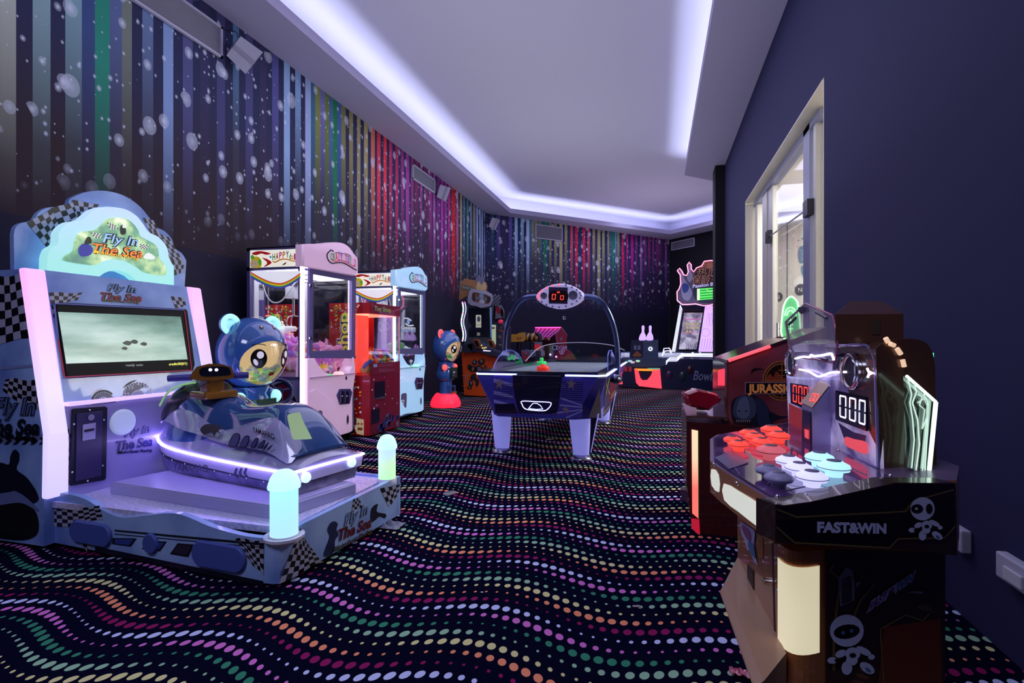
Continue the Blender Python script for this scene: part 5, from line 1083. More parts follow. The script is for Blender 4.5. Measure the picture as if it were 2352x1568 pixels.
prz = [('e8c840', 'e8a060'), ('9a7a50', 'e8e0c8'), ('e8a060', 'e8c840'), ('26356e', 'c83a3a'), ('7ac850', 'f0f0f0'), ('e8e0c8', 'c83a3a'), ('3a5ab0', 'e8c840'), ('c83a3a', 'f0f0f0')]
heap(-3.20, -3.06, 5.10, 5.74, lambda x, y: .80, prz, 'in the prize heap of the red toy machine', 'prizes in the red toy machine', r=.05, step=.075, layers=2)
heap(-3.45, -3.08, 5.44, 5.74, lambda x, y: .88, prz, 'at the back of the prize heap of the red toy machine', 'prizes in the red toy machine', r=.055, step=.1, layers=1)
# ------------------------------------------------------------------ capsule bears
def capsule_bear(P, ear_c, ear_es, base_m, label, caps, n_caps, where, group, seed):
    T = thing('bear_capsule_machine', P, label, 'capsule machine'); f = V(.985, -.17, 0).normalized(); s = V(-f.y, f.x, 0)   # s to the bear's left
    def W(a, b, c): return P+f*a+s*b+Z3*c
    mblue = mat('bear_blue', '3c68b4', .12, coat=1.0); me_ = glow('ear_'+ear_c, ear_c, ear_es)
    HC_ = .965; R = (.235, .245, .265)
    c0 = math.radians(-22); hw_, hv = math.radians(55), math.radians(42)
    def sph(p, q, k=1.0):
        d = V(math.cos(p), math.sin(p)*math.cos(q), math.sin(p)*math.sin(q)); d = V(d.x*math.cos(c0)-d.z*math.sin(c0), d.y, d.x*math.sin(c0)+d.z*math.cos(c0))
        return W(d.x*R[0]*k, d.y*R[1]*k, HC_+d.z*R[2]*k)
    pb = lambda q: 1/math.sqrt((math.cos(q)/hw_)**2+(math.sin(q)/hv)**2)
    NQ = 40; mb = MB(); loops = [[sph(pb(2*PI*i/NQ)+(PI-.001-pb(2*PI*i/NQ))*k/16, 2*PI*i/NQ) for i in range(NQ)] for k in range(17)]; mb.loft(loops, cap=False)
    rim_ = [[sph(pb(2*PI*i/NQ), 2*PI*i/NQ, kk) for i in range(NQ)] for kk in (1.0, .97)]; mb.loft(rim_, cap=False); head = mb.build('head', mblue, T)
    mb = MB(); loops = [[sph(pb(2*PI*i/NQ)+(PI-.001-pb(2*PI*i/NQ))*k/8, 2*PI*i/NQ, .95) for i in range(NQ)] for k in range(9)]; mb.loft(loops, cap=False); mb.build('head_lining', mat('bear_cream', 'd9c4a0', .5, emit='d9c4a0', es=.35), head, fixn=False)
    mb = MB(); loops = [[sph(max(.001, pb(2*PI*i/NQ)*k/8), 2*PI*i/NQ, 1.004) for i in range(NQ)] for k in range(9)]; mb.loft(loops, cap=False); mb.build('face_dome', m_clear, head, fixn=False)
    # face print on the dome
    mb = MB()
    def ang(az, el, k=1.008): 
        a_, e_2 = math.radians(az), math.radians(el); return W(math.cos(e_2)*math.cos(a_)*R[0]*k, math.cos(e_2)*math.sin(a_)*R[1]*k, HC_+math.sin(e_2)*R[2]*k)
    def disc(az, el, ra, re, m_, k=1.008, rot=0):
        mb.use(m_); pts = []
        for i in range(20): c_, s_ = ra*math.cos(2*PI*i/20), re*math.sin(2*PI*i/20); pts.append(ang(az+c_*math.cos(rot)-s_*math.sin(rot), el+c_*math.sin(rot)+s_*math.cos(rot), k))
        o = len(mb.v); mb.add([ang(az, el, k)]+pts, [(0, i+1, (i+1) % 20+1) for i in range(20)])
    kb, kw = mat('eye_black', '140c10', .2), mat('eye_white', 'dcd8e0', .2, emit='dcd8e0', es=.4)
    for sd in (-1, 1):
        disc(sd*27, -8, 13, 15, kb); disc(sd*27+2, -2, 5.5, 5.5, kw, 1.012); disc(sd*27-5, -13, 3, 5.5, kw, 1.012, .5)
        mb.use(kb).tube([ang(sd*27+dx_, 12+2.5*math.cos(dx_/8), 1.012) for dx_ in (-11, -6, 0, 6, 11)], .003, 5)
    mb.tube([ang(x, -29-2*math.cos(x/5), 1.012) for x in (-8, -4, 0, 4, 8)], .003, 5); mb.use(mat('mouth_red', '9a2418', .3)); disc(0, -34, 7, 3, mat('mouth_red', '9a2418', .3), 1.01)
    mb.build('face', None, head, fixn=False)
    mb = MB(); disc(18, 44, 5, 4, kb, 1.006); disc(-18, 44, 5, 4, kb, 1.006); disc(0, 34, 14, 6, mat('muzzle_blue', '8f94c8', .2), 1.006); disc(19, 45.5, 1.6, 1.4, kw, 1.012); disc(-17, 45.5, 1.6, 1.4, kw, 1.012); mb.build('cap_face', None, head, fixn=False)
    for sd in (-1, 1):
        c = W(-.01, sd*.175, HC_+.205); mb = MB(); mb.use(mblue).lathe(c-f*.03, f, [(0, 0), (.06, .0), (.078, .02), (.078, .04)], 20); mb.use(me_).lathe(c-f*.03, f, [(.076, .04), (.072, .052), (.045, .05), (.04, .038), (0, .036)], 20); mb.build('ear', None, head)
    # body, arms, stem, base
    mb = MB(); mb.lathe(W(-.02, 0, .42), Z3, [(0, 0), (.12, .0), (.15, .04), (.155, .12), (.13, .2), (.11, .25), (.13, .30)], 28); mb.build('body', mblue, T)
    for sd in (-1, 1): 
        mb = MB(); mb.use(mblue).ball(W(.02, sd*.13, .645), .05, .055, .06); mb.use(me_).ball(W(.06, sd*.15, .64), .045, .045, .05); mb.build('arm', None, T)
    mb = MB(); mb.use(mat('plate_green', '12402c', .25, coat=.5)).obox(W(.135, 0, .55), s, Z3, f, .17, .17, .03); mb.use(mat('steel_dial', 'b8b4d0', .2, .8)).obox(W(.155, -.04, .54), s, Z3, f, .06, .09, .03); mb.use(ch).cyl(W(.17, -.04, .545), f, .022, .02).obox(W(.195, -.04, .545), s, Z3, f, .04, .01, .01); mb.build('coin_mechanism', None, T)
    mb = MB(); mb.lathe(W(-.02, 0, .20), Z3, [(.115, 0), (.105, .05), (.10, .22)], 24); mb.obox(W(.07, 0, .27), s, Z3, f, .15, .15, .10); mb.build('stem', mblue, T)
    mb = MB(); mb.use(mat('chute_orange', 'c0601c', .4)).obox(W(.125, 0, .235), s, Z3, f, .11, .02, .07); mb.use(dk).cyl(W(.121, 0, .29), f, .045, .003, 18); mb.build('prize_chute', None, T)
    mb = MB(); mb.lathe(W(-.02, 0, 0), Z3, [(.235, 0), (.245, .03), (.243, .07), (.22, .13), (.18, .19), (.155, .215), (0, .216)], 32); mb.build('base', base_m, T)
    r_ = random.Random(seed)
    for k in range(n_caps):
        for tr_ in range(30):
            a_ = r_.uniform(-.05, .17); b_ = r_.uniform(-.14, .14); lim = .04+.015*tr_/30
            z_ = HC_-.235+.035+.09*(k/n_caps)+.9*(a_*a_+b_*b_)
            if (a_/R[0])**2+(b_/R[1])**2+((z_-HC_)/R[2])**2 < .68: break
        cc_ = r_.choice(caps); mb = MB(); c = W(a_, b_, z_); mb.use(mat('capsule_'+cc_, cc_, .15, emit=cc_, es=.22)).ball(c, .027, n=12, m=8); mb.use(mat('capsule_clear', 'c8dcd8', .1)).ball(c+V(0, 0, .004), .0273, .0273, .024, 12, 8); o = mb.build('toy_capsule'); tag(o, 'small round prize capsule '+where, 'capsule', group)
    return T
capsule_bear(V(-2.87, 3.19, 0), 'a8f0e8', .75, mat('bear_blue', '3c68b4', .12, coat=1.0), 'blue bear capsule machine with glowing mint ears behind the jet ski', ['b0e868', '8cd890', 'd8f060', '9ad8c8'], 22, 'with a pale green shell in the near bear head', 'green capsules in the near bear', 3)
capsule_bear(V(-3.28, 7.85, 0), 'ff5a58', .85, mat('bear_base_red', 'ff3050', .4, emit='ff2a48', es=.75), 'blue bear capsule machine with glowing red ears and red lit base', ['c82c2c', '2c9a3a', 'e0b030', '3a60c0', 'e8e0d0'], 16, 'in mixed bright colours in the far bear head', 'bright capsules in the far bear', 5)
# small driving cabinet with a wheel, half hidden between the ride and the pink claw machine
cW = atD(640, 899, 4.42); T = thing('toy_driving_console', V(cW.x, cW.y, 0), 'black toy steering wheel console beside the bear capsule machine', 'arcade machine')
ww = V(.75, -.55, .35).normalized(); x_, y_, _z = frame_of(ww)
mb = MB(); mb.use(mat('wheel_blue', '242a5c', .3)).tube([cW+(x_*math.cos(a_)+y_*math.sin(a_))*.105 for a_ in [2*PI*k/24 for k in range(24)]], .017, 10, closed=True)
for a_ in (.2, 2.3, 4.4): mb.tube([cW, cW+(x_*math.cos(a_)+y_*math.sin(a_))*.1], .012, 6)
mb.cyl(cW-ww*.015, ww, .035, .03); mb.build('steering_wheel', None, T)
mb = MB(); mb.use(mat('console_dark', '1b1030', .3)).tube([cW-ww*.02, cW-ww*.12], .02); mb.box((cW.x-.20, cW.y+.02, .0), (cW.x-.07, cW.y+.14, .62)); mb.build('console', None, T, bevel=.02)
# ------------------------------------------------------------------ seven segment digits
def seg7(mb, pl, q, m, off, on='abcdef', t=.16):
    """one digit in a photo quad (tl, tr, br, bl) of surface pl"""
    f = quadf(pl, q, off); mb.use(m); g = t*.35
    S = dict(a=((0, 0), (1, 0)), b=((1, 0), (1, .5)), c=((1, .5), (1, 1)), d=((0, 1), (1, 1)), e=((0, .5), (0, 1)), f=((0, 0), (0, .5)), g=((0, .5), (1, .5)))
    for k in on:
        (x0, y0), (x1, y1) = S[k]
        if y0 == y1:
            yy = y0+(t*.25 if y0 == 0 else (-t*.25 if y0 == 1 else 0)); h = t*.25
            P = [(x0+g, yy-h), (x1-g, yy-h), (x1-g*2, yy+h), (x0+g*2, yy+h)]
        else:
            xx = x0+(t*.5 if x0 == 0 else -t*.5); h = t*.5; P = [(xx-h, y0+g*.6), (xx+h, y0+g), (xx+h, y1-g), (xx-h, y1-g*.6)]
        mb.face([f(*p) for p in P])
led_w = glow('digit_white', 'e6e2ff', 1.4); led_r = glow('digit_red', 'ff3a30', 1.7)
m_bronze = mat('bronze_brown', 'a8683c', .3, .1, coat=.4); m_bdk = mat('dark_brown', '34201e', .25, coat=.4)
# ------------------------------------------------------------------ tapping game (brown cabinet in the right foreground)
T = thing('tapping_game', V(.42, 1.5, 0), 'brown and black tapping game with glowing round buttons and 000 displays, right foreground', 'arcade machine')
ZD = .75
dk_pts = [(1631, 1008), (1631, 1058), (1650, 1073), (1700, 1105), (1758, 1141), (1777, 1152), (1800, 1154), (1850, 1146), (2058, 1102), (2197, 1103)]
D_ = [onZ(x, y, ZD) for x, y in dk_pts]
D_ += [V(.70, 1.5, ZD), V(.66, 2.10, ZD), V(.475, 2.152, ZD), V(.185, 1.797, ZD)]
zb = [.672]*8+[.62, .587, .58, .60, .65, .67]
mb = MB(); mb.use(m_bronze)
n = len(D_); lowr = [V(p.x, p.y, z_) for p, z_ in zip(D_, zb)]
mb.add(D_+lowr, [(i, (i+1) % n, (i+1) % n+n, i+n) for i in range(n)]); mb.face(lowr[::-1])
mb.use(mat('deck_edge', '7a6088', .3, .2)).face(D_)
mb.build('control_deck', None, T, fixn=False)
cD = sum(D_, Vector())/n
ins = [p.lerp(cD, .045)+V(0, 0, .002) for p in D_[:8]]+[D_[8].lerp(cD, .05)+V(0, 0, .002), V(.485, 1.40, ZD+.002), V(.462, 2.08, ZD+.002), D_[12].lerp(cD, .06)+V(0, 0, .002), D_[13].lerp(cD, .05)+V(0, 0, .002)]
mb = MB(); m_dtop = noisy('deck_print', rgb('2a1840', 1.3), rgb('4a3458', 1.2), 6, .12, 2, coat=.6, stops=[(.40, rgb('3a2058', 1.2)), (.5, rgb('5a3a74', 1.2)), (.6, rgb('74588a', 1.2))]); mb.use(m_dtop).prism(ins, V(0, 0, .003))
mb.use(mat('deck_line', '6a5a6c', .3))
for a_, b_ in (((1660, 1040), (1700, 1090)), ((1700, 1010), (1780, 1000)), ((1790, 1130), (1900, 1105)), ((1900, 1050), (1990, 1090)), ((1760, 1110), (1800, 1090))):
    pa, pb_ = onZ(*a_, ZD+.0055), onZ(*b_, ZD+.0055); mb.tube([pa, pb_], .0012, 4)
ov = mb.build('deck_overlay', None, T, fixn=False)
MB().prism([onZ(x, y, ZD+.006) for x, y in ((1642, 1052), (1682, 1035), (1719, 1063), (1675, 1078))], V(0, 0, .002)).build('steel_plate', mat('brushed_steel', '8086b8', .28, .9), T)
for x, y in ((1693, 1110), (1786, 1140), (1852, 1138), (2046, 1092), (1925, 1034), (1640, 1066)): MB().ball(onZ(x, y, ZD+.006), .0042, n=8, m=6).build('screw', ch, T)
# mushroom buttons
rd, rd2, wt, wt2, cy2 = glow('pad_red', 'f8483c', .85), glow('pad_soft_red', 'd0606c', .6), glow('pad_white', 'c4c4fa', .95), mat('pad_off', 'a8a4cc', .3), glow('pad_cyan', 'a8e0f8', .95)
for x, y, rx, m_ in ((383, 945, 52, rd), (485, 910, 57, rd), (625, 892, 62, rd), (423, 978, 60, rd), (523, 935, 60, rd), (672, 930, 65, rd), (568, 965, 62, rd), (625, 1030, 85, rd2), (735, 1085, 78, wt), (925, 1070, 83, cy2), (610, 1140, 78, wt2), (800, 1128, 80, wt), (672, 1188, 85, wt2), (878, 1188, 92, wt), (1015, 1128, 92, cy2)):
    px, py = 1540+x/2.703, 660+y/2.703; c = onZ(px, py, ZD+.020); c.z = ZD+.005; D0 = -c.x*_s+c.y*_c; r = rx/2.703*D0/1200
    mb = MB(); mb.use(m_).lathe(c, Z3, [(r*.5, 0), (r*.55, r*.3), (r*.93, r*.42), (r, r*.62), (r*.93, r*.80), (r*.55, r*1.0), (r*.52, r*1.04)], 24)
    b_ = mb.build('target_button', None, T)
    MB().lathe(c+V(0, 0, r*1.02), Z3, [(r*.46, 0), (r*.44, r*.06), (r*.1, r*.05), (0, r*.02)], 18).build('button_cap', mat('cap_grey', '6a6488', .35) if m_ not in (rd, rd2) else mat('cap_red', '8a4a58', .35), b_)
    mb = MB(); mb.tube([c+V(r*1.0*math.cos(a_), r*1.0*math.sin(a_), r*.60) for a_ in [2*PI*k/24 for k in range(24)]], r*.03, 5, closed=True); mb.build('button_ring', mat('ring_grey', '8884ac', .4) if m_ not in (rd, rd2) else mat('ring_red', 'a03038', .4), b_)
# front fascia windows
wp_ = glow('fascia_panel', 'c9ccc0', .75)
def vplane(a, b): return Pl(a, (V(b[0], b[1], 0)-V(a[0], a[1], 0)).cross(Z3))
FA = vplane(D_[1], D_[4]); FZ = vplane(D_[0], D_[1])
MB().prism(onpl(FA, sp([(1666, 1110), (1700, 1128), (1740, 1154), (1745, 1162), (1745, 1203), (1740, 1206), (1700, 1175), (1667, 1148)], 2), .001), FA.n*.004).build('front_light', wp_, T)
MB().prism(onpl(FA, sp([(1637, 1077), (1654, 1090), (1655, 1130), (1638, 1114)], 2), .001), FA.n*.004).build('front_light', wp_, T)
# side band: prints on the flared near side
NPl = vplane(D_[7], D_[8]); NP2 = vplane(D_[5], D_[8])
a3 = V(D_[6].x, D_[6].y, 0); b3 = V(D_[9].x, D_[9].y, 0); NB = vplane(a3, b3)
band = [a3, V(D_[7].x, D_[7].y, 0), V(D_[8].x, D_[8].y, 0), b3]
NQ_ = Pl(D_[6]+NB.n*.028, NB.n)
mb = MB(); pts = [(1781, 1158), (1800, 1160), (1860, 1152), (2058, 1108), (2196, 1109), (2199, 1276), (2100, 1262), (1850, 1252), (1781, 1244)]
mb.use(m_bdk).prism(onpl(NQ_, pts, 0), -NB.n*.045); NV = NQ_
kh = mat('khaki_print', '74603a', .35); dp = mat('plum_dark_print', '160e20', .35); md_ = mat('maroon_print', '4a1c20', .35)
def ln(mb, pl, pts, wpx, m_, off=.002):
    mb.use(m_)
    for i in range(len(pts)-1):
        (x0, y0), (x1, y1) = pts[i], pts[i+1]; l = math.hypot(x1-x0, y1-y0); nx_, ny_ = -(y1-y0)/l*wpx/2, (x1-x0)/l*wpx/2
        mb.face([pl.p(x0+nx_, y0+ny_, off), pl.p(x1+nx_, y1+ny_, off), pl.p(x1-nx_, y1-ny_, off), pl.p(x0-nx_, y0-ny_, off)])
para(mb, NV, [(1781, 1170), (1860, 1157), (2058, 1112), (2190, 1113), (2190, 1125), (2085, 1150), (2070, 1172), (1840, 1187), (1800, 1180)], dp, .001)
ln(mb, NV, [(1752+32, 1169), (1812, 1180), (1830, 1187), (2080, 1174), (2098, 1150), (2190, 1124)], 3.5, kh, .003)
ln(mb, NV, [(1784, 1210), (1812, 1235), (1826, 1246), (2044, 1258), (2062, 1237), (2170, 1235), (2194, 1208)], 3.5, kh, .003)
para(mb, NV, [(1784, 1195), (1835, 1192), (2075, 1180), (2190, 1140), (2192, 1205), (2168, 1230), (2058, 1233), (2040, 1252), (1830, 1240), (1784, 1202)], flagK, .0015)
txt_w = mat('letter_white', 'd0d4ff', .4)
ww_, q0_ = text_w('FAST&WIN', 0, .055)
text_px(mb, NV, 'FAST&WIN', (1877, 1221), (2036, 1224), 23, txt_w, .004, 0, .055)
def robot(mb, pl, x, y, s, face, off=.003, sidewise=False):
    """little white robot with a big round head"""
    c1, c2, c3 = mat('robot_white', 'd4dcff', .4), flagK, mat('robot_blue', '4c78b8', .4)
    E = lambda cx_, cy_, rx, ry, m_, o_=0, n_=14, r_=0: para(mb, pl, [(x+s*(cx_+rx*math.cos(2*PI*k/n_)*math.cos(r_)-ry*math.sin(2*PI*k/n_)*math.sin(r_)), y+s*(cy_+rx*math.cos(2*PI*k/n_)*math.sin(r_)+ry*math.sin(2*PI*k/n_)*math.cos(r_))) for k in range(n_)], m_, off+o_)
    E(0, 0, 1.0, .95, c1, .0005, 24)
    if sidewise: E(-.45, .0, .5, .38, c2, .001); E(.55, .0, .28, .42, c2, .001); E(-.5, .0, .12, .12, c1, .0015)
    else: E(.0, .05, .78, .42, c2, .001, 14, -.15); E(-.22, .12, .12, .11, c3, .0015); E(.28, -.0, .12, .11, c3, .0015)
    E(.35, 1.35, .45, .38, c1, .0005); E(.3, 1.75, .35, .3, c1, .001); E(-.35, 1.35, .35, .22, c1, .0005, 12, -.4); E(-.85, 1.75, .3, .2, c1, .001); E(1.0, 1.2, .5, .2, c1, .001, 12, .5); E(1.45, 1.55, .2, .16, c1, .001); E(1.2, 2.2, .5, .28, c1, .0005, 12, .6); E(.0, 2.2, .32, .4, c1, .0005); E(.35, 1.45, .2, .14, c2, .0015); E(-.6, 1.75, .12, .1, c2, .0015); E(1.25, 2.3, .2, .08, c3, .0015, 10, .6)
robot(mb, NV, 2119, 1168, 28, 0, .003, True)
mb.build('side_band', None, T, fixn=False)
# lower body
c0_ = V(.248, 1.135, 0); BB = Pl(c0_, NB.n); far_ = V(.222, 1.62, 0); bk_ = BB.p(2170, 1500); bk_.z = 0
BFr = vplane(far_, c0_)
mb = MB(); mb.use(m_bronze); rr0 = .07
cf_ = c0_+(far_-c0_).normalized()*rr0; cb_ = c0_+(bk_-c0_).normalized()*rr0*1.0
arc = [((1-t_)**2*cf_+2*t_*(1-t_)*c0_+t_*t_*cb_) for t_ in [i/8 for i in range(9)]]
foot_ = [far_]+arc+[bk_, V(.66, 2.0, 0), V(.3, 2.02, 0)]
mb.prism([V(p.x, p.y, .42) for p in foot_], V(0, 0, .21)); mb.prism([V(p.x, p.y, .0) for p in [V(.235, 1.29, 0)]+arc+[bk_, V(.66, 2.0, 0), V(.36, 2.0, 0)]], V(0, 0, .42)); body = mb.build('cabinet_body', None, T, fixn=True)
mb = MB(); mb.use(m_bdk); side = [BB.p(1893, 1262), BB.p(2168, 1270), BB.p(2168, 1600), V(bk_.x, bk_.y, .02), V(cb_.x, cb_.y, .02)+(bk_-cb_).normalized()*.06]
mb.prism(onpl(BB, [(1895, 1262), (2168, 1270), (2168, 1900), (1895, 1880)], .001), BB.n*.003); q = BB.shift(.004)
br2 = mat('rust_print', '70301a', .35)
para(mb, q, [(2030, 1440), (2160, 1420), (2166, 1640), (2010, 1640)], br2, .001); ln(mb, q, [(2030, 1568), (2022, 1445), (2080, 1412), (2120, 1425), (2135, 1408)], 3.5, kh, .002)
ln(mb, q, [(1915, 1540), (1915, 1455), (1930, 1330), (1905, 1310), (1915, 1297)], 6, kh, .002); ln(mb, q, [(1960, 1420), (1975, 1380), (2010, 1340)], 5, kh, .002)
for pts_, m_ in (([(1925, 1328), (1943, 1302), (1958, 1310), (1964, 1345), (1962, 1378), (1930, 1393)], mat('shard_grey', '7c7c90', .35)), ([(1932, 1328), (1955, 1322), (1957, 1380), (1934, 1388)], flagK), ([(1966, 1338), (1979, 1334), (1968, 1350)], mat('shard_grey', '7c7c90', .35)), ([(2105, 1392), (2118, 1386), (2136, 1392), (2150, 1414), (2140, 1405), (2112, 1400)], mat('shard_tan', '4e4640', .35)), ([(2086, 1360), (2100, 1357), (2118, 1358), (2120, 1364), (2104, 1362)], mat('shard_grey', '7c7c90', .35))): para(mb, q, pts_, m_, .003)
robot(mb, q, 1945, 1448, 39, 0, .004)
a_, b_ = (1991, 1405), (2096, 1332)
for bd, m_, o_ in ((.12, mat('logo_white', 'c0c4f4', .4), .003),): text_px(mb, q, 'FAST&WIN', a_, b_, 23, m_, o_, 0, bd, 9)
w1, x1_ = text_w('FAST', 0, .03)
text_px(mb, q, 'FAST', a_, (2035, 1373), 21, mat('logo_purple', '6a2c84', .4), .005, 0, .03, 9); text_px(mb, q, '&', (2038, 1372), (2050, 1364), 21, mat('logo_maroon', '4a2430', .4), .005, 0, .03, 9); text_px(mb, q, 'WIN', (2053, 1362), (2094, 1333), 21, mat('logo_cyan', '4a80b8', .4), .005, 0, .03, 9)
mb.build('side_panel', None, T, fixn=False)
# glowing curved corner panel
mb = MB(); lp = []
for z_ in (.425, .60): lp.append([V(p.x, p.y, z_)-(V(.42, 1.5, 0)-p).normalized()*.004 for p in arc]+[V(cb_.x, cb_.y, z_)+(bk_-cb_).normalized()*.012-(V(.42, 1.5, 0)-cb_).normalized()*.004])
mb.loft(lp, closed=False, cap=False); mb.build('corner_light', glow('corner_glow', 'd8cfae', .72), T, fixn=False)
# front door details
mb = MB(); q = BFr
mb.use(mat('door_gap', '1c0c0c', .5)).prism(onpl(q, [(1773, 1247), (1776, 1247), (1782, 1478), (1779, 1478)], .0), q.n*.001); mb.prism(onpl(q, [(1718, 1295), (1732, 1310), (1732, 1356), (1718, 1338)]), q.n*.002)
mb.use(mat('ochre_plate', 'a86a24', .35)).prism(onpl(q, [(1742, 1228), (1754, 1235), (1754, 1282), (1742, 1278)]), q.n*.002)
for pts_, m_ in (([(1700, 1200), (1712, 1205), (1724, 1212), (1734, 1222), (1732, 1250), (1738, 1290), (1741, 1298), (1733, 1290), (1722, 1265), (1716, 1262), (1712, 1245), (1703, 1225)], mat('logo_white', 'c0c4f4', .4)), ([(1703, 1205), (1714, 1210), (1722, 1222), (1724, 1240), (1718, 1240), (1708, 1225)], mat('sticker_pink', 'a04a8c', .4)), ([(1720, 1242), (1730, 1252), (1735, 1282), (1728, 1276), (1718, 1256)], mat('logo_cyan', '4a80b8', .4))): blob(mb, q, pts_, m_, .0025 if m_.name == 'logo_white' else .004, 3)
fd = mb.build('front_door', None, T, fixn=False)
MB().cyl(q.p(1766, 1335), q.n, .008, .012, 14).build('lock', ch, fd)
for x, y in ((1754, 1290), (1786, 1355), (1790, 1499)): MB().ball(q.p(x, y, .001), .003, n=6, m=5).build('screw', ch, fd)
# foot bumper
i0, i1 = q.p(1694, 1297), q.p(1806, 1558); i0.z = i1.z = .43
o0, o1 = V(.150, 1.42, .435), V(.168, 1.03, .435)
mb = MB(); mb.use(mat('bumper_tan', 'b08a70', .4, .0, coat=.15)); lo = [V(p.x, p.y, .36) for p in (i0, i1)]+[V(o1.x+.045, o1.y, .36), V(o0.x+.045, o0.y, .36)]
mb.loft([lo, [i0, i1, V(o1.x, o1.y, .415), V(o0.x, o0.y, .415)], [i0, i1, V(o1.x+.018, o1.y+.01, .43), V(o0.x+.018, o0.y-.01, .43)]], smooth=False); mb.build('foot_bumper', None, T, bevel=.006)
# mirror-like back panel, its bright sheen painted in with emission; displays and speakers
pn = onX(2017, 1075, .503); A_ = V(.503, 1.42, 0); Bf = V(.456, 2.083, 0); BP = vplane(Bf, A_)
out = [(1811, 975), (1806, 855), (1805.6, 815), (1812, 798), (1830, 790), (1953, 789.5), (1975, 789), (1991, 793), (2003, 806), (2010.5, 828), (2014, 950), (2017.5, 1076), (1908, 1028)]
mb = MB(); m_pan = noisy('panel_sheen', rgb('6a5f92', 1.2), rgb('9a90b8', 1.2), 7, .25, 3, coat=.3, metal=.0, emit=.30, stops=[(.4, rgb('5a4c80', 1.2)), (.47, rgb('9488b8', 1.2)), (.6, rgb('c4b8dc', 1.2))])
mb.use(m_pan).prism(onpl(BP, out), -BP.n*.012)
para(mb, BP, [(1812, 975), (1812, 925), (1820, 930), (1840, 940), (1858, 990), (1850, 998)], mat('red_print', 'a83038', .3, emit='c83838', es=.2), .001)
mb.use(mat('panel_trim', 'a89cd8', .2, .6)).tube([BP.p(x, y, .003) for x, y in [(1953, 789.5), (1975, 789), (1991, 793), (2003, 806), (2010.5, 828), (2014, 950), (2017.5, 1076)]], .004, 6).tube([BP.p(2017, 1075, .003), BP.p(1908, 1028, .003)], .004, 6)
for q_ in ([(1925, 970), (1960, 992), (1990, 1000), (1985, 1020), (1940, 1010)], [(1915, 800), (1935, 800), (1920, 850), (1912, 850)]): para(mb, BP, q_, mat('panel_dark', '3a3260', .3), .002)
for pts_ in ([(1941, 1003), (1962, 1008), (1990, 1016), (1990, 1042), (1965, 1034), (1942, 1022)],): blob(mb, BP, pts_, mat('coral_print', 'e05a60', .3, emit='e8505a', es=.6), .003, 3)
bp = mb.build('back_panel', None, T, fixn=False)
mb = MB(); mb.use(mat('display_dark', '1a1630', .15)).prism(onpl(BP, [(1923.5, 896), (1994, 912), (1994, 990), (1923.5, 963)], .001), BP.n*.005)
dq = Pl(BP.o+BP.n*.007, BP.n)
def dx(u0, u1, tl, tr, br_, bl_):
    L_ = lambda a, b, t_: (a[0]+(b[0]-a[0])*t_, a[1]+(b[1]-a[1])*t_)
    return [L_(tl, tr, u0), L_(tl, tr, u1), L_(bl_, br_, u1), L_(bl_, br_, u0)]
for k in range(3): seg7(mb, dq, dx(k*.36, k*.36+.25, (1928, 906), (1990, 920), (1989, 978), (1928, 957)), led_w, .0, 'abcdef', .15)
mb.build('score_display', None, bp, label='white lit 000 display', fixn=False)
mb = MB(); mb.use(mat('display_dark', '1a1630', .15)).prism(onpl(BP, [(1818, 879), (1856, 885), (1857, 940), (1819.6, 926)], .001), BP.n*.005)
for k in range(3): seg7(mb, dq, dx(k*.36, k*.36+.25, (1821, 883), (1856, 889), (1856, 934), (1821, 922)), led_r, .0, 'abcdef', .15)
mb.build('score_display', None, bp, label='red lit 000 display', fixn=False)
# speakers
def spk(cx_, cy_, rx, ry):
    c = BP.p(cx_, cy_); r = (BP.p(cx_, cy_-ry)-c).length; mb = MB(); mb.use(ch).lathe(c, BP.n, [(r*1.15, 0), (r*1.2, .012), (r*1.08, .022), (r*.95, .016)], 32, cap=False); o = mb.build('speaker', None, T)
    MB().lathe(c+BP.n*.004, BP.n, [(r*.98, .008), (r*.7, .006), (r*.3, .0), (0, .004)], 28).build('cone', mat('cone_dark', '262644', .5), o)
spk(1966, 853, 19, 36); spk(1826, 834, 9, 26)
# lit wavy lines
lw = glow('line_white', 'e8deff', 2.2)
mb = MB(); mb.tube([BP.p(x, y, .012) for x, y in [(v.x, v.y) for v in spline([(1836, 848, 0), (1858, 853, 0), (1878, 864, 0), (1893, 861, 0), (1912, 855, 0), (1945, 854, 0)], 6, False)]], .0032, 6); mb.build('neon_line', lw, bp)
mb = MB(); mb.tube([BP.p(x, y, .012) for x, y in ((1992, 846), (1995, 853), (2006, 857), (1996, 859), (1993, 866))], .003, 6); mb.build('neon_line', lw, bp); mb = MB(); mb.tube([BP.p(x, y, .012) for x, y in ((1806, 855), (1818, 858))], .0028, 6); mb.build('neon_line', lw, bp)
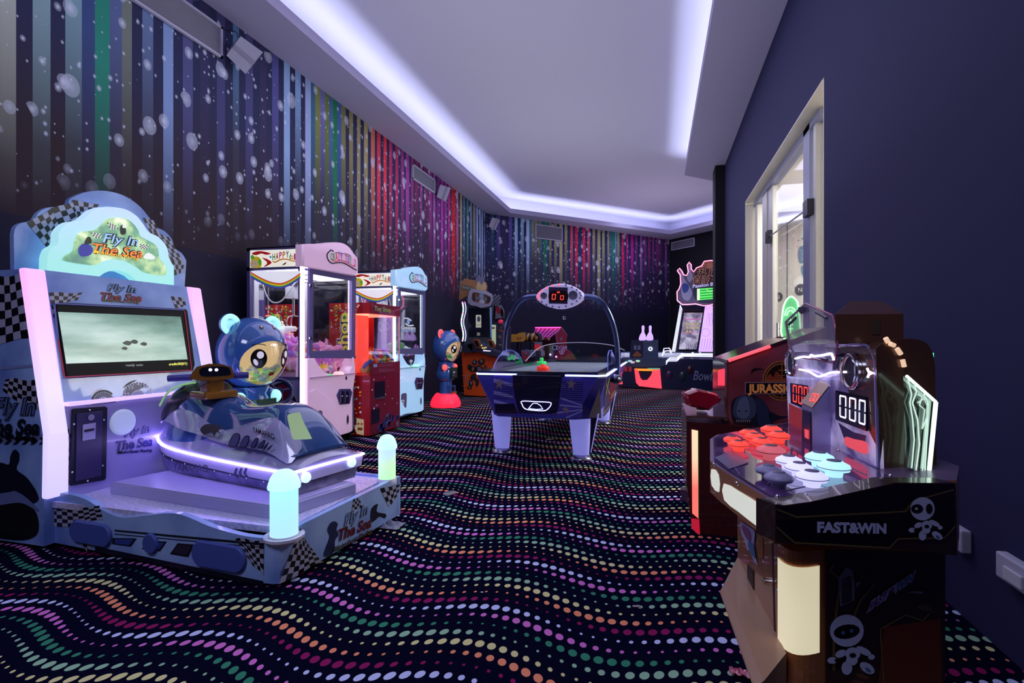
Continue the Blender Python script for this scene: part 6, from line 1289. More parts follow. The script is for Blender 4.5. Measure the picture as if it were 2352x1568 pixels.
# coin column
cb0 = [V(.4225, 1.649, ZD), V(.479, 1.69, ZD), V(.475, 1.77, ZD), V(.417, 1.74, ZD)]
mb = MB(); mb.use(mat('column_chrome', 'b4b0dc', .25, .35)); tz = [.861, .9225, .93, .865]
mb.loft([cb0, [V(p.x, p.y, z_) for p, z_ in zip(cb0, tz)]], smooth=False); cc_ = mb.build('coin_column', None, T)
q = vplane(cb0[3], cb0[0]); mb = MB(); mb.use(mat('column_front', '2a2050', .3)).prism(onpl(q, [(1845, 940), (1863, 946), (1864, 1025), (1844, 1012)], .001), q.n*.003); mb.use(mat('coral_print', 'e05a60', .3, emit='e8505a', es=.6)).prism(onpl(q, [(1849, 985), (1858, 988), (1858, 1008), (1850, 1004)], .004), q.n*.002); mb.build('coin_slot', None, cc_)
tp4 = [V(p.x, p.y, z_) for p, z_ in zip(cb0, tz)]; q = pl3(tp4[0], tp4[1], tp4[3]); mb = MB(); mb.use(mat('plate_orange', 'a06a48', .3)).face([p+q.n*.004 for p in [tp4[0].lerp(tp4[3], -.05), tp4[1], tp4[2], tp4[3].lerp(tp4[0], -.05)]])
for k in range(2): seg7(mb, q, dx(k*.5, k*.5+.4, (1867, 902), (1884, 905), (1876, 923), (1858, 920)), led_r, .006, 'abcdef', .2)
mb.build('credit_display', None, cc_, fixn=False)
# clear visor
vs_ = [(1805.6, 739), (1850.5, 697), (1912, 723.5), (1918, 745), (1923.5, 792), (1916.5, 833), (1870, 824), (1825, 820), (1814, 792)]
VP_ = Pl((.415, 1.8, 1.0), BP.n); mb = MB(); mb.prism(onpl(VP_, vs_), VP_.n*.006); vz = mb.build('visor', mat('visor_acrylic', 'b4aec8', .12, alpha=.38, coat=.6), T, label='clear pink-tinted acrylic visor')
mb = MB(); mb.use(mat('visor_edge', 'b06a8c', .2, .3)).tube([VP_.p(x, y, .003) for x, y in vs_], .003, 6, closed=True)
mb.use(mat('visor_bracket', '3c3050', .3)); 
for a_, b_ in (((1812, 745), (1828, 730)), ((1875, 717), (1900, 730)), ((1888, 823), (1900, 826))): mb.tube([VP_.p(*a_, .006), VP_.p(*b_, .006)], .004, 6)
mb.prism([VP_.p(1843, 705, -.004), VP_.p(1857, 705, -.004), VP_.p(1860, 715, -.004), VP_.p(1850, 721, -.004), VP_.p(1843, 715, -.004)], VP_.n*.012)
mb.use(mat('visor_arm', '8884b8', .25, .4)).tube([VP_.p(1900, 820, 0), BP.p(1935, 815, 0)], .006).tube([VP_.p(1830, 812, 0), BP.p(1860, 812, 0)], .006); mb.build('visor_frame', None, vz)
mb = MB(); mb.tube([VP_.p(x, y, .008) for x, y in [(v.x, v.y) for v in spline([(1828, 823, 0), (1845, 819, 0), (1858, 820, 0), (1863, 815, 0), (1870, 818, 0), (1892, 815, 0), (1907, 812, 0), (1912, 817, 0), (1915, 826, 0)], 4, False)]], .0032, 6); mb.build('neon_line', lw, vz)
# hood behind the panel
HSd = vplane(A_, V(.72, 1.53, 0)); 
mb = MB(); mb.use(mat('hood_brown', '5c3a2c', .25, coat=.4)); pr = onpl(HSd, spo([(2012, 800), (2030, 786), (2075, 778), (2105, 779), (2128, 788), (2142, 808), (2148, 840)], 3)+[(2152, 1096), (2019, 1073)], 0)
mb.prism(pr, V(-.03, .60, 0)); mb.build('hood', None, T, bevel=.006)
top_ = [(.43, 1.48), (.585, 1.50), (.68, 1.92), (.56, 1.92)]; m_hood = mat('hood_brown', '5c3a2c', .25, coat=.4)
mb = MB(); mb.use(m_hood); cx2 = [V(x, y, 1.046) for x, y in top_]; c2_ = [V(x, y, 1.118) for x, y in top_]; cc2 = sum(c2_, Vector())/4; t2 = [cc2+(p-cc2)*.5+V(0, 0, .04) for p in c2_]
mb.loft([cx2, c2_, t2], smooth=False); mb.use(mat('crown_patch', '4a4030', .3)).prism(onpl(vplane(V(.43, 1.48, 0), V(.585, 1.50, 0)), [(2003, 734), (2022, 736), (2022, 768), (2003, 768)], .001), V(0, -.001, 0)); mb.build('crown', None, T, bevel=.008)
am = glow('amber_slot', 'f0c8a8', .7)
for a_, b_ in (((2034, 776), (2040, 786)), ((2044, 789), (2054, 793)), ((2060, 800), (2069, 813)), ((2073, 826), (2077, 842))):
    mb = MB(); mb.tube([HSd.p(*a_, .004), HSd.p(*b_, .004)], .0055, 8); mb.build('amber_lamp', am, T)
# glowing acrylic wing
WG = HSd.shift(.035); wo = [(2082, 863), (2149.5, 922.8), (2146, 960), (2132.6, 1097), (2087, 1073)]
mb = MB(); mb.prism(onpl(WG, wo), WG.n*-.008); wg = mb.build('side_wing', glass('wing_acrylic', (.70, .80, .76), .3, .1), T, label='clear acrylic side wing with glowing engraved lines')
we = glow('wing_edge', 'd8f4e4', 1.5); mb = MB(); mb.use(we).tube([WG.p(x, y) for x, y in [(2082, 863), (2149.5, 922.8)]], .0035, 6).tube([WG.p(x, y) for x, y in [(2149.5, 922.8), (2146, 960), (2132.6, 1097)]], .0045, 6); mb.build('wing_edge_light', None, wg)
mb = MB(); mb.use(glow('wing_line', 'c8e4d4', .8))
for pl_ in ([(2086, 870), (2090, 890), (2094, 905), (2090, 925), (2096, 960), (2100, 1010), (2094, 1075)], [(2100, 880), (2105, 900), (2096, 925), (2108, 965), (2112, 1020), (2104, 1080)], [(2108, 905), (2118, 912), (2112, 930), (2124, 940), (2118, 985), (2128, 960), (2124, 1020), (2118, 1090)], [(2122, 905), (2132, 925), (2130, 1000), (2124, 1092)], [(2108, 925), (2122, 915), (2130, 930)]): mb.tube([WG.p(x, y, .002) for x, y in pl_], .0016, 4)
mb.build('engraving', None, wg)
MB().box((.69, 1.62, .98), (.70, 2.0, 1.02)).build('added_rear_glow', glow('rear_green', '3ad08a', 3.0), T, label='added green glow at the back of the hood')  # green emitter added to tint the wall behind the hood
# ------------------------------------------------------------------ dinosaur shooting game behind it
T = thing('dinosaur_shooting_game', V(.5, 3.4, 0), 'red dinosaur shooting game with a red gun, standing by the doorway', 'arcade machine')
JP = Pl((.5, 3.1, .8), (0, -1, 0)); XE = JP.p(1669, 900).x; JX = Pl((XE, 3.4, .8), (-1, 0, 0))
m_jr = noisy('jungle_red', rgb('5a1c28', 1.5), rgb('9a4858', 1.3), 3.2, .3, 4, coat=.4)
m_cr = mat('chrome_red', 'b0606c', .12, .9)
mb = MB(); mb.use(m_jr).prism(onpl(JP, [(1669, 833), (1812, 782), (1900, 750), (1900, 1080), (1669, 1080)]), V(0, .62, 0))
# sun, title, dinosaur on the side panel
rim_o = mat('scope_rim', '3a2a30', .3); rim_y = mat('scope_gold', 'c87838', .3)
for r_, m_, o_ in ((46, rim_y, .001), (43, rim_o, .002), (40, rim_y, .003), (37.5, mat('scope_dark', '2c0c10', .3), .004)):
    para(mb, JP, [(1796+r_*.98*math.cos(2*PI*k/28), 874+r_*math.sin(2*PI*k/28)) for k in range(28)], m_, o_)
para(mb, JP, sp([(1758, 876), (1768, 858), (1776, 866), (1784, 852), (1800, 868), (1830, 866), (1830, 902), (1764, 902)], 3), mat('sunset_print', 'a8442c', .3), .005)
for a_, b_ in (((1796, 832), (1796, 916)), ((1756, 874), (1836, 874)), ((1788, 850), (1804, 850)), ((1788, 862), (1804, 862)), ((1782, 870), (1782, 879))): ln(mb, JP, [a_, b_], 2, rim_y, .006)
para(mb, JP, [(1711, 877), (1840, 877), (1840, 905), (1711, 905)], mat('title_frame', 'b88a9c', .3), .007); para(mb, JP, [(1713, 879), (1840, 879), (1840, 903), (1713, 903)], flagK, .008)
text_px(mb, JP, 'JURASSIC', (1718, 901), (1822, 901), 19, mat('title_gold', 'c8a058', .3, emit='b05a30', es=.25), .0095, 0, .045)
para(mb, JP, sp([(1724, 860), (1728, 848), (1740, 845), (1756, 848), (1742, 849), (1730, 853)], 3), flagK, .002)
dn, dn2, dn3 = mat('dino_grey', '4a5070', .4), mat('dino_dark', '1c1c34', .4), mat('dino_light', '6c7496', .4)
bb = lambda pts, m_, o_: blob(mb, JP, pts, m_, o_, 4)
bb([(1680, 955), (1680, 925), (1692, 912), (1712, 907), (1735, 908), (1752, 920), (1766, 940), (1772, 975), (1700, 978), (1686, 972)], dn2, .002)
bb([(1683, 945), (1690, 918), (1704, 909), (1722, 910), (1734, 922), (1736, 948), (1724, 962), (1700, 962), (1688, 958)], dn, .004)
bb([(1692, 950), (1696, 925), (1706, 912), (1716, 914), (1722, 935), (1720, 955), (1706, 962)], dn3, .0055); bb([(1684, 958), (1704, 968), (1724, 964), (1720, 978), (1700, 980), (1690, 976)], mat('mouth_dark', '30101c', .4), .0065)
for k in range(7): para(mb, JP, [(1690+k*5, 964), (1694+k*5, 964), (1692+k*5, 971)], mat('tooth', 'a8a0a8', .4), .008)
for x in (1698, 1714): bb([(x-2, 944), (x, 941), (x+2, 944), (x, 946)], dn2, .007)
bb([(1736, 915), (1756, 925), (1768, 950), (1772, 978), (1745, 978), (1738, 950)], mat('dino_blue', '2c3458', .4), .003); bb([(1768, 945), (1790, 955), (1812, 956), (1790, 962), (1770, 968)], dn2, .003)
mb.build('cabinet', None, T, fixn=False)
mb = MB(); mb.use(m_cr); q0 = [JP.p(1669, 833), JP.p(1812, 782)]
mb.prism([q0[0]+V(0, -.012, 0), q0[1]+V(0, -.012, 0), q0[1]+V(0, .64, 0), q0[0]+V(0, .64, 0)], V(0, 0, .015)); mb.build('top_cover', None, T)
ledp = [JP.p(x, y, .014) for x, y in ((1673, 828), (1769, 795))]; MB().tube(ledp, .009, 8).build('light_strip', glow('strip_red', 'ff4a58', 1.6), T)
mb = MB(); mb.use(mat('corner_chrome', 'c8b8c8', .1, .95)).box((XE-.012, 3.09, JP.p(1669, 966).z), (XE+.002, 3.72, JP.p(1669, 833).z)); mb.build('mirror_front', None, T)
mb = MB(); q = Pl((XE-.013, 3.4, .8), (-1, 0, 0))
for k, m_ in enumerate((glow('jur_red', 'ff3848', .9),)): mb.use(m_).prism(onpl(q, [(1650, 850), (1665, 846), (1665, 885), (1650, 885)]), V(-.003, 0, 0))
mb.build('front_display', None, T, label='glowing red panel on the front')
# lower console with lit post
LC = Pl((.2, 3.02, .4), (0, -1, 0)); mb = MB(); mb.use(mat('console_maroon', '4c141c', .3, coat=.3)).prism(onpl(LC, [(1577, 968), (1670, 975), (1800, 990), (1800, 1290), (1608, 1232), (1590, 1214), (1577, 1110)]), V(0, .65, 0)); mb.use(mat('console_green', '1c3018', .4)); para(mb, LC, sp([(1640, 1010), (1668, 1000), (1680, 1040), (1668, 1100), (1640, 1080), (1632, 1040)], 3), mat('console_green', '1c3018', .4), .002); mb.build('console', None, T, fixn=False)
mb = MB(); mb.use(grad_glow('post_glow', 'ff6a58', 'ffe0b0', .25, .78, 1.0, (.3, 'f8c8a0'))).prism(onpl(LC, [(1588.6, 986), (1603, 988.7), (1604, 1190), (1590, 1178)], .002), V(0, -.004, 0)); mb.build('post_light', None, T)
mb = MB(); mb.use(glow('post_red', 'd0203c', .5)).prism(onpl(LC, [(1588, 1190), (1606, 1192), (1608, 1231), (1588, 1212)], .002), V(0, -.003, 0)); mb.use(mat('thin_green', '2a6a2c', .4)).prism(onpl(LC, [(1604, 989), (1606, 989), (1607, 1190), (1605, 1190)], .002), V(0, -.003, 0)); mb.build('post_base', None, T, fixn=False)
tz_ = onY(1610, 950, 3.05).z
mb = MB(); mb.use(mat('tray_chrome', '9a8090', .15, .85)).prism([V(LC.p(1577, 968).x, 3.02, tz_-.02), V(XE, 3.02, tz_-.02), V(XE, 3.62, tz_-.02), V(LC.p(1577, 968).x, 3.62, tz_-.02)], V(0, 0, .012)); mb.build('tray', None, T)
mb = MB(); mb.use(mat('thin_box', '60405c', .4)).prism(onpl(LC, [(1563, 1124), (1576, 1126), (1580, 1138), (1580, 1152), (1566, 1150)], 0), V(0, .06, 0)); mb.build('coin_return', None, T)
GP = Pl((.2, 3.2, .95), (.15, -1, 0)); gz = [(1572, 905), (1580, 900), (1598, 894), (1612, 896), (1640, 902), (1652, 908), (1657, 916), (1652, 926), (1640, 934), (1628, 942), (1612, 938), (1582, 932), (1574, 922)]
gl_ = onpl(GP, sp(gz, 3), .035); gcc = sum(gl_, Vector())/len(gl_); g0 = [gcc+(p-gcc)*.8+GP.n*.018 for p in gl_]; g1 = [p-GP.n*.09 for p in gl_]; g2 = [gcc+(p-gcc)*.8-GP.n*.11 for p in gl_]
mb = MB(); mb.loft([g0, gl_, g1, g2]); gun = mb.build('gun', mat('gun_red', 'a01430', .18, coat=.8), T)
mb = MB(); mb.use(mat('gun_post', '3c1420', .3)).tube([GP.p(1612, 935, -.04), V(GP.p(1612, 935, -.04).x, GP.p(1612, 935, -.04).y, tz_)], .03, 12); mb.build('gun_post', None, gun)
# green acrylic topper
AY = 3.5; q = Pl((.8, AY, 1.1), (0, -1, 0)); ag = sp([(1797, 775), (1797, 722), (1803, 695), (1815, 681), (1826, 686), (1834, 704), (1836, 775)], 3)[:-3]
mb = MB(); mb.prism(onpl(q, ag), V(0, .012, 0)); tp_ = mb.build('topper', mat('topper_green', '8fd8a0', .2, emit='66cc88', es=.55, alpha=.75), T, label='glowing green acrylic arch')
mb = MB(); mb.tube([q.p(x, y, .004) for x, y in ag], .005, 6); [mb.tube([q.p(1816+r_*math.cos(a_), 725-r_*1.5*math.sin(a_), .004) for a_ in [PI*i/12 for i in range(13)]], .003, 5) for r_ in (8, 13)]
for y in (735, 745, 755): mb.tube([q.p(1810, y, .004), q.p(1822, y, .004)], .003, 5)
mb.tube([q.p(1816, 730, .004), q.p(1816, 765, .004)], .003, 5); mb.build('topper_lines', glow('topper_edge', 'c8ffd0', 1.2), tp_)
mb = MB(); p0 = q.p(1787, 779); p1 = q.p(1840, 770); mb.use(mat('topper_base', '5c2438', .3)).box((p0.x, AY-.03, JP.p(1790, 790).z-.03), (p1.x+.1, AY+.05, p0.z+.015)); mb.build('topper_base', None, tp_)
# ------------------------------------------------------------------ air hockey table
T = thing('air_hockey_table', V(-.95, 5.6, 0), 'dark blue star-printed air hockey table with white legs and overhead score sign', 'air hockey table')
m_ah = mat('hockey_navy', '4442b4', .3, coat=.3); m_ahd = mat('hockey_dark', '14133a', .25, coat=.3); m_rail = mat('hockey_rail', '0f1030', .2, coat=.5)
ZT_ = .775; X0, X1, Y0, Y1 = -1.5, -.40, 4.2, 7.15
tp8 = [V(X0+.10, Y0, 0), V(X1-.10, Y0, 0), V(X1, Y0+.10, 0), V(X1, Y1-.1, 0), V(X1-.1, Y1, 0), V(X0+.1, Y1, 0), V(X0, Y1-.1, 0), V(X0, Y0+.10, 0)]
tp8[0] = V(X0+.02, Y0+.02, 0); tp8[7] = V(X0, Y0+.08, 0); tp8[1] = V(X1-.06, Y0, 0); tp8[2] = V(X1, Y0+.07, 0)
bt8 = [V(X0+.17, Y0+.14, 0), V(X1-.27, Y0+.12, 0), V(X1-.12, Y0+.24, 0), V(X1-.12, Y1-.2, 0), V(X1-.2, Y1-.12, 0), V(X0+.2, Y1-.12, 0), V(X0+.1, Y1-.2, 0), V(X0+.10, Y0+.24, 0)]
up = lambda P, z: [V(p.x, p.y, z) for p in P]
mb = MB(); mb.use(m_ah).loft([up(bt8, .40), up(tp8, .755)], smooth=False); cab = mb.build('body', None, T)
mb = MB(); mb.use(m_rail); cxy = V(-.95, 5.67, 0)
inn8 = [cxy+V((p.x-cxy.x)*.86, (p.y-cxy.y)*.945, 0) for p in tp8]
mb.ringface(up(tp8, .80), up(inn8, .80)); mb.loft([up(tp8, .755), up(tp8, .80)], cap=False, smooth=False); mb.loft([up(inn8, .80), up(inn8, .765)], cap=False, smooth=False); mb.build('rail', None, T, bevel=.006)
mb = MB(); m_play = mat('playfield_grey', '8494a4', .35, coat=.1); mb.use(m_play).face(up(inn8, .768))
cr = mat('line_cream', 'b8b48c', .3)
def arcline(c, r, a0, a1, z=.7695, w=.02):
    mb.use(cr); n = 24
    for k in range(n):
        A, B = a0+(a1-a0)*k/n, a0+(a1-a0)*(k+1)/n
        mb.add([V(c[0]+(r-w)*math.cos(A), c[1]+(r-w)*math.sin(A), z), V(c[0]+(r+w)*math.cos(A), c[1]+(r+w)*math.sin(A), z), V(c[0]+(r+w)*math.cos(B), c[1]+(r+w)*math.sin(B), z), V(c[0]+(r-w)*math.cos(B), c[1]+(r-w)*math.sin(B), z)], [(0, 1, 2, 3)])
arcline((X0+.05, Y0+.3), .62, -.2, 1.75); arcline((X1-.05, Y0+.5), .30, 1.9, 4.4); arcline((-.95, Y1-.1), .35, PI, 2*PI); arcline((-.95, 5.67), .22, 0, 2*PI, w=.008)
text_mb(mb, 'AIR', V(-.98, 5.0, .7697), V(.5, 1, 0).normalized(), V(-1, .5, 0).normalized(), .13, mat('field_text', '8a90b0', .3), shear=.3); text_mb(mb, 'FEC', V(-.72, 4.7, .7697), V(.5, 1, 0).normalized(), V(-1, .5, 0).normalized(), .13, cr, shear=.3)
mb.build('playing_field', None, T, fixn=False)
hl = glow('hockey_led', '9aa8ff', 3.2)
mb = MB(); mb.tube([V(p[0], p[1], ZT_) for p in ((X0-.004, 4.5), (X0-.004, Y0+.08), (X0+.02, Y0+.012), (-1.13, Y0-.004))], .0085, 6); mb.build('led_strip', hl, T)
mb = MB(); mb.tube([V(p[0], p[1], ZT_) for p in ((-.72, Y0-.008), (X1-.06, Y0-.008), (X1+.006, Y0+.07), (X1+.006, Y1-.15))], .0085, 6); mb.build('led_strip', hl, T)
AF = pl3(V(X0+.02, Y0+.02, .755), V(X1-.06, Y0, .755), V(X1-.27, Y0+.12, .40))
mb = MB(); P_ = lambda pts, m_, o=.003: para(mb, AF, pts, m_, o)
P_([(1134, 862), (1338, 867), (1338, 960), (1135, 950)], mat('hockey_print', '5046b8', .3), .002)
for k, (y0, y1) in enumerate(((873, 878), (900, 905), (921, 924))): P_([(1134, y0-4), (1178, y0+8), (1178, y1+10), (1134, y1)], mat('hockey_streak', 'a8a4ec', .3), .0035)
for k in range(9): P_([(1134, 881+k*4.2), (1178, 882+k*4.2), (1178, 883.2+k*4.2), (1134, 882+k*4.2)], m_ahd, .004); P_([(1290, 876+k*5), (1338, 878+k*5), (1338, 879.4+k*5), (1290, 877.5+k*5)], m_ahd, .004)
for a_, b_ in (((1288, 912), (1338, 930)), ((1286, 928), (1338, 934)), ((1270, 947), (1338, 939)), ((1300, 957), (1338, 942))): P_([a_, b_, (b_[0], b_[1]+2.5), (a_[0], a_[1]+4)], mat('hockey_streak', 'a8a4ec', .3), .0045)
P_([(1136, 928), (1180, 926), (1190, 950), (1138, 948)], m_ahd, .005)
def star(x, y, r, m_): P_([(x+(r if k % 2 == 0 else r*.42)*math.sin(PI*k/5+.1)*.95, y-(r if k % 2 == 0 else r*.42)*math.cos(PI*k/5+.1)*1.15) for k in range(10)], m_, .006)
stm = mat('star_bronze', '9a8290', .3)
star(1147, 881, 13, stm); star(1312, 882, 12.5, stm); star(1299, 941, 10, stm)
for x, y in ((1174, 883), (1293, 887)): mb.use(mat('hockey_ring', '8a8cd0', .3)).tube([AF.p(x+3.6*math.cos(a_), y+3.6*math.sin(a_), .006) for a_ in [2*PI*k/14 for k in range(14)]], .003, 4, closed=True)
mb.build('front_print', None, T, fixn=False)
mb = MB(); mb.use(m_ahd).prism(onpl(AF, [(1178, 859), (1290, 862), (1288, 885), (1279, 947), (1192, 945), (1181, 900)], 0), AF.n*.02); gb = mb.build('goal_box', None, T, bevel=.006)
ln_ = glow('goal_neon', 'b4b8ff', 2.6); q = AF.shift(.023)
mb = MB(); mb.tube([q.p(x, y) for x, y in sp([(1199, 921), (1230, 922), (1263, 924), (1265, 930), (1258, 939), (1248, 943), (1216, 941), (1204, 937), (1199, 928)], 3)], .0035, 6, closed=True); mb.build('neon_line', ln_, gb)
mb = MB(); mb.tube([q.p(x, y) for x, y in ((1214, 938), (1218, 933), (1224, 926), (1233, 926), (1241, 931), (1247, 939), (1232, 940), (1214, 938))], .0028, 6); mb.build('neon_line', ln_, gb)
# right side prints
RSd = pl3(V(X1, Y0+.1, .755), V(X1, Y1-.1, .755), V(X1-.12, Y0+.24, .40)); mb = MB()
for pts_, m_ in (([(1392, 872), (1418, 852), (1416, 925), (1385, 958)], mat('side_violet', '4a3f6c', .3)), ([(1402, 880), (1416, 868), (1415, 910), (1398, 925)], mat('side_red', '7a2438', .3)), ([(1352, 958), (1378, 890), (1381, 960)], flagK)): para(mb, RSd, pts_, m_, .003+.001*len(mb.mats))
for a_, b_ in (((1392, 880), (1400, 905)), ((1400, 868), (1392, 905)), ((1386, 950), (1402, 930)), ((1402, 915), (1414, 902)), ((1404, 908), (1414, 896))): ln(mb, RSd, [a_, b_], 1.6, cr, .008)
mb.build('side_print', None, T, fixn=False)
# legs
lg = mat('leg_white', 'a6a4e4', .35, emit='8f90f0', es=.42); m_ft = mat('foot_chrome', '9a98b0', .2, .8)
for x, y, sx_ in ((-1.42, 4.76, 1), (-.655, 4.66, -1), (-1.45, 6.82, 1), (-.66, 6.77, -1)):
    mb = MB(); lo = []
    for z_, w_, d_ in ((.045, .070, .05), (.12, .078, .06), (.25, .088, .065), (.40, .098, .07)):
        c = V(x-sx_*(z_-.04)*-.02, y-.05*(z_/.4), z_); lo.append([c+V(w_*math.cos(a_), d_*math.sin(a_), 0) for a_ in [2*PI*k/16 for k in range(16)]])
    mb.loft(lo); o = mb.build('leg', lg, T)
    mb = MB(); mb.lathe(V(x, y, 0), Z3, [(.095, 0), (.10, .01), (.075, .03), (.05, .045)], 20); mb.build('foot_pad', m_ft, o)
    if sx_ < 0:
        mb = MB(); mb.prism([V(x+.05, y+.03, .05), V(x+.075, y+.05, .05), V(x+.14, y+.06, .40), V(x+.08, y+.03, .40)], V(0, .02, 0)); mb.build('leg_fin', mat('fin_dark', '181a38', .2, .3), o)
        mb = MB(); mb.prism([V(x+.062, y+.045, .05), V(x+.08, y+.055, .05), V(x+.15, y+.065, .40), V(x+.14, y+.06, .40)], V(0, .022, 0)); mb.build('leg_edge', lg, o)
# arch and score sign
AY_ = 5.3; m_pole = mat('arch_steel', '55608c', .18, .85)
AP = Pl((-.9, AY_, 1.2), (0, -1, 0))
ap = [(1162, 850), (1159, 812), (1161, 770), (1169, 735), (1184, 704), (1200, 687), (1216, 682), (1240, 681), (1290, 681), (1335, 681), (1352, 681), (1370, 686), (1390, 704), (1406, 738), (1415, 775), (1419, 815), (1419, 860)]
mb = MB(); mb.tube(spline([AP.p(x, y) for x, y in ap], 4, False), .026, 12); mb.build('arch', m_pole, T)
cS = AP.p(1288, 681); rxS = (AP.p(1342, 681)-AP.p(1233, 681)).length/2; rzS = (AP.p(1288, 652)-AP.p(1288, 709)).length/2
def lens(k, off): return [cS+V(rxS*k*math.cos(a_)*(1 if True else 1), -off, rzS*k*math.sin(a_)*(abs(math.sin(a_))**.0)) for a_ in [2*PI*i/40 for i in range(40)]]
def eye_(k, off):
    L_ = []
    for i in range(40):
        a_ = 2*PI*i/40; x_1 = math.cos(a_); zz = (1-abs(x_1)**1.8)**.62; L_.append(cS+V(rxS*k*x_1, -off, rzS*k*zz*(1 if math.sin(a_) >= 0 else -1)))
    return L_
mb = MB(); mb.loft([eye_(.9, -.07), eye_(1, -.05), eye_(1, .06), eye_(.94, .085), eye_(.86, .088)], smooth=True); sg_ = mb.build('score_sign', mat('sign_lavender', 'b4b0dc', .3, emit='a8a4d8', es=.35), T)
SQ = Pl(cS+V(0, -.092, 0), (0, -1, 0)); mb = MB()
mb.use(mat('score_purple', '34204c', .25)).prism(onpl(SQ, [(1260.5, 659), (1304, 660), (1303.5, 698), (1260.5, 697)]), V(0, -.004, 0)); q = SQ.shift(.005)
mb.use(mat('score_black', '180810', .2)); mb.face(onpl(q, sp([(1262, 670), (1283, 667), (1303, 670), (1303, 691), (1283, 693), (1262, 691)], 3)))
seg7(mb, q, [(1268, 675), (1277, 675), (1276, 688), (1267, 688)], led_r, .003, 'abcdef', .2); seg7(mb, q, [(1287, 678), (1295, 678), (1294.5, 688.5), (1286.5, 688.5)], led_r, .003, 'abcdef', .2)
for x in (1279.5, 1283): seg7(mb, q, [(x, 669), (x+2.6, 669), (x+2.6, 673), (x, 673)], led_r, .003, 'abcdefg', .4)
mb.build('score_display', None, sg_, fixn=False)
for (x, y, r_) in ((1249, 679, 7.5), (1316, 678, 10.5)):
    c = SQ.p(x, y); r = (SQ.p(x+r_, y)-c).length; MB().lathe(c, V(0, -1, 0), [(r, 0), (r*.98, .006), (r*.9, .004), (0, .004)], 22).build('speaker_grille', mat('grille_grey', '5c5a74', .5, .3), sg_)
for i in range(0, 40, 2):
    p = eye_(.90, .093)[i]; on_ = p.x < cS.x+.02 and p.z > cS.z-.05
    MB().ball(p, .011, n=8, m=6).build('bulb', glow('bulb_red', 'ff5060', 1.6) if on_ else mat('bulb_off', '9a7a9c', .3), sg_)
# clear guards
mb = MB(); pth = [V(X0+.02, 5.7, 0), V(X0+.02, 6.3, 0), V(X0+.02, 7.0, 0), V(X0+.12, 7.12, 0), V(-1.1, 7.12, 0), V(-.8, 7.12, 0), V(X1-.02, 7.12, 0)]; hh = [.15, .19, .22, .23, .245, .24, .19]
pth = [V(X0+.02, 5.7, 0), V(X0+.02, 7.12, 0)]
A = [V(p.x, p.y, .80) for p in [V(X0+.02, 5.9, 0), V(X0+.02, 6.5, 0), V(X0+.04, 7.0, 0), V(X0+.2, 7.12, 0), V(-.95, 7.12, 0), V(X1-.2, 7.12, 0), V(X1-.02, 7.12, 0)]]; B = [p+V(0, 0, h_) for p, h_ in zip(A, (.02, .15, .20, .225, .235, .20, .13))]
A = spline(A, 4, False); B = spline(B, 4, False)
n = len(A); mb.add(A+B, [(i, i+1, i+1+n, i+n) for i in range(n-1)], True); g_ = mb.build('clear_guard', glass('guard_acrylic', (.80, .82, .92), .12, .05), T, fixn=False)
mb = MB(); mb.tube(B, .006, 6); mb.build('guard_edge', mat('guard_rim', 'a8a8c0', .2), g_)
GQ = Pl((0, 7.11, .9), (0, -1, 0)); mb = MB(); lc = mat('net_print', '6a7ab0', .3, emit='6a7ab0', es=.2)
mb.use(lc).tube([GQ.p(1274+5*math.cos(a_), 798+5*math.sin(a_)) for a_ in [2*PI*k/16 for k in range(16)]], .006, 5, closed=True); mb.tube([GQ.p(x, y) for x, y in sp([(1279, 795), (1286, 798), (1280, 803)], 4)], .004, 5, closed=True)
text_px(mb, GQ, 'SAM', (1288, 804), (1302, 805), 12, mat('sam_print', '8a7ab0', .3, emit='8a7ab0', es=.25), .001); mb.use(mat('sam_print', '8a7ab0', .3)).tube([GQ.p(x, y) for x, y in ((1284, 806), (1286, 811), (1290, 814), (1294, 811), (1297, 806), (1284, 806))], .004, 5); mb.tube([GQ.p(1290.5, 806), GQ.p(1290.5, 814)], .003, 4); mb.tube([GQ.p(1286, 810), GQ.p(1295, 810)], .003, 4)
mb.build('guard_print', None, g_, fixn=False)
for X_, pts in ((X0+.03, [(1133, 843), (1138, 832), (1145, 820), (1155, 808), (1166, 804), (1180, 806), (1190, 812), (1197, 822), (1201, 828)]), (X1-.03, [(1396, 845), (1396, 815), (1399, 805), (1404, 804), (1409, 815), (1415, 832), (1417, 838)])):
    q = Pl((X_, 5, .9), (1, 0, 0)); pp_ = onpl(q, pts); pp_[0].z = pp_[-1].z = .80; mb = MB(); mb.prism(pp_, V(.005, 0, 0)); g2_ = mb.build('corner_guard', glass('guard_tinted', (.62, .65, .90), .25, .05), T)
    mb = MB(); mb.tube(pp_, .004, 6); mb.build('guard_edge', mat('guard_rim_blue', '5c68c0', .2, emit='6070e0', es=.4), g2_)
    if X_ < -1: 
        q2 = q.shift(.008); mb = MB(); para(mb, q2, [(1164, 822), (1172, 818), (1176, 812), (1179, 816), (1186, 815), (1182, 822), (1184, 828), (1176, 825), (1168, 828)], mat('star_green', '2c7a50', .3, emit='2c8a58', es=.4), .001); mb.build('guard_print', None, g2_, fixn=False)
mb = MB(); mb.ball(V(X1+.03, 4.95, .70), .06, .12, .045, 14, 8); mb.build('puck_holder', m_ahd, T)
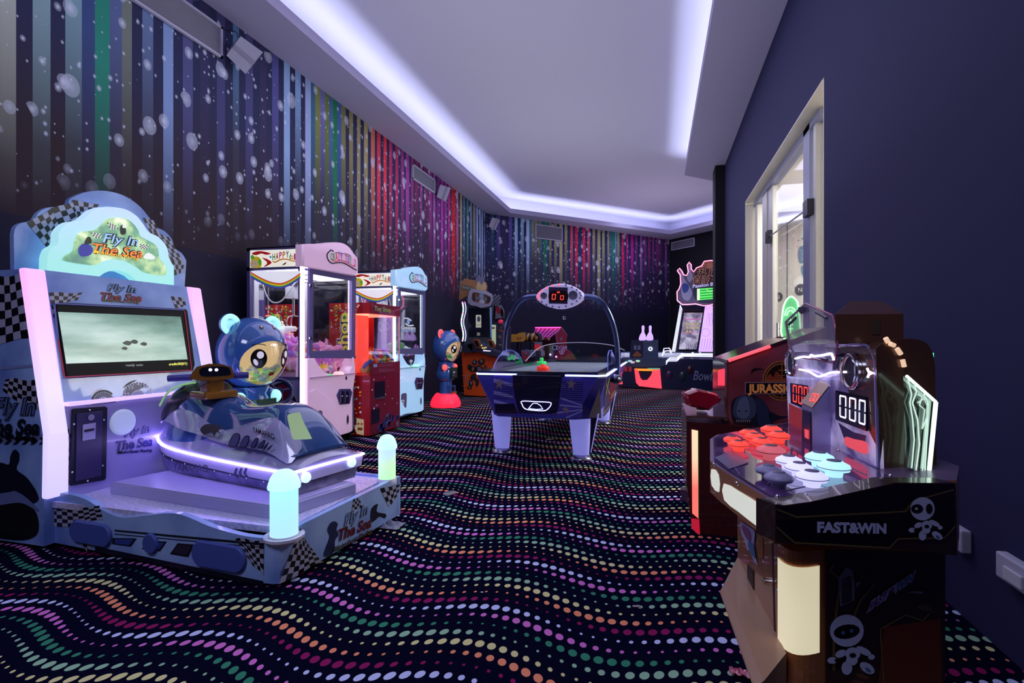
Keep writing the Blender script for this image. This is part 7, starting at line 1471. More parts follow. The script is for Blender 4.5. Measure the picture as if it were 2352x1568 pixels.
# mallets and cable
def mallet(x, y, z, col, label, tall, grp=None):
    c = onZ(x, y, z); t = thing('air_hockey_mallet', c, label, 'mallet'); m_ = mat('mallet_'+col, col, .35, emit=col, es=.25, kc=1.2)
    MB().lathe(c, Z3, [(.055, 0), (.062, .012), (.062, .035), (.05, .045), (.0, .04)], 24).build('base', m_, t)
    MB().lathe(c, Z3, [(.022, .035), (.02, tall*.7), (.026, tall), (.018, tall+.012), (0, tall+.014)], 16).build('knob', m_, t)
mallet(1247, 851, .768, 'e8341c', 'orange-red mallet on the near end of the air hockey table', .05)
mallet(1244, 838, .768, '30c060', 'green mallet standing behind the orange one on the air hockey table', .075)
mb = MB(); mb.tube(spline([V(-1.06, 5.9, .40), V(-1.05, 5.6, .18), V(-1.02, 5.3, .008), V(-.95, 5.05, .006), V(-.80, 4.95, .006), V(-.78, 4.7, .006)], 5, False), .004, 6); tag(mb.build('power_cable', mat('cable_black', '22202c', .6)), 'thin black cable hanging below the air hockey table to the carpet', 'cable')
# ------------------------------------------------------------------ bowling game at the far right
T = thing('bowling_game', V(.6, 12.4, 0), 'tall bowling game with a neon pin sign, tilted lane screen and red lit ball return', 'arcade machine')
W1 = Pl((0, 11.95, .5), (0, -1, 0)); W2 = Pl((0, 13.0, 1.5), (0, -1, 0)); dY = lambda d: V(0, d, 0)
bnav = mat('bowl_navy', '20264c', .35); bsl = mat('bowl_slate', '4a5878', .35); bpk = glow('bowl_pink', 'd2aef8', .85); bsil = mat('bowl_silver', '8c94b4', .3, .4); brd = glow('bowl_red', 'ff4a5c', .85)
mb = MB(); mb.use(bnav).prism(onpl(W1, [(1426, 842), (1459, 842), (1519, 838), (1532, 837), (1545, 826), (1572, 824), (1760, 826), (1760, 897), (1519, 893), (1426, 889)]), dY(1.2)); mb.use(bsl).prism(onpl(W1, [(1426, 822), (1530, 822), (1560, 822), (1545, 826), (1532, 837), (1519, 841), (1426, 843)], .01), dY(1.0)); mb.build('base', None, T, fixn=False)
mb = MB(); mb.use(brd).prism(onpl(W1, [(1457, 846), (1466, 850), (1471, 868), (1476, 873), (1487, 872), (1495, 862), (1500, 848), (1516, 846), (1520, 892), (1468, 886), (1461, 878)], .02), dY(-.05)); mb.build('ball_return', None, T, label='red glowing ball return')
mb = MB(); mb.use(brd).prism(onpl(W1, [(1415, 868), (1428, 863), (1430, 882), (1418, 882)], .02), dY(.1)); mb.build('side_glow', None, T)
mb = MB(); mb.use(glow('bowl_orange', 'ff9a30', .8)).prism(onpl(W1, [(1457, 846), (1516, 847), (1515, 852), (1458, 851)], .04), dY(-.03)); mb.use(glow('bowl_green', '60c0a0', .5)).prism(onpl(W1, [(1487, 845), (1516, 845), (1516, 848), (1487, 847)], .05), dY(-.03)); mb.build('glow_band', None, T)
for x, y, r_, c_ in ((1537, 860, 7.5, '4a2c5c'), (1568, 864, 9, '1e3a40'), (1585, 849, 7.5, '4a1c2c')):
    c = W1.p(x, y); r = (W1.p(x+r_, y)-c).length; mb = MB(); mb.ball(c, r, .03, r*1.25, 16, 10); mb.build('ball_relief', mat('ball_'+c_, c_, .15, coat=.8), T)
mb = MB(); text_px(mb, W1, 'Bowling', (1592, 872), (1662, 876), 22, mat('bowl_letter', '8a92b8', .35), .01, .3, .01); mb.build('lettering', None, T, fixn=False)
lw2 = glow('lane_line', 'd8d8ff', 1.3)
mb = MB()
for k in range(4):
    o_ = k*2.6; mb = MB(); mb.tube([W1.p(x, y, .02) for x, y in ((1530+k*0, 837-o_), (1534+o_*.6, 829-o_), (1555, 829-o_), (1566, 818-o_*.8), (1700, 820-o_))], .008, 5); mb.build('lane_light', lw2, T)
for k in range(4): MB().tube([W2.p(x, y, .02) for x, y in ((1426, 811+k*3.2), (1446, 811+k*3.2))], .007, 5).build('lane_light', lw2, T); MB().tube([W2.p(x, y, .02) for x, y in ((1512, 811+k*3.2), (1570, 811+k*3.2))], .007, 5).build('lane_light', lw2, T)
for x0_ in (1521, 1588): mb = MB(); mb.tube([W2.p(x, y, .05) for x, y in ((x0_, 818), (x0_+4, 800), (x0_+16, 799), (x0_+22, 808))], .012, 5); mb.tube([W2.p(x, y, .05) for x, y in ((x0_+3, 812), (x0_+6, 806), (x0_+16, 805), (x0_+22, 812))], .012, 5); mb.build('lane_light', lw2, T)
mb = MB(); mb.use(bsl).prism(onpl(W2, [(1426, 808), (1700, 808), (1700, 826), (1426, 826)]), dY(.6)); mb.build('lane_deck', None, T)
# ticket/console head
W3 = Pl((0, 12.1, .8), (0, -1, 0))
mb = MB(); mb.use(bnav).prism(onpl(W3, [(1450, 780), (1478, 781), (1476, 826), (1446, 826)]), dY(.35)); mb.use(bsl).prism(onpl(W3, [(1478, 780), (1512, 780), (1512, 822), (1476, 824)]), dY(.4))
mb.use(mat('bowl_orange_print', 'a8603c', .4)); para(mb, W3, [(1453, 815), (1463, 805), (1474, 815), (1472, 819), (1455, 819)], mat('bowl_orange_print', 'a8603c', .4), .006); para(mb, W3, [(1456, 793), (1462, 793), (1462, 803), (1456, 803)], bsil, .006); para(mb, W3, [(1465, 793), (1471, 793), (1471, 803), (1465, 803)], bsil, .006)
hd_ = mb.build('console_head', None, T, fixn=False)
c = W3.p(1494, 801); r = (W3.p(1499, 801)-c).length; mb = MB(); mb.lathe(c, V(0, -1, 0), [(r, 0), (r, .02), (r*.5, .02)], 18, cap=False); mb.build('ring_lamp', glow('ring_white', 'e8ecff', 1.2), hd_)
for x0_ in (1477, 1493.5):
    mb = MB(); pin = [(x0_-9, 781), (x0_-7.5, 770), (x0_-3, 762), (x0_-3.2, 750), (x0_, 747), (x0_+3.2, 750), (x0_+2.6, 762), (x0_+6, 770), (x0_+6, 781)]; mb.prism(onpl(W3, sp(pin, 3)), dY(.06)); mb.build('lit_pin', bpk, hd_)
for x, y, c_ in ((1437, 831.5, '8ae0a8'), (1447, 829, 'b8d8e0'), (1453, 832, 'e0b8d0'), (1465, 829, 'c0f0c8')): MB().ball(W1.p(x, y, .02), .05, .03, .025, 12, 6).build('button', glow('btn_'+c_, c_, .6), T)
for x in (1437, 1447): MB().prism(onpl(W1, [(x-3.5, 842), (x+3.5, 842), (x+4, 853), (x-3, 853)], .01), dY(-.01)).build('coin_slot', glow('coin_glow', '8a2030', .5), T)
# leaning screen tower
W4 = pl3(onY(1569, 716, 13.3), onY(1614, 716, 13.3), onY(1558, 803, 12.9))
mb = MB(); mb.use(mat('tower_dark', '181c38', .3)).prism(onpl(W4, [(1560, 700), (1700, 705), (1690, 810), (1545, 808)]), dY(.4)); mb.build('tower', None, T)
m_ln = noisy('lane_video', rgb('8f8898'), rgb('b8b4c4'), 7, .2, 4, emit=.55, stops=[(.35, rgb('5c5670')), (.5, rgb('948ca0')), (.65, rgb('bdb8c8'))])
mb = MB(); mb.use(mat('bezel_black', '07070c', .5)).prism(onpl(W4, [(1569, 715), (1616, 715), (1601, 804), (1557, 804)], 0), W4.n*.03); mb.use(m_ln); para(mb, W4, [(1571, 718), (1614, 718), (1600, 802), (1559, 802)], m_ln, .035)
for k in range(7): ln(mb, W4, [(1577+k*1.2, 775), (1561+k*6, 801)], .7, mat('lane_bright', 'e0e0f0', .3, emit='e0e0f0', es=.6), .037)
ln(mb, W4, [(1570, 733), (1612, 733)], 2, mat('lane_pink', 'd060a8', .3, emit='d060a8', es=.5), .037); ln(mb, W4, [(1564, 764), (1606, 764)], 1.2, mat('lane_pink', 'd060a8', .3), .037)
for k in range(10): para(mb, W4, [(1576+(k % 4)*8, 740+(k//4)*9), (1580+(k % 4)*8, 740+(k//4)*9), (1581+(k % 4)*8, 746+(k//4)*9), (1575+(k % 4)*8, 746+(k//4)*9)], mat('pin_gold', 'c8b070', .3, emit='c8b070', es=.4), .037)
mb.build('screen', None, T, fixn=False)
mb = MB(); mb.use(glow('strip_tile', 'e4e8ff', 1.15)).prism(onpl(W4, [(1562, 701), (1567, 712), (1551, 808), (1543, 807)], .01), W4.n*.05); mb.use(bsl)
for k in range(24): t_ = (k+.5)/24; ln(mb, W4, [(1562-19*t_, 703+104*t_), (1567-16*t_, 713+95*t_)], 1.0, bsl, .062)
mb.build('light_strip', None, T, fixn=False)
mb = MB(); mb.use(bpk).prism(onpl(W4, [(1619, 705), (1665, 702), (1650, 808), (1604, 808)], .01), W4.n*.05); pe = mat('pink_edge', 'a078d8', .4, emit='a078d8', es=.6)
for x0_ in (1624, 1631, 1638): mb.use(pe).tube([W4.p(x, y, .065) for x, y in sp([(x0_, 745), (x0_-1, 735), (x0_+3, 726), (x0_+2, 719), (x0_+5, 722), (x0_+5, 732), (x0_+6, 745)], 3)], .004, 4)
mb.tube([W4.p(1621+9*math.cos(a_), 763+9*math.sin(a_), .065) for a_ in [2*PI*k/20 for k in range(20)]], .004, 4, closed=True)
for k in range(6): mb.tube([W4.p(1610+k*6, 803, .065), W4.p(1614+k*6, 778, .065)], .005, 4)
mb.build('side_glow_panel', None, T, fixn=False)
# neon marquee
W5 = Pl((0, 13.15, 2.6), (0, -1, 0))
mq = [(1555.6, 621), (1561, 616), (1566, 622), (1570.5, 631), (1577.4, 632.3), (1581, 624), (1578.5, 608), (1583, 602), (1587.7, 608), (1587.7, 617.4), (1593.5, 624), (1600, 615), (1612, 610.5), (1617.5, 600), (1632.5, 598), (1648, 600), (1665, 608), (1680, 625), (1690, 650), (1685, 680), (1670, 694), (1643, 696.6), (1630, 701), (1616, 702), (1598, 697.7), (1580, 699), (1567, 699), (1555.6, 689.7), (1555, 670), (1560, 663), (1563.6, 651.8), (1562.5, 631)]
mb = MB(); mb.use(mat('marquee_grey', '4a4a64', .4)).prism(onpl(W5, mq), dY(.25)); q = W5.shift(.004)
gl2, br_, rd_ = mat('marquee_light', '7c7c98', .35), mat('marquee_brown', '6e4c3c', .35), mat('marquee_plum', '4a2434', .35)
B_ = lambda pts, m_, o: blob(mb, q, pts, m_, o, 3)
B_([(1561, 620), (1566, 626), (1572, 640), (1582, 655), (1590, 672), (1582, 690), (1568, 684), (1564, 660), (1566, 640)], gl2, .003); B_([(1581, 607), (1586, 607), (1588, 625), (1592, 632), (1586, 648), (1578, 640), (1582, 625)], gl2, .004); B_([(1566, 655), (1574, 650), (1582, 656), (1580, 668), (1570, 672)], mat('ball_blue', '2c3c78', .3), .006)
B_([(1590, 660), (1592, 640), (1600, 618), (1618, 608), (1650, 610), (1680, 640), (1670, 650), (1610, 652)], rd_, .005); B_([(1610, 608), (1624, 600), (1650, 604), (1670, 620), (1640, 614), (1612, 620)], mat('marquee_gold', '8a5a48', .35), .006); B_([(1625, 616), (1624, 606), (1634, 603), (1642, 610), (1638, 618)], mat('marquee_skin', 'a8705c', .35), .008)
text_px(mb, q, '热血', (1600, 633), (1648, 633), 15, mat('cn_edge', '20141c', .4), .010, .1, .03); text_px(mb, q, '热血', (1600, 633), (1648, 633), 15, mat('cn_brown', '9a765c', .4, emit='9a765c', es=.1), .013, .1, .0)
text_px(mb, q, '保龄王', (1589, 650), (1652, 650), 15, mat('cn_brown', '9a765c', .4), .013, .1, .0); text_px(mb, q, 'Passion Bowling', (1591, 661), (1672, 652), 8, mat('bowl_text', 'b8b8dc', .4, emit='b8b8dc', es=.25), .016, 0, .03)
mb.use(mat('marquee_ring', '2a2a40', .3)); B_([(1592, 665), (1605, 657), (1625, 658), (1655, 658), (1670, 672), (1655, 692), (1620, 696), (1598, 688)], mat('marquee_ring', '2a2a40', .3), .009)
mar = mb.build('marquee', None, T, fixn=False)
mb = MB(); mb.use(mat('green_field', '5ad060', .3, emit='50c858', es=.75)).prism(onpl(q, [(1601, 663), (1643, 660), (1643, 686), (1601, 689.5)], .012), V(0, -.01, 0)); q3 = q.shift(.023)
for k in range(4): para(mb, q3, [(1608, 666+k*6), (1643, 663+k*6), (1643, 665.5+k*6), (1608, 668.5+k*6)], mat('green_dark', '1c8a30', .3, emit='1c8a30', es=.5), .001)
para(mb, q3, [(1601, 663), (1607, 662.5), (1607, 689), (1601, 689.5)], mat('green_pale', 'c8e8b0', .3, emit='c8e8b0', es=.6), .002); mb.use(mat('green_pale', 'c8e8b0', .3)).tube([q3.p(1632+9*math.cos(a_), 662-7*math.sin(a_), .003) for a_ in [PI+PI*k/12 for k in range(13)]], .005, 4)
mb.build('score_display', None, mar, label='green lit score display', fixn=False)
mb = MB(); mb.tube([q.p(x, y, .02) for x, y in mq], .014, 6, closed=True); mb.build('neon_outline', glow('neon_pink', 'ff8aa8', 1.7), mar)
# ------------------------------------------------------------------ orange robot shooting game
T = thing('robot_shooting_game', V(-3.1, 9.5, 0), 'orange robot shooting game with a portrait screen and twin gun grips', 'arcade machine')
R1 = Pl((0, 9.35, .5), (0, -1, 0)); org = mat('robot_orange', 'd0501a', .35, kc=1.1); gmt = mat('gunmetal', '30384c', .35, .3)
mb = MB(); mb.use(org).prism(onpl(R1, [(1060, 806), (1068, 802), (1098, 806), (1132, 818), (1146, 824), (1150, 830), (1150, 912), (1066, 907)]), dY(.55)); q = R1.shift(.004)
for k in range(3): ln(mb, q, [(1060, 838+k*24), (1146, 842+k*24)], .7, mat('orange_line', 'e8803a', .35), .001)
dkr, dkb = mat('mech_dark', '2a2430', .4), mat('mech_tan', '8a6a48', .4); rnd = random.Random(9)
B_ = lambda pts, m_, o: blob(mb, q, pts, m_, o, 2)
for cx1, cy1, rx1, ry1 in ((1090, 832, 7, 8), (1106, 830, 8, 9), (1086, 848, 9, 9), (1100, 848, 10, 10), (1078, 843, 6, 8), (1088, 866, 7, 10), (1082, 880, 6, 9), (1096, 878, 5, 10), (1078, 890, 6, 5), (1116, 846, 4, 10)):
    B_([(cx1+rx1*math.cos(a_)*rnd.uniform(.7, 1.1), cy1+ry1*math.sin(a_)*rnd.uniform(.7, 1.1)) for a_ in [2*PI*k/8 for k in range(8)]], dkr, .002); B_([(cx1+.5*rx1*math.cos(a_)*rnd.uniform(.6, 1.1), cy1-1+.5*ry1*math.sin(a_)) for a_ in [2*PI*k/6 for k in range(6)]], rnd.choice([dkb, mat('mech_grey', '6c7084', .4), gmt]), .004)
for r_ in (0, 4): ln(mb, q, [(1071+r_, 855), (1069+r_, 868), (1072+r_, 884)], 1.2, mat('mech_line', 'a89090', .4), .003)
mb.build('base', None, T, fixn=False)
mb = MB(); mb.use(gmt).prism(onpl(R1, [(1064, 907), (1150, 912), (1150, 918), (1064, 913)], -.05), dY(.4)); mb.build('plinth', None, T)
TW = Pl((-3.3, 9.75, 1.4), (.45, -.9, 0)); tb = TW.n*-.30
mb = MB(); mb.use(gmt).prism(onpl(TW, [(1067, 705), (1071, 700), (1128, 705), (1130, 800), (1066, 806)]), tb); tw = mb.build('tower', None, T)
mb = MB(); mb.use(mat('screen_night', '0c0c20', .12, coat=.5)).prism(onpl(TW, [(1076, 707), (1123, 709), (1125, 774), (1076, 773)], .004), TW.n*.012); q = TW.shift(.018)
cp = mat('card_cream', 'b8b4a0', .4, emit='b8b4a0', es=.4); para(mb, q, sp([(1093, 723), (1105, 723), (1105.5, 752), (1093, 752)], 1), cp, .001); para(mb, q, [(1096, 729), (1099.5, 725), (1103, 729), (1103, 736), (1099.5, 740), (1096, 736)], mat('card_teal', '2c5468', .4), .003); text_px(mb, q, 'DI BAGE', (1094, 748), (1104.5, 748), 4, mat('card_teal', '2c5468', .4), .003)
for y in (764, 768): para(mb, q, [(1095.5, y), (1102.5, y), (1102.5, y+1.8), (1095.5, y+1.8)], cp, .001)
mb.build('screen', None, tw, fixn=False)
cols_ = [glow('dot_white', 'e8f0ff', 1.1), glow('dot_cyan', '60e8d0', 1.2), glow('dot_pink', 'f060c0', 1.2), glow('dot_green', '60e890', 1.2)]
mb = MB(); q = TW.shift(.01)
for k in range(56):
    t_ = k/56; x = 1063+2.2*math.sin(t_*PI*3)-1.5*math.sin(PI*t_)*0; y = 694+90*t_; mb.use(cols_[0 if k % 3 else rnd.randrange(4)]).ball(q.p(x-1, y), .016, n=6, m=4); mb.use(cols_[1 if k % 2 else 2]).ball(q.p(x+4.5+.5*math.sin(t_*9), y), .012, n=6, m=4)
o = mb.build('dot_lights', None, tw); o['kind'] = 'stuff'
mb = MB(); mb.use(mat('pillar_blue', '6080b0', .4, emit='6080b0', es=.3)).prism(onpl(TW, [(1125, 706), (1129, 706), (1130, 775), (1127, 775)], .006), TW.n*.01); mb.build('side_light', None, tw)
TT = TW.shift(.10)
fo = [(1074, 685), (1078, 668), (1086, 663), (1100, 666), (1118, 668), (1131, 676), (1133, 690), (1127, 702), (1112, 706), (1104, 707), (1096, 703), (1082, 701), (1075, 694)]; fi = [(1083, 684), (1085, 672), (1092, 671), (1102, 674), (1115, 676), (1127, 682), (1127, 690), (1122, 697), (1112, 698), (1103, 695), (1096, 694), (1088, 692), (1084, 688)]
fs_ = mat('frame_silver', '8c8aa4', .35, .3); mb = MB(); A1, B1 = onpl(TT, fo), onpl(TT, fi); mb.use(fs_); A2 = [p-TT.n*.12 for p in A1]; mb.ringface(A1, B1); mb.loft([A2, A1], cap=False, smooth=False); mb.loft([B1, [p-TT.n*.05 for p in B1]], cap=False, smooth=False)
mb.use(mat('marquee_copper', '7a4c2c', .3)).face([p-TT.n*.04 for p in B1]); q = TT.shift(-.03); para(mb, q, [(1086, 676), (1090, 674), (1091, 692), (1086, 689)], flagK, .004); para(mb, q, [(1119, 682), (1126, 684), (1124, 696), (1119, 696)], flagK, .004); para(mb, q, [(1092, 681), (1120, 684), (1120, 690), (1092, 688)], mat('copper_steel', '5c6c80', .3), .004); blob(mb, q, [(1100, 680), (1103, 672), (1108, 672), (1111, 681), (1106, 688)], fs_, .01, 2); blob(mb, q, [(1100, 692), (1107, 687), (1114, 692), (1108, 700)], mat('emblem_white', 'a8acc0', .3), .01, 2); para(mb, q, [(1104, 674), (1107, 674), (1107.5, 680), (1105.5, 682), (1103.5, 680)], mat('emblem_blue', '3878b8', .3, emit='3878b8', es=.3), .014)
mb.build('marquee_frame', None, tw, fixn=False)
TB = TW.shift(-.12); mb = MB(); mb.use(mat('topper_copper', '8a5c34', .4)).prism(onpl(TB, [(1055, 672), (1056, 652), (1067, 639), (1092, 644), (1096, 637), (1102, 636), (1108, 640), (1109, 646), (1116, 648), (1120, 657), (1118, 668), (1100, 680), (1072, 680), (1054, 690)]), TB.n*-.02); q = TB.shift(.003)
blob(mb, q, [(1093, 650), (1094, 638), (1101, 635), (1109, 640), (1110, 652)], mat('topper_disc', '5a5878', .4), .001, 3); blob(mb, q, [(1096, 668), (1094, 655), (1100, 645), (1106, 655), (1112, 646), (1117, 655), (1114, 668)], mat('topper_tan', 'b09468', .4), .003, 2); para(mb, q, [(1059, 653), (1086, 659), (1086, 668), (1059, 664)], mat('topper_slate', '3c4038', .4), .002)
text_px(mb, q, 'TRANSFOR', (1060, 662), (1085, 667), 7, mat('topper_text', '8a9088', .4), .004, 0, .02); mb.build('topper', None, tw, fixn=False)
# control console with grips
mb = MB(); R2 = Pl((0, 9.2, .9), (0, -1, 0)); mb.use(mat('console_steel', '3c4460', .3, .4)).prism(onpl(R2, [(1073, 795), (1078, 786), (1100, 789), (1112, 790), (1128, 804), (1155, 812), (1152, 822), (1120, 814), (1100, 808), (1084, 806)]), dY(.4)); mb.use(glow('console_white', 'e0d8e8', .8)).prism(onpl(R2, [(1110, 803), (1128, 805), (1126, 807), (1110, 806)], .004), dY(-.01)); mb.use(bsl).prism(onpl(R2, [(1101, 786), (1112, 786), (1124, 801), (1108, 801)], .004), dY(-.02))
for x, y in ((1108, 799), (1112, 799), (1116, 798), (1106, 793)): mb.use(glow('btn_y', 'e8d070', .8)).ball(R2.p(x, y, .03), .014, n=8, m=5)
mb.build('console', None, T, fixn=False)
for pts_ in ([(1085, 781), (1089, 778), (1098, 780), (1105, 795), (1103, 800), (1094, 799)], [(1119, 782), (1123, 779), (1130, 783), (1136, 796), (1134, 800), (1125, 797)]):
    mb = MB(); mb.use(mat('grip_copper', '8a4a24', .3)).prism(onpl(R2, pts_, .06), dY(.10)); cx1 = sum(p[0] for p in pts_)/6; cy1 = sum(p[1] for p in pts_)/6; mb.use(flagK).prism(onpl(R2, [(cx1+(p[0]-cx1)*.6, cy1+(p[1]-cy1)*.7) for p in pts_], .062), dY(-.004)); mb.build('gun_grip', None, T)
MB().box(R2.p(1075, 800)+V(-.12, .0, -.08), R2.p(1085, 790)+V(0, .2, .0)).build('card_box', gmt, T)
# ------------------------------------------------------------------ machine with a light screen behind it
T = thing('cabinet_game', V(-2.9, 10.6, 0), 'tall grey cabinet game with a pale green screen behind the orange robot game', 'arcade machine')
Q1 = Pl((0, 10.5, 1), (0, -1, 0)); mb = MB(); mb.use(mat('cab_grey', '3c3c54', .4)).prism(onpl(Q1, [(1124, 740), (1146, 738), (1160, 752), (1158, 800), (1168, 806), (1168, 905), (1124, 905)]), dY(.5)); q = Q1.shift(.004)
for k in range(12): blob(mb, q, [(1146+rnd.uniform(0, 9)+3*math.cos(a_), 752+k*4+3*math.sin(a_)) for a_ in [2*PI*j/5 for j in range(5)]], rnd.choice([mat('p_grey', '6a6a80', .4), pc['brown'], mat('p_tan2', '8a7a58', .4), mat('p_sl', '484c68', .4)]), .001+.0005*k, 2)
mb.build('cabinet', None, T, fixn=False)
mb = MB(); mb.use(mat('pale_screen', 'a8b898', .3, emit='a8b898', es=.55)).prism(onpl(Q1, [(1126, 745), (1139, 746), (1139, 791), (1128, 793)], .01), dY(-.01)); mb.use(mat('pink_note', 'c04880', .4)).prism(onpl(Q1, [(1124, 751), (1136, 751), (1136, 755), (1124, 755)], .022), dY(-.003)); mb.build('screen', None, T)
mb = MB(); flag(mb, Q1, [(1131, 674), (1151, 678), (1146, 705), (1131, 700)], 5, 6, 0, .01, mat('hdr_grey', '8a8ea4', .4), mat('hdr_dark', '2c3044', .4)); mb.build('header_board', None, T, fixn=False)
mb = MB(); mb.use(mat('hdr_panel', '7c7e90', .4)).prism(onpl(Q1, [(1130, 702), (1150, 700), (1157, 712), (1157, 729), (1132, 733)]), dY(.05)); q = Q1.shift(.004)
blob(mb, q, [(1140, 702), (1148, 708), (1150, 718), (1144, 720), (1138, 708)], mat('red_print2', 'a02838', .4), .002, 3); blob(mb, q, [(1134, 700), (1138, 704), (1137, 730), (1133, 732)], flagK, .003, 3); blob(mb, q, [(1151, 706), (1156, 716), (1156, 728), (1150, 722)], flagK, .003, 3); mb.use(mat('dark_post', '1a1a2c', .4)).box(Q1.p(1136, 745)+V(0, .02, 0), Q1.p(1150, 700)+V(0, .2, 0)); mb.build('poster_panel', None, T, fixn=False)
MB().ball(Q1.p(1150, 738), .055, .05, .045).build('red_button', glow('red_button', 'c02848', .5), T)
# ------------------------------------------------------------------ yellow blaster game
T = thing('blaster_gun_game', V(-2.4, 10.4, 0), 'big yellow and black striped blaster gun on a dark stand', 'arcade machine')
Q2 = Pl((0, 10.3, 1.1), (0, -1, 0)); yel2 = mat('blaster_yellow', 'b8882a', .35, coat=.3); blk = mat('blaster_black', '14142a', .3)
mb = MB(); mb.use(yel2).prism(onpl(Q2, sp([(1174, 785), (1174, 768), (1177, 767), (1186, 768), (1192, 764), (1201, 763), (1206, 772), (1207, 780), (1202, 784)], 1)), dY(.28)); q = Q2.shift(.004); text_px(mb, q, 'BLAST', (1187, 779), (1199, 779), 4.5, mat('blaster_red', 'a02c38', .4), .002, .2, .04); g1_ = mb.build('gun_stock', None, T, bevel=.02, fixn=False)
def band_(x0, x1, y0, y1, m_): 
    a = Q2.p(x0, (y0+y1)/2, -.14); b = Q2.p(x1, (y0+y1)/2+1, -.14); r = (Q2.p(x0, y0)-Q2.p(x0, y1)).length/2; MB().tube([a, b], r, 16).build('barrel_band', m_, T)
for x0, x1, m_ in ((1203, 1212, blk), (1212, 1216, yel2), (1216, 1222, blk), (1222, 1227, yel2), (1227, 1230, blk)): band_(x0, x1, 764, 784, m_)
mb = MB(); mb.use(mat('muzzle_gold', '9a5c24', .35)).tube([Q2.p(1228, 773, -.14), Q2.p(1236, 778, -.14)], .07, 12); mb.use(blk).tube([Q2.p(1233, 764, -.1), Q2.p(1240, 772, -.1), Q2.p(1241, 783, -.1)], .04, 8); mb.build('muzzle', None, T)
mb = MB(); mb.use(blk).tube([Q2.p(1193, 786, -.14), Q2.p(1193, 806, -.14)], .055, 10).tube([Q2.p(1222, 786, -.14), Q2.p(1222, 806, -.14)], .05, 10); p0 = Q2.p(1182, 806); p1 = Q2.p(1232, 806); mb.box((p0.x, 10.2, 0), (p1.x, 10.7, p0.z)); mb.build('stand', None, T)
# ------------------------------------------------------------------ sports car rider with a red body
T = thing('rocking_car_ride', V(-2.2, 9.8, 0), 'small red and white kiddie car ride behind the air hockey table', 'kiddie ride')
Q3 = Pl((0, 9.9, .8), (0, -1, 0)); mb = MB(); mb.use(mat('ride_grey', '5a6080', .35)).prism(onpl(Q3, [(1197, 804), (1203, 803), (1218, 804), (1220, 820), (1205, 824), (1201, 830), (1198, 815)]), dY(.22)); mb.use(mat('ride_red', '8a2430', .35)).prism(onpl(Q3, [(1200, 808), (1214, 808), (1215, 822), (1212, 829), (1203, 829)], .01), dY(-.04)).prism(onpl(Q3, [(1203, 830), (1215, 830), (1217, 890), (1204, 890)]), dY(.22)); q0_ = Q3.p(1210, 880); mb.box((q0_.x-.10, 9.88, 0), (q0_.x+.10, 10.14, .3)); mb.build('body', None, T)
MB().prism(onpl(Q3, [(1219, 804), (1229, 803), (1230, 817), (1220, 818)], .02), dY(.02)).build('mirror_frame', mat('ride_white', '8a90a8', .3), T); MB().prism(onpl(Q3, [(1221, 806), (1227.5, 805), (1228.5, 815), (1221.5, 816)], .022), dY(-.004)).build('mirror', mat('ride_mirror', '3c4864', .15), T)
MB().ball(Q3.p(1208, 813, .03), .045, .03, .045).build('horn_disc', mat('ride_disc', '4a5470', .3), T)
# ------------------------------------------------------------------ red lit playhouse
T = thing('playhouse_ride', V(-1.9, 11.3, 0), 'red playhouse ride with a pink lit striped awning roof', 'kiddie ride')
Q4 = Pl((0, 11.1, .8), (0, -1, 0)); Q5 = Pl((0, 11.5, .8), (0, -1, 0)); hr_ = mat('house_red', '9a1838', .4); hd2 = mat('house_dark', '40101e', .45)
mb = MB(); mb.use(hr_).prism(onpl(Q4, [(1278, 765), (1290, 750.5), (1303, 771), (1301, 776), (1301, 880), (1281, 880), (1280, 790)]), dY(.06)); mb.use(hd2).prism(onpl(Q5, [(1224, 768), (1285, 760), (1285, 890), (1224, 890)]), dY(.06)); q = Q4.shift(.004)
for a_, b_ in (((1278, 766), (1289, 752)), ((1291, 753), (1303, 770)), ((1276, 766), (1280, 788))): ln(mb, q, [a_, b_], 1.6, mat('house_edge', '8a7ab0', .4), .003)
blob(mb, q, [(1287, 778), (1290, 773), (1292, 775), (1290, 781), (1287, 782)], mat('house_grey', '7c7898', .4), .003, 3); mb.build('walls', None, T, fixn=False)
mb = MB(); r1, r2 = Q5.p(1230, 754.5), Q4.p(1288, 754); r1 = onY(1230, 754.5, 11.5); r2 = onY(1289, 754, 11.5); f1, f2 = onY(1223, 772, 11.1), onY(1264, 775, 11.1)
mb.use(mat('roof_magenta', 'a03a90', .4, emit='b03aa8', es=.35)).add([r1, r2, f2, f1], [(0, 1, 2, 3)])
for k in range(6):
    u0, u1 = k/6+.03, k/6+.09; mb.use(mat('roof_dark', '34103c', .4)).add([r1.lerp(r2, u0)+V(0, -.004, .004), r1.lerp(r2, u1)+V(0, -.004, .004), f1.lerp(f2, u1)+V(0, -.004, .004), f1.lerp(f2, u0)+V(0, -.004, .004)], [(0, 1, 2, 3)])
for k in range(6): mb.use(mat('awning_cream', 'a8907c', .4) if k % 2 else hr_).prism([f1.lerp(f2, k/6), f1.lerp(f2, (k+1)/6), f1.lerp(f2, (k+.8)/6)+V(0, 0, -.06), f1.lerp(f2, (k+.2)/6)+V(0, 0, -.06)], V(0, .01, 0))
mb.build('roof', None, T, fixn=False)
mb = MB(); mb.tube([r1+V(0, -.03, .02), r2+V(0, -.03, .02)], .014, 6); mb.build('light_strip', glow('roof_pink', 'ff3a8c', 3.0), T)
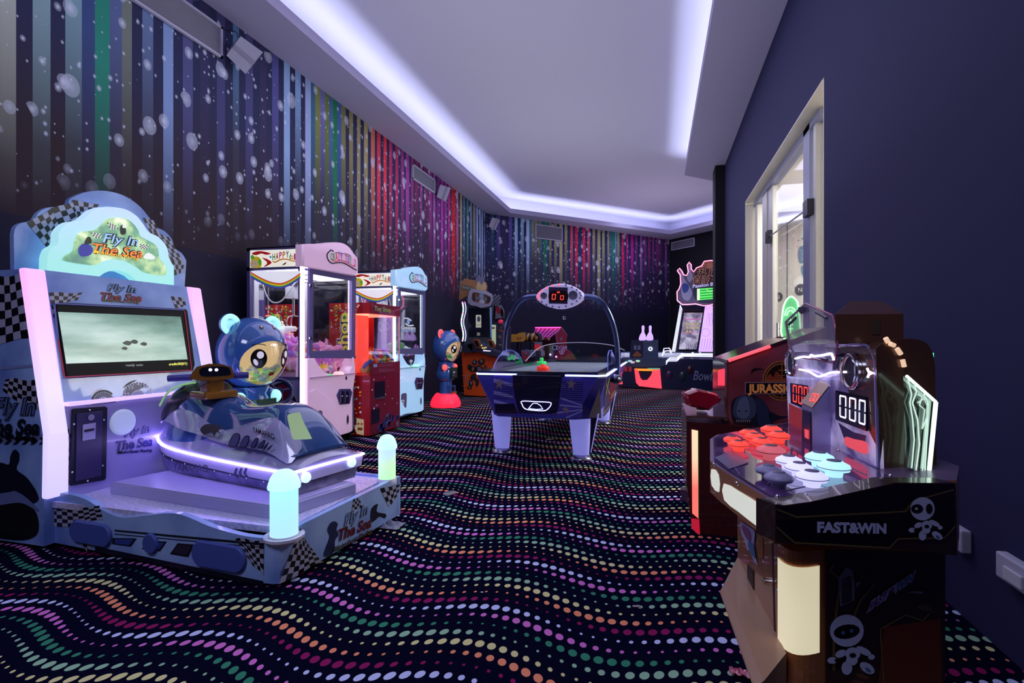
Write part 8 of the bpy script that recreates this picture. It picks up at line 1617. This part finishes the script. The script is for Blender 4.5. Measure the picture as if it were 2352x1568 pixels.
mb = MB(); mb.use(hr_).prism(onpl(Q4, sp([(1270, 828), (1276, 812), (1290, 800), (1306, 806), (1316, 818), (1320, 830), (1321, 850), (1268, 850)], 3), .05), dY(.2)); mb.use(mat('panel_blue2', '28305c', .3)).prism(onpl(Q4, [(1262, 826), (1266, 805), (1272, 799), (1278, 802), (1270, 826)], .3), dY(.02)); mb.build('slide', None, T)
q = Q4.shift(.35); mb = MB(); mb.use(mat('panel_white3', '8a88a4', .4)).prism(onpl(q, [(1223, 785), (1245, 785), (1245, 802), (1249, 806), (1246, 816), (1238, 822), (1236, 830), (1225, 831)]), dY(.03)); q2 = q.shift(.003); para(mb, q2, [(1226, 791), (1242, 791), (1242, 804), (1226, 804)], mat('panel_red3', 'b82430', .4, emit='b82430', es=.4), .003); text_px(mb, q2, 'SOS', (1228, 806), (1238, 806), 5, mat('panel_ylw', 'c8b060', .4), .006, 0, .03)
for a_ in ((1237, 812), (1230, 816)): blob(mb, q2, [(a_[0]-3, a_[1]+3), (a_[0], a_[1]-4), (a_[0]+3, a_[1]+3), (a_[0], a_[1]+1)], mat('pnl_brown', '4a2c34', .4), .005, 2)
mb.build('front_sign', None, T, fixn=False)
for x, y in ((1264, 814), (1277.5, 819)): MB().ball(Q4.p(x, y, .40), .022).build('lamp', glow('lamp_lilac', 'e0b0ff', 1.5), T)
# ------------------------------------------------------------------ litter on the carpet
def paper(x, y, w, d, a, m_, name, label, h=.004):
    c = onZ(x, y, 0); r = V(math.cos(a), math.sin(a), 0); u = V(-math.sin(a), math.cos(a), 0)
    tag(MB().obox(c+V(0, 0, h/2+.001), r, u, Z3, w, d, h).build(name, m_, bevel=.001), label, 'litter')
t = onZ(1033, 1135, 0); tt = thing('ticket_pack', t, 'small white card pack lying alone on the carpet', 'litter'); a_ = 1.15
MB().obox(t+V(0, 0, .008), V(math.cos(a_), math.sin(a_), 0), V(-math.sin(a_), math.cos(a_), 0), Z3, .085, .045, .014).build('pack', mat('pack_white', 'b4b4c0', .5), tt, bevel=.002); MB().obox(t+V(0, 0, .0165), V(math.cos(a_), math.sin(a_), 0), V(-math.sin(a_), math.cos(a_), 0), Z3, .06, .03, .002).build('print', mat('pack_grey', '6a6a80', .5), tt)
c = onZ(1705, 1553, 0); mb = MB(); rr_ = random.Random(2)
mb.grid(lambda u, v: c+V((u-.5)*.075, (v-.5)*.035, .006+.012*abs(math.sin(u*9+v*5))+.004*math.sin(v*17)), 10, 5, False); tag(mb.build('sweet_wrapper', noisy('wrapper_pink', rgb('a82850', 1.3), rgb('d8a0b8', 1.3), 60, .2)), 'crumpled pink sweet wrapper on the carpet at the bottom edge', 'litter')
paper(1462, 1393, .03, .012, .3, mat('scrap_pink', 'a890a0', .6), 'paper_scrap', 'tiny greyish pink scrap on the carpet in front of the tapping game', .003)
paper(1107, 1361, .012, .006, .2, mat('scrap_white', 'e0e0ea', .6), 'paper_scrap', 'tiny white scrap on the carpet between the ride and the tapping game', .003)
paper(1190, 1171, .022, .010, .1, mat('scrap_white', 'e0e0ea', .6), 'paper_scrap', 'small white scrap on the carpet in front of the air hockey table', .003)
paper(1262, 1009, .07, .02, .4, mat('scrap_white', 'e0e0ea', .6), 'paper_scrap', 'white paper scrap on the carpet under the air hockey table', .004)
# cluster of clear plastic wrap behind the platform corner
c = onZ(893, 1208, 0); mb = MB()
mb.grid(lambda u, v: c+V((u-.5)*.16, (v-.5)*.12, .008+.03*abs(math.sin(u*8+v*6))*math.sin(PI*u)*math.sin(PI*v)), 12, 10, False); tag(mb.build('plastic_wrap', mat('wrap_clear', 'a8a8c8', .15, alpha=.6)), 'crumpled clear plastic wrap on the carpet by the platform of the boat ride', 'litter')
